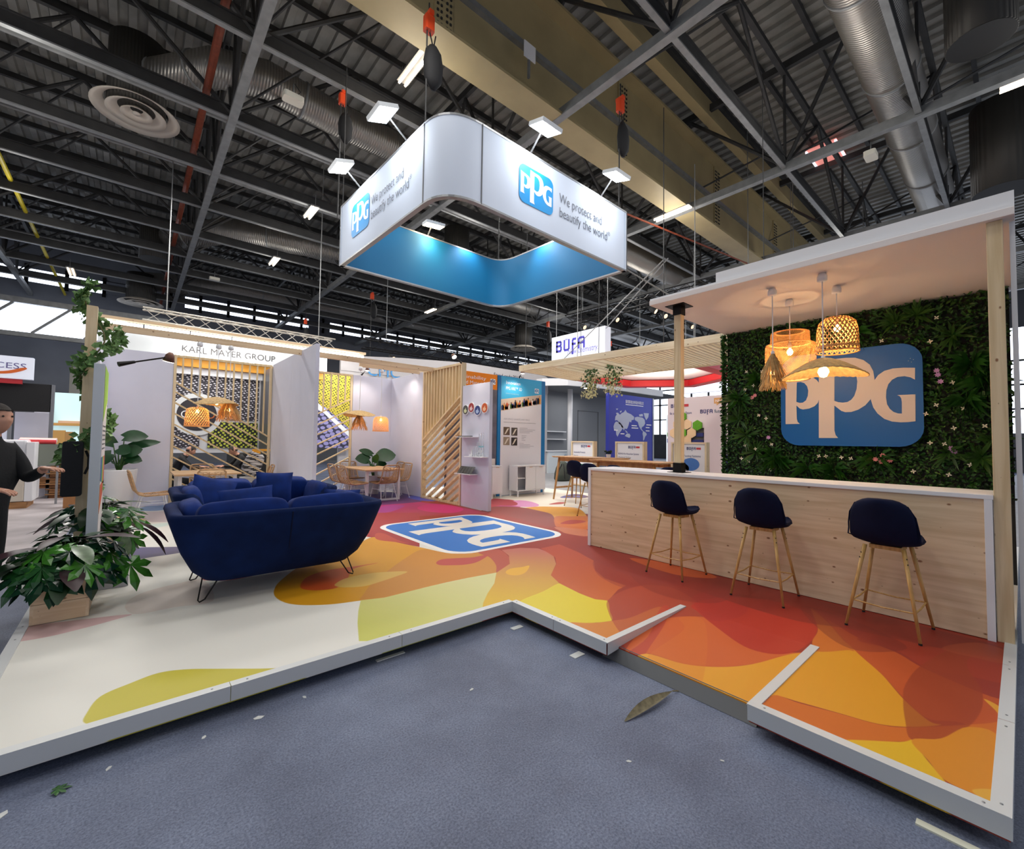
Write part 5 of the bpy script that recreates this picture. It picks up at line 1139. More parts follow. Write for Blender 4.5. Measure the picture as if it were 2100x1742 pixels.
def hv(label,c):
    t=thing('hanging_vine',label,'plant',c,'hanging vines under the pergola'); x,y,z=c
    def f(r):
        a=r.uniform(0,6.283); u=r.random(); q=.05+.2*math.sin(u*3)*r.random(); return (x+q*math.cos(a),y+q*math.sin(a),z-.5*u),(math.cos(a),math.sin(a),.2)
    leafset(160,f,'vine_leaves',mat('vine_dark',(74,104,60),.5,var=.3,vscale=9),t,(.05,.1),int(y*10),.7)
    def f2(r):
        a=r.uniform(0,6.283); u=r.random(); q=.22*r.random(); return (x+q*math.cos(a),y+q*math.sin(a),z-.2-.5*u),(math.cos(a),math.sin(a),-.4)
    leafset(220,f2,'pale_blossom',mat('blossom_cream',(230,228,180),.6),t,(.04,.08),int(y*11),.7)
hv('hanging vine with cream blossom under the pergola, nearer the blue panel',(8.3,6.75,3.4)); hv('hanging vine with cream blossom under the pergola, nearer the bar post',(8.3,6.1,3.42))
# ---------------------------------------------------------------- high tables and stools behind the bar
def hightable(label,cx,cy,L,W_):
    t=thing('high_table',label,'table',(cx,cy,D),'oak high tables behind the bar'); H=D+1.1
    MB().loft([[(cx+a,cy+b,z) for a,b in rrect(-W_/2+i,W_/2-i,-L/2+i,L/2-i,.08)] for i,z in ((.03,H-.03),(0,H-.012),(0,H))]).build('tabletop',OAKT,t)
    for sx in (-1,1):
        MB().box(cx+sx*(W_/2-.13)-.012,cx+sx*(W_/2-.13)+.012,cy-L/2+.2,cy+L/2-.2,H-.12,H-.03).build('apron',OAKT,t)
        for sy in (-1,1): MB().tube([(cx+sx*(W_/2-.13),cy+sy*(L/2-.2),H-.03),(cx+sx*(W_/2-.05),cy+sy*(L/2-.08),D)],.03,8,taper=[.034,.022]).build('leg',OAKT,t,smooth=True)
    for sy in (-1,1):
        MB().bar((cx-W_/2+.1,cy+sy*(L/2-.12),D+.3),(cx+W_/2-.1,cy+sy*(L/2-.12),D+.3),.025,.045).build('foot_bar',OAKT,t)
OAKT=woodmat('honey_oak',(206,158,100),(178,126,72),2,1.2,.5,False)
hightable('oak high table nearer the blue panel behind the counter end',8.58,7.0,1.9,.8)
hightable('oak high table behind the bar, closer to the planted wall',7.75,5.2,1.7,.8)
GB='navy stools at the high tables'
dup(st,(7.85,6.72,D),R3(8),'navy bar stool standing by the oak high table beyond the counter end',GB)
dup(st,(7.02,5.62,D),R3(10),'navy bar stool half hidden just past the white counter end',GB)
dup(st,(6.95,4.95,D),R3(5),'navy bar stool showing only its back rim above the counter by the first table',GB)
dup(st,(7.3,4.12,D),R3(30),'navy bar stool back seen just left of the canopy post shoe',GB)
pl=thing('table_plant','tiny dark potted plant on the high table','plant',(8.75,6.55,1.25)); MB().lathe([(.05,0),(.06,.08)],(8.75,6.55,1.251),12).build('pot',WHITE,pl)
leafset(50,lambda r:((8.75+r.uniform(-.07,.07),6.55+r.uniform(-.07,.07),1.33+r.uniform(0,.06)),(0,0,1)),'foliage',LEAF1,pl,(.05,.09),4,.6)
rk=thing('rucksack','bulky dark green rucksack standing on the floor beyond the high table','bag',(13.6,12.5,0))
mb=MB(); rings=[]
for z,a,b in ((0,.36,.24),(.08,.42,.3),(.3,.4,.3),(.55,.33,.24),(.75,.2,.15),(.82,.08,.06)): rings.append([(13.6+a*math.cos(6.283*k/16)*(1+.06*math.sin(5*k)),12.5+b*math.sin(6.283*k/16)*(1+.08*math.cos(3*k)),z) for k in range(16)])
mb.loft(rings).build('pack_body',mat('olive_nylon',(56,62,52),.6,bump=.5,bscale=10),rk,smooth=True)
for s in (-1,1): MB().tube([(13.34+s*.06,12.26+s*.1,.72),(13.24,12.24+s*.16,.45),(13.28,12.26+s*.18,.12)],.02,6).build('strap',BLACK,rk)
# ---------------------------------------------------------------- neighbouring resin stand: frames, wall, red hexagon, name board
PURP=mat('print_purple',(66,60,170),.5)
def bufa(parent,O,U,V,s,m=INKB,box=True):
    """four drawn letters B U F A in the stand's own lettering"""
    O=Vector(O);U=Vector(U);V=Vector(V);N=U.cross(V); mb=MB(); q=.19
    def st(x0,y0,x1,y1): mb.poly([[(x0*s,y0*s),(x1*s,y0*s),(x1*s,y1*s),(x0*s,y1*s)]],O+N*.001,U,V,.003)
    st(0,0,q,1); st(0,0,.62,q); st(0,1-q,.58,1); st(0,.45,.58,.45+q); st(.5,q*.6,.5+q,.5); st(.47,.55,.47+q,1-q*.5)
    st(.88,.12,.88+q,1); st(1.4,.12,1.4+q,1); st(.95,0,1.5,q); st(1.13,.92,1.2,1.06); st(1.26,.92,1.33,1.06)
    st(1.82,-.38,1.82+q,.88); st(1.9,1-q,2.3,1); st(1.82,.4,2.26,.4+q)
    st(2.5,0,2.5+q,.88); st(3.06,0,3.06+q,.88); st(2.58,1-q,3.16,1); st(2.5,.38,3.1,.38+q)
    o=mb.build('brand_lettering',m,parent)
    if box: MB().poly([[(3.5*s,.15*s),(5.1*s,.15*s),(5.1*s,.85*s),(3.5*s,.85*s)]],O,U,V,.003).build('red_tag',REDP,parent)
nb=thing('name_board','hanging white name board with purple lettering above the pergola','sign',(12,10.4,4.65))
MB().box(12.0,12.32,9.15,11.65,4.4,5.58).build('board_box',mat('lit_board_white',(228,234,248),.5,emit=(228,234,255),estr=.05),nb,bevel=.005)
bufa(nb,(11.997,11.42,4.97),(0,-1,0),(0,0,1),.43,PURP,False)
text('New chemistry.',.30,(11.995,10.85,4.82),(0,-1,0),(0,0,1),mat('pale_purple',(120,118,200),.5),nb,shear=.15,width=1.4)
for x,y in ((12.2,9.2),(12.2,11.6)): MB().tube([(x,y,5.58),(x,y,9.0)],.012,5).build('hanging_wire',GALV,nb)
for k,(y0,y1,l1,l2,hid) in enumerate(((10.05,11.12,'Sustainable Products','future',0),(8.0,9.12,'B\u00dcFA\u00ae-Fire Retardant Systems','Optimal Safety',0),(5.95,7.05,'B\u00dcFA\u00ae-Tooling Systems','In Great Shape',0))):
    t=thing('poster_stand',('pine framed white poster stand nearest the grey stand','pine framed white poster stand in the middle, behind the high table','pine framed white poster stand right of the canopy post')[k],'poster stand',(12.6,(y0+y1)/2,0),'framed posters of the neighbouring stand')
    for y in (y0,y1-.05): MB().box(12.55,12.75,y,y+.05,0,1.66).build('frame_side',PINEZ,t)
    MB().box(12.55,12.75,y0+.05,y1-.05,1.61,1.66).build('frame_top',PINEY,t); MB().box(12.55,12.75,y0+.05,y1-.05,.02,.07).build('frame_bottom',PINEY,t)
    MB().box(12.6,12.63,y0+.05,y1-.05,.07,1.61).build('poster_board',mat('poster_white',(232,228,230),.6),t)
    bufa(t,(12.598,y0+.62,1.43),(0,-1,0),(0,0,1),.085)
    text(l1,.085,(12.597,y1-.1,1.22),(0,-1,0),(0,0,1),INKB,t,width=.55 if k==0 else .8); text(l2,.085,(12.597,y1-.1,1.10),(0,-1,0),(0,0,1),INK,t,thin=-.004)
    if k==0:
        P=[(.2*math.cos(6.283*q/30),.2*math.sin(6.283*q/30)) for q in range(30)]; Q=[(a*.75,b*.75) for a,b in P]
        for i,c in enumerate(((60,140,90),(200,60,70),(70,90,170))): 
            s_=slice(i*10,i*10+11); pp=(P+P[:1])[s_]; qq=(Q+Q[:1])[s_]; MB().poly([pp+qq[::-1]],(12.598,y0+.6,.62),(0,-1,0),(0,0,1),.003).build('ring_print',mat('ring_%d'%i,c,.5),t)
    if k==1: MB().poly([[(-.3,-.3),(-.2,-.02),(-.12,-.2),(-.02,.05),(.12,-.2),(.2,-.3)]],(12.598,y0+.5,.95),(0,-1,0),(0,0,1),.003).build('flame_print',mat('flame_tan',(230,190,150),.6),t)
    if k==2:
        for (a,b,r,c) in ((.05,.55,.24,(70,120,190)),(-.22,.42,.2,(130,126,130))):
            MB().poly([[(a+r*1.2*math.cos(6.283*q/24)*.9-r*.3*math.sin(6.283*q/24),b+r*.75*math.sin(6.283*q/24)+.25*r*math.cos(6.283*q/24)) for q in range(24)]],(12.598,y0+.55,.45),(0,-1,0),(0,0,1),.004).build('bowl_print',mat('bowl_%d'%c[0],c,.35),t)
bw=thing('stand_wall','tall white wall of the neighbouring stand with hexagon tiles','wall panel',(17,8,0))
MB().box(17.0,17.15,3.0,8.15,0,3.5).box(17.0,17.15,8.15,8.9,2.25,3.5).box(17.0,17.15,8.15,8.9,0,.0+.02).box(17.0,17.15,8.9,9.7,0,3.5).build('wall_board',mat('warm_white_wall',(226,208,206),.7),bw)
MB().box(17.12,17.9,8.0,9.0,0,2.3).build('niche_back',mat('niche_grey',(120,116,110),.8),bw)
bufa(bw,(16.995,9.55,3.1),(0,-1,0),(0,0,1),.15); text('for a Sustainable Future',.15,(16.99,9.6,2.82),(0,-1,0),(0,0,1),INKB,bw,width=.95)
bufa(bw,(16.995,8.3,2.82),(0,-1,0),(0,0,1),.15,INKB,False); text('future',.2,(16.99,7.74,2.82),(0,-1,0),(0,0,1),mat('print_teal',(60,90,110),.6),bw,width=.45)
MB().poly([[(0,0),(.42,0),(.42,.22),(0,.22)]],(16.995,7.75,3.18),(0,-1,0),(0,0,1),.004).poly([[(.1,-.08),(.2,0),(.1,0)]],(16.995,7.75,3.18),(0,-1,0),(0,0,1),.004).build('speech_bubble',mat('bubble_orange',(222,160,90),.6),bw); text('NEW!',.15,(16.985,7.7,3.23),(0,-1,0),(0,0,1),WP,bw)
HEXG=mat('moss_green',(96,160,30),.8,bump=.8,bscale=40,var=.3,vscale=30); HEXP=mat('pale_wood_tile',(238,198,150),.6)
for i,(y,z,g) in enumerate(((9.05,2.72,1),(8.85,2.40,0),(9.25,2.40,0),(8.4,2.35,1),(9.05,2.05,1),(8.65,2.05,0),(8.85,1.75,0),(9.4,2.05,0))):
    MB().poly([[(.21*math.cos(R3(90+60*k)),.21*math.sin(R3(90+60*k))) for k in range(6)]],(16.995,y,z),(0,-1,0),(0,0,1),.06 if g else .03).build('hexagon_tile',HEXG if g else HEXP,bw)
cr=thing('counter_desk','dark blue reception desk by the planted wall of the neighbouring stand','desk',(14.5,5.7,0)); MB().box(14.4,14.9,5.0,6.2,0,1.22).build('desk_body',INKB,cr); MB().box(14.3,15,4.95,6.3,1.22,1.27).build('desk_top',INKB,cr)
for k,(y0,y1,z0,z1) in enumerate(((8.2,8.75,1.9,2.05),(8.2,8.75,1.62,1.78))):
    o=MB().box(17.02,17.1,y0,y1,z0,z1).build('storage_tray',INKB); tag(o,('upper','lower')[k]+' navy storage tray in the niche of the white stand wall','tray')
hx=thing('hexagon_ceiling','red rimmed white hexagon ceiling over the neighbouring stand','ceiling panel',(13,7.6,3.8))
H6=[(11.4,9.85),(14.1,9.75),(15.6,7.85),(14.2,5.6),(11.0,5.5),(10.3,7.7)]
def ins(P,d):
    c=Vector((sum(p[0] for p in P)/len(P),sum(p[1] for p in P)/len(P))); return [tuple(c+(Vector(p)-c)*(1-d)) for p in P]
MB().poly([H6,ins(H6,.16)[::-1]],(0,0,3.7),(1,0,0),(0,1,0),.05).build('red_rim',mat('red_lacquer',(214,40,44),.45),hx)
for a,b in zip(H6,H6[1:]+H6[:1]): MB().bar((*a,3.84),(*b,3.84),.05,.28).build('red_fascia',mat('red_lacquer',(214,40,44),.45),hx)
I6=ins(H6,.16)
for a,b in zip(I6,I6[1:]+I6[:1]): MB().bar((*a,3.82),(*b,3.82),.04,.2).build('red_fascia',mat('red_lacquer',(214,40,44),.45),hx)
MB().poly([ins(H6,.02)],(0,0,3.95),(1,0,0),(0,1,0),.04).build('white_soffit',mat('soffit_white',(240,226,222),.7),hx)
for p in H6[::2]: MB().tube([(*p,3.95),(*p,9)],.012,5).build('hanging_wire',GALV,hx)
lamp('soffit_light','AREA',(13,7.6,3.2),60,(1,.9,.8),1.0,aim=(13,7.6,4.0))
mp=thing('map_board','royal blue wall board with a pale world map','display board',(16.3,11,0))
MB().box(14.7,17.95,11.0,11.15,0,3.66).build('board',mat('map_blue',(40,52,160),.5),mp)
MB().box(17.95,18.05,10.98,11.17,0,3.66).build('board_edge',ALU,mp)
LAND=[[(790,1100),(830,1105),(850,1130),(865,1150),(850,1180),(825,1215),(808,1250),(795,1230),(790,1190),(770,1185),(765,1150),(775,1120)],
[(780,1090),(785,1050),(800,1030),(790,1015),(810,1010),(830,1030),(850,1010),(870,1000),(885,975),(900,1000),(940,1015),(970,1040),(965,1070),(945,1075),(940,1100),(925,1090),(915,1130),(905,1160),(895,1170),(880,1165),(870,1185),(858,1160),(845,1150),(840,1130),(820,1120),(815,1095),(800,1085)],
[(880,1240),(900,1215),(925,1215),(935,1235),(925,1258),(900,1250)],[(880,1178),(900,1192),(912,1212),(892,1205)],
[(975,1045),(1000,1035),(1050,1040),(1070,1060),(1075,1100),(1060,1130),(1045,1140),(1040,1160),(1055,1180),(1050,1185),(1030,1160),(1015,1130),(1005,1090),(990,1080),(975,1070)],
[(1015,1010),(1050,1000),(1055,1025),(1020,1030)],[(1060,990),(1110,988),(1105,1030),(1085,1065),(1070,1030)],[(1055,1180),(1085,1200),(1090,1220),(1075,1240),(1065,1275),(1055,1285),(1055,1240),(1050,1210)],[(830,995),(850,985),(845,1000),(835,1010)],[(790,972),(815,970),(800,985)]]
mx=lambda L:[(14.75+3.15*((x-715)/425)**1.15,1.72+1.93*(1285-y)/460) for x,y in L]
mb=MB()
for L_ in LAND: mb.poly([mx(L_)],(0,10.998,0),(1,0,0),(0,0,1),.003)
mb.build('map_continents',mat('map_pale',(170,180,204),.5),mp)
text('\u91cd\u5e86\u56fd\u9645\u590d\u5408\u6750\u6599\u80a1\u4efd\u6709\u9650\u516c\u53f8',.16,(15.85,10.994,3.32),(1,0,0),(0,0,1),WP,mp,width=1.35)
MB().poly([R_(15.86,17.2,3.24,3.265)],(0,10.995,0),(1,0,0),(0,0,1),.002).build('print_line',WP,mp)
for a,b,c in ((16.3,2.35,.4),(16.3,2.25,.5),(15.5,1.98,.28),(15.05,2.12,.26),(17.4,2.3,.3),(17.4,2.15,.3),(17.45,2.42,.4)): MB().poly([R_(a,a+c,b,b+.035)],(0,10.994,0),(1,0,0),(0,0,1),.002).build('print_line',WP,mp)
gb=thing('hexagon_display','white lit panel with small coloured hexagons behind the map board','display board',(20,10,0)); MB().box(19.5,19.6,9.3,11.2,0,3.0).build('panel',mat('lit_white',(232,240,244),.5,emit=(232,244,255),estr=.4),gb)
for i,(y,z,c) in enumerate(((11.0,2.05,(110,200,60)),(10.7,1.9,(220,130,70)),(10.35,2.05,(100,210,210)),(11.0,1.75,(60,90,200)),(10.35,1.75,(220,180,70)))): MB().poly([[(.17*math.cos(R3(90+60*k)),.17*math.sin(R3(90+60*k))) for k in range(6)]],(19.495,y,z),(0,-1,0),(0,0,1),.01).build('hexagon_print',mat('hex_%d'%i,c,.5),gb)
# grey glass-fibre stand
GRW=mat('grey_stand_wall',(128,130,134),.7)
gs=thing('grey_stand','large grey exhibition stand with a white canopy edge and column','stand',(19,18,0))
MB().box(16.6,27,18.0,18.15,0,4.6).build('back_wall',GRW,gs); MB().box(20.9,20.93,17.97,18.0,.3,3.6).box(22.9,22.93,17.97,18.0,.3,3.6).box(20.9,22.93,17.97,18.0,3.57,3.6).build('door_joint',mat('joint_grey',(96,98,102),.7),gs)
MB().loft([[(x,y,z) for z in (4.42,4.78)]+[(x,y+.15,4.78),(x,y+.15,4.42)] for x,y in [(15.2,18),(15.4,15.6),(16.2,14.6),(17.6,14.2),(20,14.0),(24,14)]]).build('canopy_fascia',WHITE,gs,smooth=False)
MB().poly([[(15.3,18),(15.45,15.7),(16.3,14.7),(17.6,14.3),(20,14.1),(27,14.1),(27,18)]],(0,0,4.6),(1,0,0),(0,1,0),.03).build('canopy_ceiling',GRW,gs)
for x,y in ((16.4,16.0),(18.8,15.6)): MB().lathe([(.12,0),(.12,.02)],(x,y,4.575),16).build('downlight',mat('downlight_glow',(255,255,255),.3,emit=(255,250,240),estr=8),gs)
MB().lathe([(.13,0),(.13,4.42)],(17.5,15.6,0),20).build('column',WHITE,gs,smooth=True)
MB().box(16.2,18.6,15.9,16.3,0,1.12).build('counter',mat('pale_counter',(208,216,218),.5),gs); MB().box(16.1,18.7,15.85,16.35,1.12,1.17).build('counter_top',WHITE,gs)
for z in (1.75,2.2): MB().box(17.0,19.6,17.75,18.0,z,z+.05).build('wall_shelf',WHITE,gs)
text('CPIC',.28,(17.35,15.89,.75),(1,0,0),(0,0,1),mat('print_cpic',(70,120,180),.5),gs,width=.7)
lamp('stand_light','AREA',(19.5,16,4.4),60,(1,1,1),2.5)
# tall grey boards further back with the stand code
gbd=thing('grey_back_board','long grey back board with a printed stand code above the panels','wall panel',(10,16,0))
MB().box(5.6,16.2,16.0,16.1,0,4.7).build('board',mat('pale_grey_board',(178,174,174),.75),gbd); 
mb=MB(); mb.poly([[(5.6,4.1),(16.2,4.1),(16.2,4.92),(15.9,5.02),(11,5.06),(8,4.86),(5.9,4.66),(5.6,4.5)]],(0,15.99,0),(1,0,0),(0,0,1),.02).build('header',mat('pale_grey_board',(178,174,174),.75),gbd)
text('Stand code:301526',.26,(12.6,15.95,4.62),(1,0,0),(0,0,1),mat('code_ink',(50,50,54),.6),gbd,width=1.9)
text('CPIC',.62,(6.55,15.94,4.02),(1,0,0),(0,0,1),mat('cpic_blue',(60,140,200),.5),gbd,width=1.3)
# ---------------------------------------------------------------- knitting-machine stand behind the first screen
km=thing('textile_stand','bright stand with a white name header, orange trim and patterned backdrop','stand',(2,15.5,0))
MB().box(-.75,4.9,15.3,15.4,3.86,4.46).build('name_header',mat('lit_header',(236,240,240),.5,emit=(240,248,246),estr=.1),km)
text('KARL MAYER GROUP',.26,(.95,15.28,4.00),(1,0,0),(0,0,1),mat('header_ink',(84,80,80),.6),km,width=2.35)
MB().box(-.9,6.2,15.2,15.35,4.62,4.70).build('timber_edge',PINE,km)
for k in range(7):
    MB().box(-.85+1.0*k,.12+1.0*k,15.2,15.26,4.5,4.58).build('light_tube',mat('white_tube',(255,255,255),.3,emit=(250,250,255),estr=4),km)
MB().box(-.75,4.9,15.45,15.6,3.62,3.86).build('orange_trim',mat('amber_trim',(214,146,30),.5),km); MB().box(-.75,4.4,15.6,15.7,3.42,3.62).build('trim_board',WHITE,km)
def dash(c1,c2,sc,rot,th=.5):
    def b_(nt,b,tc):
        N=nt.nodes.new; L=nt.links.new
        mp=N('ShaderNodeMapping'); mp.inputs['Rotation'].default_value=(0,rot,0); mp.inputs['Scale'].default_value=sc; L(tc.outputs['Object'],mp.inputs[0])
        v=N('ShaderNodeTexVoronoi'); v.inputs['Scale'].default_value=1; v.inputs['Randomness'].default_value=.35; L(mp.outputs[0],v.inputs[0])
        r=N('ShaderNodeValToRGB'); r.color_ramp.interpolation='CONSTANT'; r.color_ramp.elements[1].position=th; r.color_ramp.elements[0].color=(*lin(c1),1); r.color_ramp.elements[1].color=(*lin(c2),1); L(v.outputs['Distance'],r.inputs[0]); L(r.outputs[0],b.inputs['Base Color'])
    return b_
DK=mat('pattern_dark',(50,46,54),.6,build=dash((226,222,228),(54,50,58),(10,1,16),.5,.30)); YG=mat('pattern_yellow',(200,210,70),.6,build=dash((206,214,80),(34,36,34),(11,1,11),.7,.36)); LV=mat('pattern_lilac',(120,116,160),.6,build=dash((150,146,196),(52,50,74),(5,1,7),.4,.45)); YD=mat('pattern_gold',(190,170,50),.6,build=dash((60,56,30),(198,180,54),(13,1,13),.6,.33))
def kb(loops,m,name='backdrop_print',d=.004,y=15.8): MB().poly(loops,(0,y,0),(1,0,0),(0,0,1),d).build(name,m,km)
kb([R_(-.6,3.05,1.15,3.6)],WHITE,'backdrop_board',.004,15.84)
kb([R_(-.6,3.0,2.15,3.5)],DK); kb([R_(1.7,3.0,1.3,2.08)],YG); kb([R_(-.6,1.5,1.3,2.0)],DK)
P=[(.62*math.cos(6.283*k/40),.62*math.sin(6.283*k/40)) for k in range(40)]
MB().poly([P],(1.42,15.79,2.28),(1,0,0),(0,0,1),.004).build('badge_ring',mat('ring_white',(236,238,238),.6),km); MB().poly([[(a*.78,b*.78) for a,b in P]],(1.42,15.78,2.28),(1,0,0),(0,0,1),.004).build('badge_disc',mat('badge_charcoal',(52,48,54),.6),km)
text('C',.3,(1.02,15.77,2.17),(1,0,0),(0,0,1),WP,km); text('O',.3,(1.62,15.77,2.17),(1,0,0),(0,0,1),mat('badge_orange',(210,110,50),.6),km)
MB().box(3.05,3.2,14.6,15.9,1.1,3.7).build('side_column',mat('smoke_grey',(92,92,96),.4),km); MB().box(2.2,3.4,14.4,15.8,0,1.15).build('dark_counter',BLACK,km)
kb([[(4.55,2.35),(5.75,3.9),(4.55,3.9)]],YD,'gold_print',.004,15.82); kb([[(4.6,3.95),(6.1,3.95),(6.1,1.95),(5.7,1.9),(4.6,3.0)]],YD,'gold_print'); kb([[(4.5,1.3),(6.0,1.3),(6.0,1.9),(5.0,2.75),(4.5,2.5)]],LV,'lilac_print',.004,15.79); kb([[(4.3,3.05),(4.55,3.05),(6.05,1.75),(6.05,1.55),(5.0,2.5),(4.3,2.9)]],mat('ring_white',(236,238,238),.6),'white_band',.004,15.78)
MB().box(2.55,2.75,14.0,14.05,0,1.3).box(2.75,3.3,14.0,14.05,1.24,1.3).build('amber_frame',mat('amber_trim',(214,146,30),.5),km)
lamp('stand_light','AREA',(1.8,14.6,4.2),35,(1,.98,.95),2.0,aim=(1.8,15.8,2.4)); lamp('stand_light','AREA',(5.2,14.6,4.2),45,(1,.98,.95),1.5,aim=(5.2,15.8,2.6))
for x in (.9,2.6): 
    t=thing('track_spot','small white track spotlight over the textile stand, '+('left of the centre' if x<1 else 'right of the centre'),'lamp',(x,14.9,3.95)); MB().box(x-.1,x+.1,14.85,14.95,3.9,3.95).build('track_rail',WHITE,t); MB().tube([(x,14.9,3.9),(x,14.98,3.8)],.05,8).build('spot_head',WHITE,t); MB().box(x-.07,x+.07,14.84,14.86,3.8,3.86).build('spot_glow',LED,t)
# ---------------------------------------------------------------- left side of the hall
def slab_thing(name,label,cat,parts):
    t=thing(name,label,cat,(parts[0][1],parts[0][3],0))
    for p in parts: MB().box(*p[1:7]).build(p[0],p[7],t,bevel=.004)
    return t
ps=thing('swoosh_sign','white hanging sign with blue lettering and an orange swoosh at the far left','sign',(-2.6,16,3))
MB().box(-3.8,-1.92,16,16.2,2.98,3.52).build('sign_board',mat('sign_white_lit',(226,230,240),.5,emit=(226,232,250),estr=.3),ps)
text('PROCESS',.2,(-3.05,15.99,3.22),(1,0,0),(0,0,1),mat('print_violet',(110,100,150),.5),ps,width=1.0)
MB().poly([smooth_loop([(0,.02),(.35,.0),(.7,.04),(.95,.16),(.9,.2),(.65,.1),(.35,.05),(.05,.05)],4)],(-2.98,15.985,3.06),(1,0,0),(0,0,1),.004).poly([[(.28+.07*math.cos(6.283*k/14),.03+.06*math.sin(6.283*k/14)) for k in range(14)]],(-2.98,15.983,3.06),(1,0,0),(0,0,1),.004).build('orange_swoosh',mat('swoosh_orange',(230,110,40),.5),ps)
MB().box(-3.8,-2.1,16.05,16.15,2.86,2.97).build('red_bar',REDP,ps)
slab_thing('black_screen_wall','large black panel above the white stand at the far left','wall panel',[('black_panel',-4.6,-1.6,16.2,16.35,2.2,2.9,BLACK),('panel_post',-1.62,-1.55,16.2,16.35,0,2.9,GREY)])
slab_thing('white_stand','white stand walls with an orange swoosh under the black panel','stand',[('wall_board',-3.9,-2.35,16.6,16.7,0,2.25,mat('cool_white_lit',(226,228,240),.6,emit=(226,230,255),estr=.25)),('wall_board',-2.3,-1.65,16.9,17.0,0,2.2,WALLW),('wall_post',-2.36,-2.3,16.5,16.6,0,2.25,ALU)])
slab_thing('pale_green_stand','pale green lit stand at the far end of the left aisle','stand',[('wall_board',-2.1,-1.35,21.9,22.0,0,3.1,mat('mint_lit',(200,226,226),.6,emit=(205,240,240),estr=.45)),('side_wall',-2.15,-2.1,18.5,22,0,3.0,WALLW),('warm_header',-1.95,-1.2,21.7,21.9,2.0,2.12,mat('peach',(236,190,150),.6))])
slab_thing('hall_column','grey steel hall column at the end of the left aisle','column',[('column_shaft',-2.15,-1.75,27,27.5,0,4.6,mat('column_grey',(132,130,124),.7))])
slab_thing('wood_counter','long honey coloured wooden counter in the left aisle','counter',[('counter_front',-2.45,-1.5,18.5,18.6,.2,1.76,mat('honey_board',(214,166,96),.6)),('counter_end',-1.5,-1.35,18.5,18.9,.2,1.72,mat('honey_board2',(190,146,90),.6)),('counter_rail',-2.0,-.9,18.7,18.78,1.9,1.98,mat('honey_board',(214,166,96),.6))])
# pallets
plt=thing('pallet_stack','stack of rough wooden pallets beside the left edge of the deck','pallet stack',(-1.3,16.6,0))
PW=[woodmat('pallet_wood',(150,104,66),(104,66,40),0,1,.8,False),woodmat('pallet_wood_pale',(186,138,92),(140,98,62),0,1,.8,False)]
z=0
for k in range(9):
    w0=-1.62-(.18 if k in (2,3) else 0); x1=-.95
    for y in (16.2,16.6,17.0): MB().box(w0+.05,x1,y,y+.1,z,z+.09).build('pallet_block',PW[k%2],plt)
    for i in range(4): MB().box(w0,x1,16.15+.25*i,16.33+.25*i,z+.09,z+.115).build('pallet_board',PW[(k+1)%2],plt)
    z+=.132
tag(MB().box(-1.66,-.95,16.1,17.15,z+.003,z+.03).build('pale_board',mat('pale_ply',(220,190,160),.6)),'pale plywood board lying on top of the pallet stack','board')
cb=thing('cardboard_box','brown cardboard box standing before the pallets','box',(-.95,13.9,0)); MB().box(-1.1,-.88,13.8,14.2,0,.6).build('box_body',mat('cardboard',(166,116,72),.8),cb,bevel=.004); MB().box(-1.1,-.88,13.96,14.02,.6,.602).build('packing_tape',mat('tape',(190,150,100),.4),cb)
wm=thing('wrapped_machine','white machine wrapped in clear film on a pallet in the left aisle','machine',(-2.0,14.6,0))
MB().box(-2.7,-1.75,14.3,15.2,.15,1.05).build('machine_body',mat('film_beige',(206,196,180),.4,bump=.6,bscale=9),wm,bevel=.02); MB().box(-1.75,-1.62,14.3,15.2,.15,1.45).build('machine_panel',WHITE,wm,bevel=.01); MB().box(-2.7,-1.75,14.4,15.1,1.05,1.5).build('wrapped_top',mat('film_clear',(228,228,232),.25,bump=.9,bscale=7),wm,bevel=.04); MB().box(-2.75,-1.7,14.3,15.2,.0,.14).build('pallet',PW[1],wm)
rr_=thing('roll_bundle','bundle of rolled sheets with a red wrap on the left aisle rack','bundle',(-1.6,15.0,1.4))
for k,(c,y) in enumerate(((REDP,14.9),(WHITE,15.0),(mat('pink_sheet',(230,200,190),.6),15.08))): MB().tube([(-1.95,y,1.46+.02*k),(-1.35,y-.05,1.45+.02*k)],.05,8).build('roll',c,rr_)
MB().box(-1.95,-1.3,14.8,15.15,.9,1.4).build('rack_box',mat('grey_green',(120,126,116),.7),rr_); 
for x in (-1.9,-1.32): MB().box(x,x+.04,14.8,14.84,0,.9).build('rack_leg',ALU,rr_)
# white stand just beyond the right-hand post
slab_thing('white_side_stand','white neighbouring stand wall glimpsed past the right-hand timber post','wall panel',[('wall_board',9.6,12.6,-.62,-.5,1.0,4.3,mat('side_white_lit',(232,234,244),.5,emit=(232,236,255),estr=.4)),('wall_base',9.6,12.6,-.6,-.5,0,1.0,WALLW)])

sh=thing('stand_header','white lit header board with slanted lettering below the red hexagon','sign',(19,7.5,3.9)); MB().box(19,19.2,5.5,10.2,3.9,4.5).build('header_box',mat('side_white_lit',(232,234,244),.5),sh); text('New chemistry.',.32,(18.99,7.9,4.08),(0,-1,0),(0,0,1),mat('pale_purple',(120,118,200),.5),sh,shear=.15)
for y in (5.7,10.0): MB().tube([(19.1,y,4.5),(19.1,y,12.3)],.012,5).build('hanging_wire',GALV,sh)
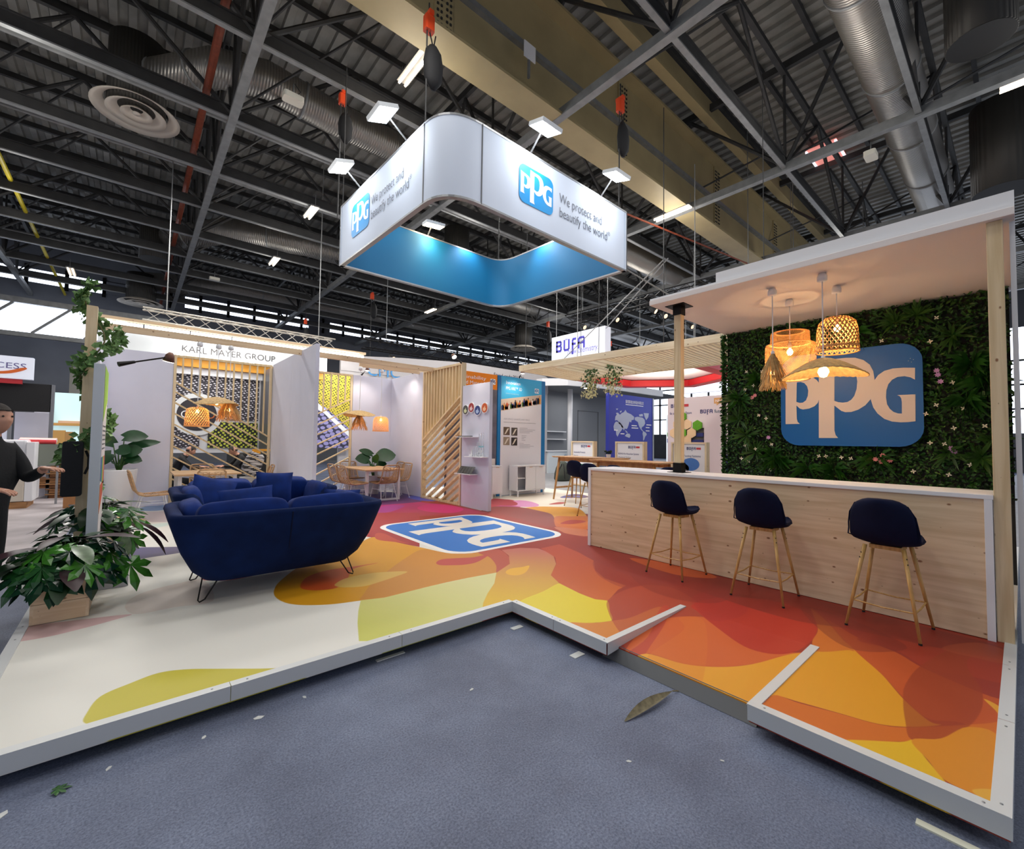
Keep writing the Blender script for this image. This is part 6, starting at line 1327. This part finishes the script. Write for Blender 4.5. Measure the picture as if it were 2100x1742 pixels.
# ---------------------------------------------------------------- ducts, diffusers, lamps on the roof grid
def ribbed(nt,b,tc):
    N=nt.nodes.new; L=nt.links.new
    w_=N('ShaderNodeTexWave'); w_.inputs['Scale'].default_value=5; w_.bands_direction='X'; L(tc.outputs['Object'],w_.inputs[0])
    p=N('ShaderNodeBump'); p.inputs['Strength'].default_value=.5; p.inputs['Distance'].default_value=.02; L(w_.outputs[1],p.inputs['Height']); L(p.outputs[0],b.inputs['Normal'])
DUCT=mat('spiral_duct',(150,146,140),.38,.75,build=ribbed); DRUM=mat('dark_drum',(66,64,60),.6,.4,build=ribbed); DISH=mat('diffuser_white',(206,198,186),.5)
def duct(label,pts,r):
    t=thing('air_duct',label,'duct',pts[0],'round steel air ducts'); L=0
    MB().tube(pts,r,24).build('duct_pipe',DUCT,t,smooth=True)
    for a,b in zip(pts[:-1],pts[1:]):
        a=Vector(a);b=Vector(b);n=max(1,int((b-a).length/2.6)); d=(b-a).normalized()
        for k in range(n):
            p=a+(b-a)*((k+.5)/n); MB().tube([p-d*.03,p+d*.03],r+.02,24).build('duct_collar',GALV,t,smooth=True)
def diffuser(label,c,R,h,dish=True):
    x,y,z=c; t=thing('air_diffuser',label,'diffuser',c,'round air diffusers')
    MB().lathe([(R*.66,0),(R*.66,h)],(x,y,z+.12),32).build('drum',DRUM,t,smooth=True)
    if dish:
        for k,(r0,r1,dz) in enumerate(((.72,1.0,0),(.42,.68,-.02),(.14,.36,-.03))):
            MB().lathe([(R*r0,.14+dz),(R*(r0+r1)/2,.07+dz),(R*r1,.0+dz),(R*r1,.02+dz),(R*(r0+r1)/2,.10+dz),(R*r0,.17+dz)],(x,y,z),40,cap=False).build('diffuser_ring',DISH,t,smooth=True)
        MB().lathe([(.001,.05),(R*.1,.02),(R*.1,.0),(.001,-.01)],(x,y,z),16,cap=False).build('diffuser_cone',DISH,t,smooth=True)
    else: MB().lathe([(R*.0001,.11),(R*.64,.11)],(x,y,z),32,cap=False).build('drum_mesh',mat('mesh_black',(26,26,26),.7),t)
    return t
duct('large air duct running overhead at the upper left into a diffuser',[(-.2,14.3,10.5),(.6,13.3,10.5),(1.2,12.5,10.5),(2.2,12.0,10.45),(3.9,12.0,10.3),(8,12.0,10.3),(24,12,10.3)],.42)
diffuser('big white ring diffuser below the overhead duct at the upper left',(-.2,14.1,9.55),.86,1.6)
duct('second row air duct deeper in the hall at the left',[(.5,24,10.0),(2.6,20.9,10.0),(5.4,20.0,10.0),(14,20,10.0),(34,20,10.0)],.5)
diffuser('dark drum diffuser in the second row on the left',(.45,23.6,8.9),.8,1.4,False)
diffuser('dark drum diffuser inside the sign opening',(10.2,15.6,9.0),.8,1.5,False)
diffuser('dark drum diffuser right of the first one behind the sign',(7.6,19.6,9.3),.8,1.2,False)
duct('third row air duct above the far booths',[(.2,30.5,9.9),(4,28.5,9.9),(34,28.5,9.9)],.5)
diffuser('far white ring diffuser above the far left stand',(.1,30.2,8.6),.95,1.4)
diffuser('far white ring diffuser above the orange header',(19,21,7.6),.85,1.4)
duct('broad ribbed air duct along the upper right of the hall',[(5,1.75,10.0),(14,1.75,10.0),(30,1.75,10.0)],.5)
duct('ribbed air duct passing behind the right end of the sign',[(12.5,10.4,9.4),(22,10.4,9.4),(36,10.4,9.4)],.45)
diffuser('large black drum diffuser at the top right corner',(11.6,.35,9.0),.72,2.0,False)
diffuser('black drum beyond the canopy at the right',(17.5,.2,8.4),.9,2.4,False)
# tube lamps under the grid
def tubelamp(label,a,b):
    a=Vector(a);b=Vector(b); t=thing('tube_lamp',label,'lamp',tuple((a+b)/2),'tube lamps under the roof grid'); d=(b-a).normalized(); s=Vector((-d.y,d.x,0))
    MB().bar(a,b,.26,.05).build('lamp_housing',GALV,t)
    for k in (-1,1): MB().tube([a+s*.07*k-Vector((0,0,.05)),b+s*.07*k-Vector((0,0,.05))],.025,6).build('lamp_tube',TUBE,t)
    for p in (a,b): MB().tube([p,p+Vector((0,0,.35))],.008,4).build('hanger',GALV,t)
tubelamp('tube lamp seen just left of the black hoist bag at the top',(4.15,8.6,9.35),(4.15,7.5,9.35))
tubelamp('tube lamp left of the hanging sign',(4.09,15.2,8.9),(4.09,14.3,8.9))
tubelamp('tube lamp further back left of the sign',(4.16,20.4,8.9),(4.16,19.4,8.9))
tubelamp('long tube lamp at the right of the sign below the girder',(12.72,7.7,8.95),(12.72,6.5,8.95))
tubelamp('long tube lamp at the far upper right edge',(13.25,.15,9.0),(13.3,-1.4,9.0))
tubelamp('tube lamp at the far left edge behind the yellow pipe',(-3.8,20,8.9),(-3.8,18.8,8.9))
tubelamp('tube lamp low over the far left windows',(-2.3,28,8.9),(-2.3,26.8,8.9))
tubelamp('tube lamp above the far booths under the sign',(12.4,22,8.9),(12.4,21,8.9))
sk=thing('roof_hatch','small pinkish skylight hatch in the roof at the right','skylight',(18.4,4.3,12.2)); MB().box(17.7,19.2,3.9,4.8,12.0,12.05).build('hatch_pane',mat('pink_pane',(230,140,130),.4,emit=(240,150,140),estr=.7),sk)
for y in (3.9,4.75): MB().box(17.7,19.2,y,y+.06,11.95,12.02).build('hatch_frame',mat('hatch_white',(240,240,250),.4,emit=(240,240,255),estr=1.2),sk)
for lab,c in (('white emergency lamp box hung under the rail at the upper left',(2.33,9.95,8.75)),('white emergency lamp box under the duct at the upper right',(13.6,2.3,8.75)),('white emergency lamp box further back on the left',(2.6,24,8.8)),('white notice plate fixed to the girder',(6.0,6.6,8.95))):
    t=thing('emergency_box',lab,'lamp',c); x,y,z=c
    if 'plate' in lab: MB().bar((x-.16,6.55,9.75),(x+.16,6.55,9.75),.02,.34).build('plate',WHITE,t); MB().box(x-.02,x+.02,6.55,6.6,9.2,9.6).build('plate_bracket',GALV,t)
    else:
        mb=MB(); mb.loft([[(x+a,y+b,z+h) for a,b in rrect(-.2,.2,-.12,.12,.05,3)] for h in (0,.06,.12)]); mb.build('box_body',mat('box_cream',(226,222,206),.5),t); MB().tube([(x,y,z+.12),(x,y,z+.4)],.012,5).build('hanger',GALV,t); MB().tube([(x+.05,y,z+.12),(x+.14,y,z+.28),(x+.02,y,z+.4)],.008,5).build('cable',BLACK,t)
# box trusses with spotlights hung over the far stands
def boxtruss(label,a,b,m,s=.3,seg=.5,lamps=0,short=''):
    a=Vector(a);b=Vector(b); t=thing('box_truss',label,'truss',tuple(a),'lighting trusses over the far stands'); d=(b-a).normalized(); sd=d.cross(Vector((0,0,1))).normalized()*s/2; u=Vector((0,0,s/2))
    C=[sd+u,sd-u,-sd-u,-sd+u]
    for c in C: MB().tube([a+c,b+c],.025,6).build('truss_tube',m,t)
    n=int((b-a).length/seg); mb=MB()
    for k in range(n):
        p=a+(b-a)*(k/n); q=a+(b-a)*((k+1)/n)
        for i in range(4): mb.tube([p+C[i],q+C[(i+1)%4]],.012,4,cap=False)
    mb.build('truss_lacing',m,t,kind='stuff')
    for e in (.1,.9): p=a+(b-a)*e; MB().tube([p+u,Vector((p.x,p.y,12.3))],.014,5).build('hanging_wire',GALV,t)
    rng=random.Random(int(a.x*10))
    for k in range(lamps):
        p=a+(b-a)*((k+.5)/lamps); q=p-u-Vector((0,0,.22)); x=Vector((rng.uniform(-.3,.3),-1,-.7)).normalized()
        o_=['first','second','third','fourth','fifth','sixth','seventh'][(lamps-1-k) if (b-a).dot(Vector((.757,-.654,0)))<0 else k]; tt=thing('truss_spot',o_+' black spotlight from the left under the '+short,'lamp',tuple(q),'spotlights on the far trusses')
        MB().tube([p-u-sd,q],.02,5).build('clamp',BLACK,tt); MB().tube([q-x*.12,q+x*.05,q+x*.16],.1,10,taper=[.07,.1,.12]).build('spot_body',BLACK,tt,smooth=True); MB().tube([q+x*.161,q+x*.168],.1,10).build('spot_lens',mat('spot_glow',(255,220,190),.3,emit=(255,220,180),estr=6 if k%2 else 1),tt)
SILV=mat('truss_silver',(196,192,182),.4,.4)
boxtruss('silver box truss above the textile stand',(.1,15.9,5.0),(5.3,15.9,4.95),SILV,.34,.4)
boxtruss('black box truss curving behind the grey back board',(7.0,17.5,5.55),(17,17.5,5.6),BLACKM,.4,.45,4,'truss above the grey back board')
boxtruss('black box truss above the map board',(16,10,7.6),(30,10,7.4),BLACKM,.4,.5,6,'truss above the map board')
boxtruss('black box truss crossing above the neighbouring stand',(15.5,14,7.4),(15.5,5,7.3),BLACKM,.4,.5,5,'highest crossing truss')
boxtruss('black box truss furthest back behind the canopy post',(22,13,6.6),(22,3,6.6),BLACKM,.4,.5,7,'furthest truss')
boxtruss('black box truss low above the white stand wall',(18,4.5,5.3),(18,12.5,5.4),BLACKM,.4,.5,6,'lowest truss')
# slanting guy wires by the right end of the sign
for k,(a,b) in enumerate((((7.25,5.05,5.05),(9.2,4.2,4.2)),((8.6,5.0,5.6),(11.9,11.2,4.5)),((8.6,4.9,5.6),(12.1,9.2,5.5)))):
    o=MB().tube([a,b],.014,5).build('guy_wire',GALV); tag(o,('steel guy wire from the sign corner to the canopy','slanting steel wire left of the name board','slanting steel wire meeting the corner of the name board')[k],'wire')
for k,(x,y,z0) in enumerate(((8.6,5.0,3.5),(2.97,8.62,6.18),(10.2,8.0,4.2))):
    o=MB().tube([(x,y,z0),(x,y,9.0)],.01,5).build('suspension_wire',DARKST); tag(o,('vertical wire rising beside the canopy corner','vertical wire at the left corner of the sign','vertical wire left of the hanging name board')[k],'wire')
# ---------------------------------------------------------------- bits on the floor
SC_=mat('paper_scrap',(206,208,206),.7)
rng=random.Random(12)
for k,(x,y,s,l) in enumerate(((.61,2.9,.05,'crumpled white paper scrap below the long deck edge'),(-.36,2.85,.05,'white paper scrap at the lower left of the floor'),(.35,2.9,.03,'tiny white square of paper by the deck edge joint'),(-.03,2.92,.03,'thin white sliver near the deck edge on the left'),(1.72,2.36,.03,'small white crumb in the notch of the floor'),(1.96,1.33,.025,'white crumb near the fallen leaf'),(.87,2.95,.03,'white curl of paper under the long deck edge'),(2.33,1.03,.02,'dark crumb below the torn ramp edge'))):
    s*=.6; mb=MB(); a=rng.uniform(0,6); c,sn=math.cos(a),math.sin(a)
    V=[(x+s*(p*c-q*sn),y+s*(p*sn+q*c),.002+r*.3*s) for p,q,r in ((-.9,-.3,0),(.2,-.5,.4),(1,-.1,.1),(.7,.5,.3),(-.4,.4,.0))]; mb.add(V+[(a_,b_,0.0005) for a_,b_,_ in V],[(0,1,2,3,4),(5,9,8,7,6)]+[(i,(i+1)%5+5-5,(i+1)%5+5,i+5) for i in range(5)]); tag(mb.build('paper_scrap',SC_),l,'scrap','scraps of paper on the floor')
lf=thing('dry_leaf','long curled dry leaf lying on the blue-grey floor','leaf',(2.45,1.5,.002))
mb=MB(); V=[];F=[]
for i in range(9):
    u=i/8; p=Vector((2.21,1.53,.004)).lerp(Vector((2.69,1.5,.02)),u); h=.035*math.sin(math.pi*min(1,u*1.0+.02))**.8
    V+=[(p.x-.25*h,p.y+h,p.z+.025*math.sin(3.1*u)),(p.x,p.y,p.z),(p.x+.25*h,p.y-h*.8,p.z+.012*math.sin(3.1*u))]
for i in range(8): a=3*i; F+=[(a,a+1,a+4,a+3),(a+1,a+2,a+5,a+4)]
mb.add(V,F).build('leaf_blade',mat('dry_leaf_brown',(104,96,72),.7,var=.4,vscale=30),lf,smooth=True); MB().tube([(2.69,1.5,.02),(2.74,1.49,.006)],.004,5).build('leaf_stalk',mat('stalk_brown',(130,116,80),.7),lf)
gl=handleaf(.05).build('green_leaf_scrap',LEAF2); gl.location=(-.2,2.88,.012); tag(gl,'small green leaf dropped on the floor at the lower left','leaf')
for k,(x0,x1,y0,y1,rz,l) in enumerate(((2.52,2.63,2.86,2.91,0,'small metal packing plate in the notch under the deck corner'),(2.55,2.66,2.2,2.26,0,'small metal packing plate under the short deck edge'),(1.4,1.62,3.08,3.11,0,'thin metal shim under the long deck edge'))): tag(MB().box(x0,x1,y0,y1,0,.006).build('packing_plate',SC_),l,'plate')
st_=MB().box(2.585,2.625,-.35,.33,.0,.008).build('tape_strip',mat('cream_strip',(226,226,206),.6)); tag(st_,'cream strip lying on the floor at the lower right corner','strip')
# ---------------------------------------------------------------- people
SKIN=mat('skin',(196,146,122),.5); CLOTH=mat('dark_clothes',(16,17,20),.85,bump=.3,bscale=30); HAIR=mat('short_dark_hair',(52,46,42),.8,bump=.8,bscale=160); SHOE=mat('shoe_leather',(22,20,20),.5)
def head_mesh(mb,c,f,up,s=1.0):
    """head with brow, nose, mouth and ears; f faces forward"""
    f=Vector(f).normalized();up=Vector(up).normalized();sd=up.cross(f).normalized(); up=f.cross(sd); c=Vector(c)
    rings=[]
    for j in range(1,16):
        ph=-math.pi/2+math.pi*j/16; r=[]
        for k in range(24):
            th=2*math.pi*k/24; x=math.cos(ph)*math.cos(th); y=math.cos(ph)*math.sin(th); z=math.sin(ph)
            fx=x*.098; sy=y*.076; uz=z*.122
            if z<-.15: q=(-z-.15); sy*=1-.42*q; fx=fx*(1-.18*q)+.018*q*(1 if x>0 else .2)
            if x>.55:
                if abs(y)<.28 and -.42<z<.10: fx+=.026*(1-abs(y)/.28)*(1-max(0,z+.1)/.25 if z>-.1 else 1-(-.1-z)/.4)     # nose
                if .08<z<.30 and .15<abs(y)<.55: fx-=.010                                                                   # eye sockets
                if .28<z<.45: fx+=.006                                                                                       # brow
                if -.62<z<-.48 and abs(y)<.4: fx+=.006
            r.append(c+f*fx*s+sd*sy*s+up*uz*s)
        rings.append(r)
    mb.loft(rings)
    for q in (-1,1):
        e=c+sd*q*.078*s-f*.008*s; mb.loft([[e+sd*q*t*s+(f*math.cos(6.283*k/8)*.018+up*math.sin(6.283*k/8)*.032)*w_*s for k in range(8)] for t,w_ in ((-.006,.9),(.008,1),(.014,.6))])
    return c,f,sd,up
def hand_mesh(mb,wr,d,n,th_side,s=1.0,curl=.35):
    """palm, four unequal bent fingers, thumb from the side; d finger direction, n back-of-hand normal"""
    wr=Vector(wr);d=Vector(d).normalized();n=Vector(n);n=(n-d*n.dot(d)).normalized();sd=d.cross(n)*th_side
    P=lambda u,v,h=0: wr+(d*u+sd*v+n*h)*s
    mb.loft([[P(u,w_*math.cos(6.283*k/10),t*math.sin(6.283*k/10)) for k in range(10)] for u,w_,t in ((-.02,.026,.02),(.0,.028,.018),(.04,.040,.016),(.08,.043,.014),(.10,.040,.010))])
    for i,(v,l) in enumerate(((.031,.070),(.011,.080),(-.010,.074),(-.030,.058))):
        a=P(.085,v*.9); b=P(.095+l*.42,v,-l*.18*curl); c_=P(.095+l*.75,v,-l*.5*curl); e=P(.095+l*(1-.25*curl),v*.95,-l*.95*curl)
        mb.tube([a,b,c_,e],.009*s,7,taper=[.0098*s,.0092*s,.0085*s,.006*s])
    mb.tube([P(.015,.024),P(.045,.052,-.008),P(.075,.066,-.02),P(.098,.066,-.03)],.01*s,7,taper=[.015*s,.012*s,.0105*s,.007*s])
def person(name,label,joints,edges,head,hands,hair=True):
    me=bpy.data.meshes.new('b'); K=list(joints); me.from_pydata([joints[k][0] for k in K],[(K.index(a),K.index(b)) for a,b in edges],[]); me.update()
    o=bpy.data.objects.new('b',me); COL.objects.link(o); m=o.modifiers.new('skin','SKIN'); m.use_smooth_shade=True
    for i,k in enumerate(K):
        sv=me.skin_vertices[0].data[i]; r=joints[k][1]; sv.radius=r if isinstance(r,tuple) else (r,r); sv.use_root=(i==0)
    s=o.modifiers.new('sub','SUBSURF'); s.levels=2; s.render_levels=2
    dg=bpy.context.evaluated_depsgraph_get(); dg.update(); bm=bpy.data.meshes.new_from_object(o.evaluated_get(dg)); bpy.data.objects.remove(o)
    mb=MB(); mb.add([tuple(v.co) for v in bm.vertices],[tuple(p.vertices) for p in bm.polygons],0)
    hs=len(mb.f); c,f,sd,up=head_mesh(mb,*head); 
    for h in hands: hand_mesh(mb,*h)
    for i in range(hs,len(mb.f)): mb.m[i]=1
    nk=Vector(joints['neck'][0])
    for i in range(hs):
        ctr_=sum((Vector(mb.v[j]) for j in mb.f[i]),Vector())/len(mb.f[i])
        if (ctr_-c).length<.17 and (ctr_-nk).dot(up)>-.01: mb.m[i]=1
        elif any((ctr_-Vector(h[0])).length<.05 for h in hands): mb.m[i]=1
    t=mb.build(name,[CLOTH,SKIN],None,smooth=True); tag(t,label,'person')
    hb=MB(); rings=[]
    for j in range(8,16):
        ph=-math.pi/2+math.pi*j/16; r=[]
        for k in range(24):
            th=2*math.pi*k/24; x=math.cos(ph)*math.cos(th); y=math.cos(ph)*math.sin(th); z=math.sin(ph)
            zz=z if not (x>.35 and z<.55) else .55+(z-.55)*.0; 
            if x<-.2: zz=z-.35*(1-z)
            r.append(c+f*x*.101+sd*y*.080+up*(zz*.126+.004) if zz<.99 else c+f*x*.1+sd*y*.08+up*zz*.127)
        rings.append(r)
    hb.loft(rings).build('hair',HAIR,t,smooth=True)
    eb=MB()
    for q in (-1,1):
        e=c+f*.084+sd*q*.032+up*.022; eb.lathe([(.0001,-.008),(.007,-.004),(.007,.004),(.0001,.008)],tuple(e),8,cap=False)
    eb.build('eyes',mat('eye_dark',(30,24,22),.3),t)
    return t
B=Vector((-.92,5.46,0)); F_=Vector((.757,-.654,0)); S_=Vector((.654,.757,0))
q=lambda f,s,z: tuple(B+F_*f+S_*s+Vector((0,0,z)))
J={'pelvis':(q(0,0,.98),(.19,.155)),'waist':(q(.01,0,1.12),(.19,.15)),'chest':(q(.03,0,1.36),(.215,.155)),'collar':(q(.05,0,1.53),(.12,.09)),'neck':(q(.07,0,1.60),(.06,.06)),'skull':(q(.10,0,1.70),(.06,.06)),
 'shA':(q(.04,-.19,1.49),(.075,.075)),'elA':(q(.10,-.25,1.20),(.055,.055)),'wrA':(q(.36,-.22,1.20),(.036,.036)),
 'shB':(q(.04,.19,1.49),(.075,.075)),'elB':(q(.16,.22,1.24),(.055,.055)),'wrB':(q(.40,.12,1.33),(.036,.036)),
 'hipA':(q(.0,-.10,.93),(.11,.11)),'knA':(q(.16,-.11,.52),(.075,.075)),'anA':(q(.12,-.11,.09),(.048,.048)),'toA':(q(.30,-.12,.045),(.045,.04)),
 'hipB':(q(.0,.10,.93),(.11,.11)),'knB':(q(.0,.11,.50),(.075,.075)),'anB':(q(-.28,.11,.14),(.048,.048)),'toB':(q(-.14,.12,.05),(.045,.04))}
E_=[('pelvis','waist'),('waist','chest'),('chest','collar'),('collar','neck'),('neck','skull'),('chest','shA'),('shA','elA'),('elA','wrA'),('chest','shB'),('shB','elB'),('elB','wrB'),('pelvis','hipA'),('hipA','knA'),('knA','anA'),('anA','toA'),('pelvis','hipB'),('hipB','knB'),('knB','anB'),('anB','toB')]
person('person','person in dark clothes walking with both hands held forward at the far left edge',J,E_,(q(.125,0,1.735),F_,(0,0,1)),[(q(.37,-.215,1.20),F_+S_*.1-Vector((0,0,.15)),(0,0,1),1),(q(.41,.115,1.335),F_-S_*.2,(0,0,1),-1)])
def sitter(label,B,F,lean):
    B=Vector(B);F=Vector(F).normalized();S=Vector((-F.y,F.x,0)); g=lambda f,s,z: tuple(B+F*f+S*s+Vector((0,0,z)))
    J={'pelvis':(g(0,0,.56),(.17,.14)),'waist':(g(.08,0,.74),(.16,.13)),'chest':(g(.12+lean*.5,0,.98),(.20,.15)),'collar':(g(.14+lean*.8,0,1.12),(.12,.1)),'neck':(g(.16+lean,0,1.16),(.06,.06)),'skull':(g(.2+lean,0,1.2),(.06,.06)),
     'shA':(g(.12+lean*.75,-.19,1.06),.075),'elA':(g(.34+lean*.6,-.25,.84),.055),'wrA':(g(.55+lean*.5,-.12,.86),.036),'shB':(g(.12+lean*.75,.19,1.06),.075),'elB':(g(.34+lean*.6,.25,.84),.055),'wrB':(g(.55+lean*.5,.12,.86),.036),
     'hipA':(g(.04,-.1,.52),.11),'knA':(g(.44,-.13,.50),.08),'anA':(g(.42,-.13,.09),.05),'toA':(g(.58,-.14,.05),.042),'hipB':(g(.04,.1,.52),.11),'knB':(g(.44,.13,.50),.08),'anB':(g(.42,.13,.09),.05),'toB':(g(.58,.14,.05),.042)}
    person('person',label,J,E_,(g(.25+lean,0,1.27),F+Vector((0,0,-.45)),Vector((0,0,1))+F*.4),[(g(.56+lean*.5,-.115,.86),F,(0,0,1),1),(g(.56+lean*.5,.115,.86),F,(0,0,1),-1)])
sitter('person in dark green jacket hunched over the table behind the first screen',(.72,13.7,0),(1,-.1,0),.16)
sitter('person in dark blue jacket leaning to the table behind the first screen, on the right',(2.45,13.8,0),(-1,-.05,0),.14)
dt=thing('dark_table','black table between the two people behind the first screen','table',(1.6,13.75,0)); MB().box(1.15,2.0,13.3,14.2,.78,.82).build('tabletop',BLACK,dt); MB().box(1.5,1.65,13.7,13.85,0,.78).build('table_column',BLACK,dt)
for x,l in ((.66,'black block stool under the person in green'),(2.5,'black block stool under the person in blue')): tag(MB().loft([[(x+a,13.75+b,z) for a,b in rrect(-.2,.2,-.2,.2,.05,3)] for z in (0,.36,.42)]).build('block_stool',BLACK),l,'stool')
ZB_=mat('zebra_fabric',(220,220,222),.8,build=dash((225,225,228),(60,60,66),(3,3,34),.25,.42))
mb=MB(); mb.loft(place(puff(.42,.2,.62,e=.5),Matrix.Translation((2.3,12.55,.95))@Matrix.Rotation(R3(20),4,'Y'))); o=mb.build('striped_cushion',ZB_,smooth=True); tag(o,'black and white striped cushion leaning behind the first screen','cushion')
tag(MB().loft([[(2.3+a,12.55+b,z) for a,b in rrect(-.25,.25,-.2,.2,.04,3)] for z in (0,.6,.64)]).build('pale_pouffe',mat('pouffe_grey',(190,188,188),.8)),'pale pouffe holding the striped cushion behind the first screen','pouffe')
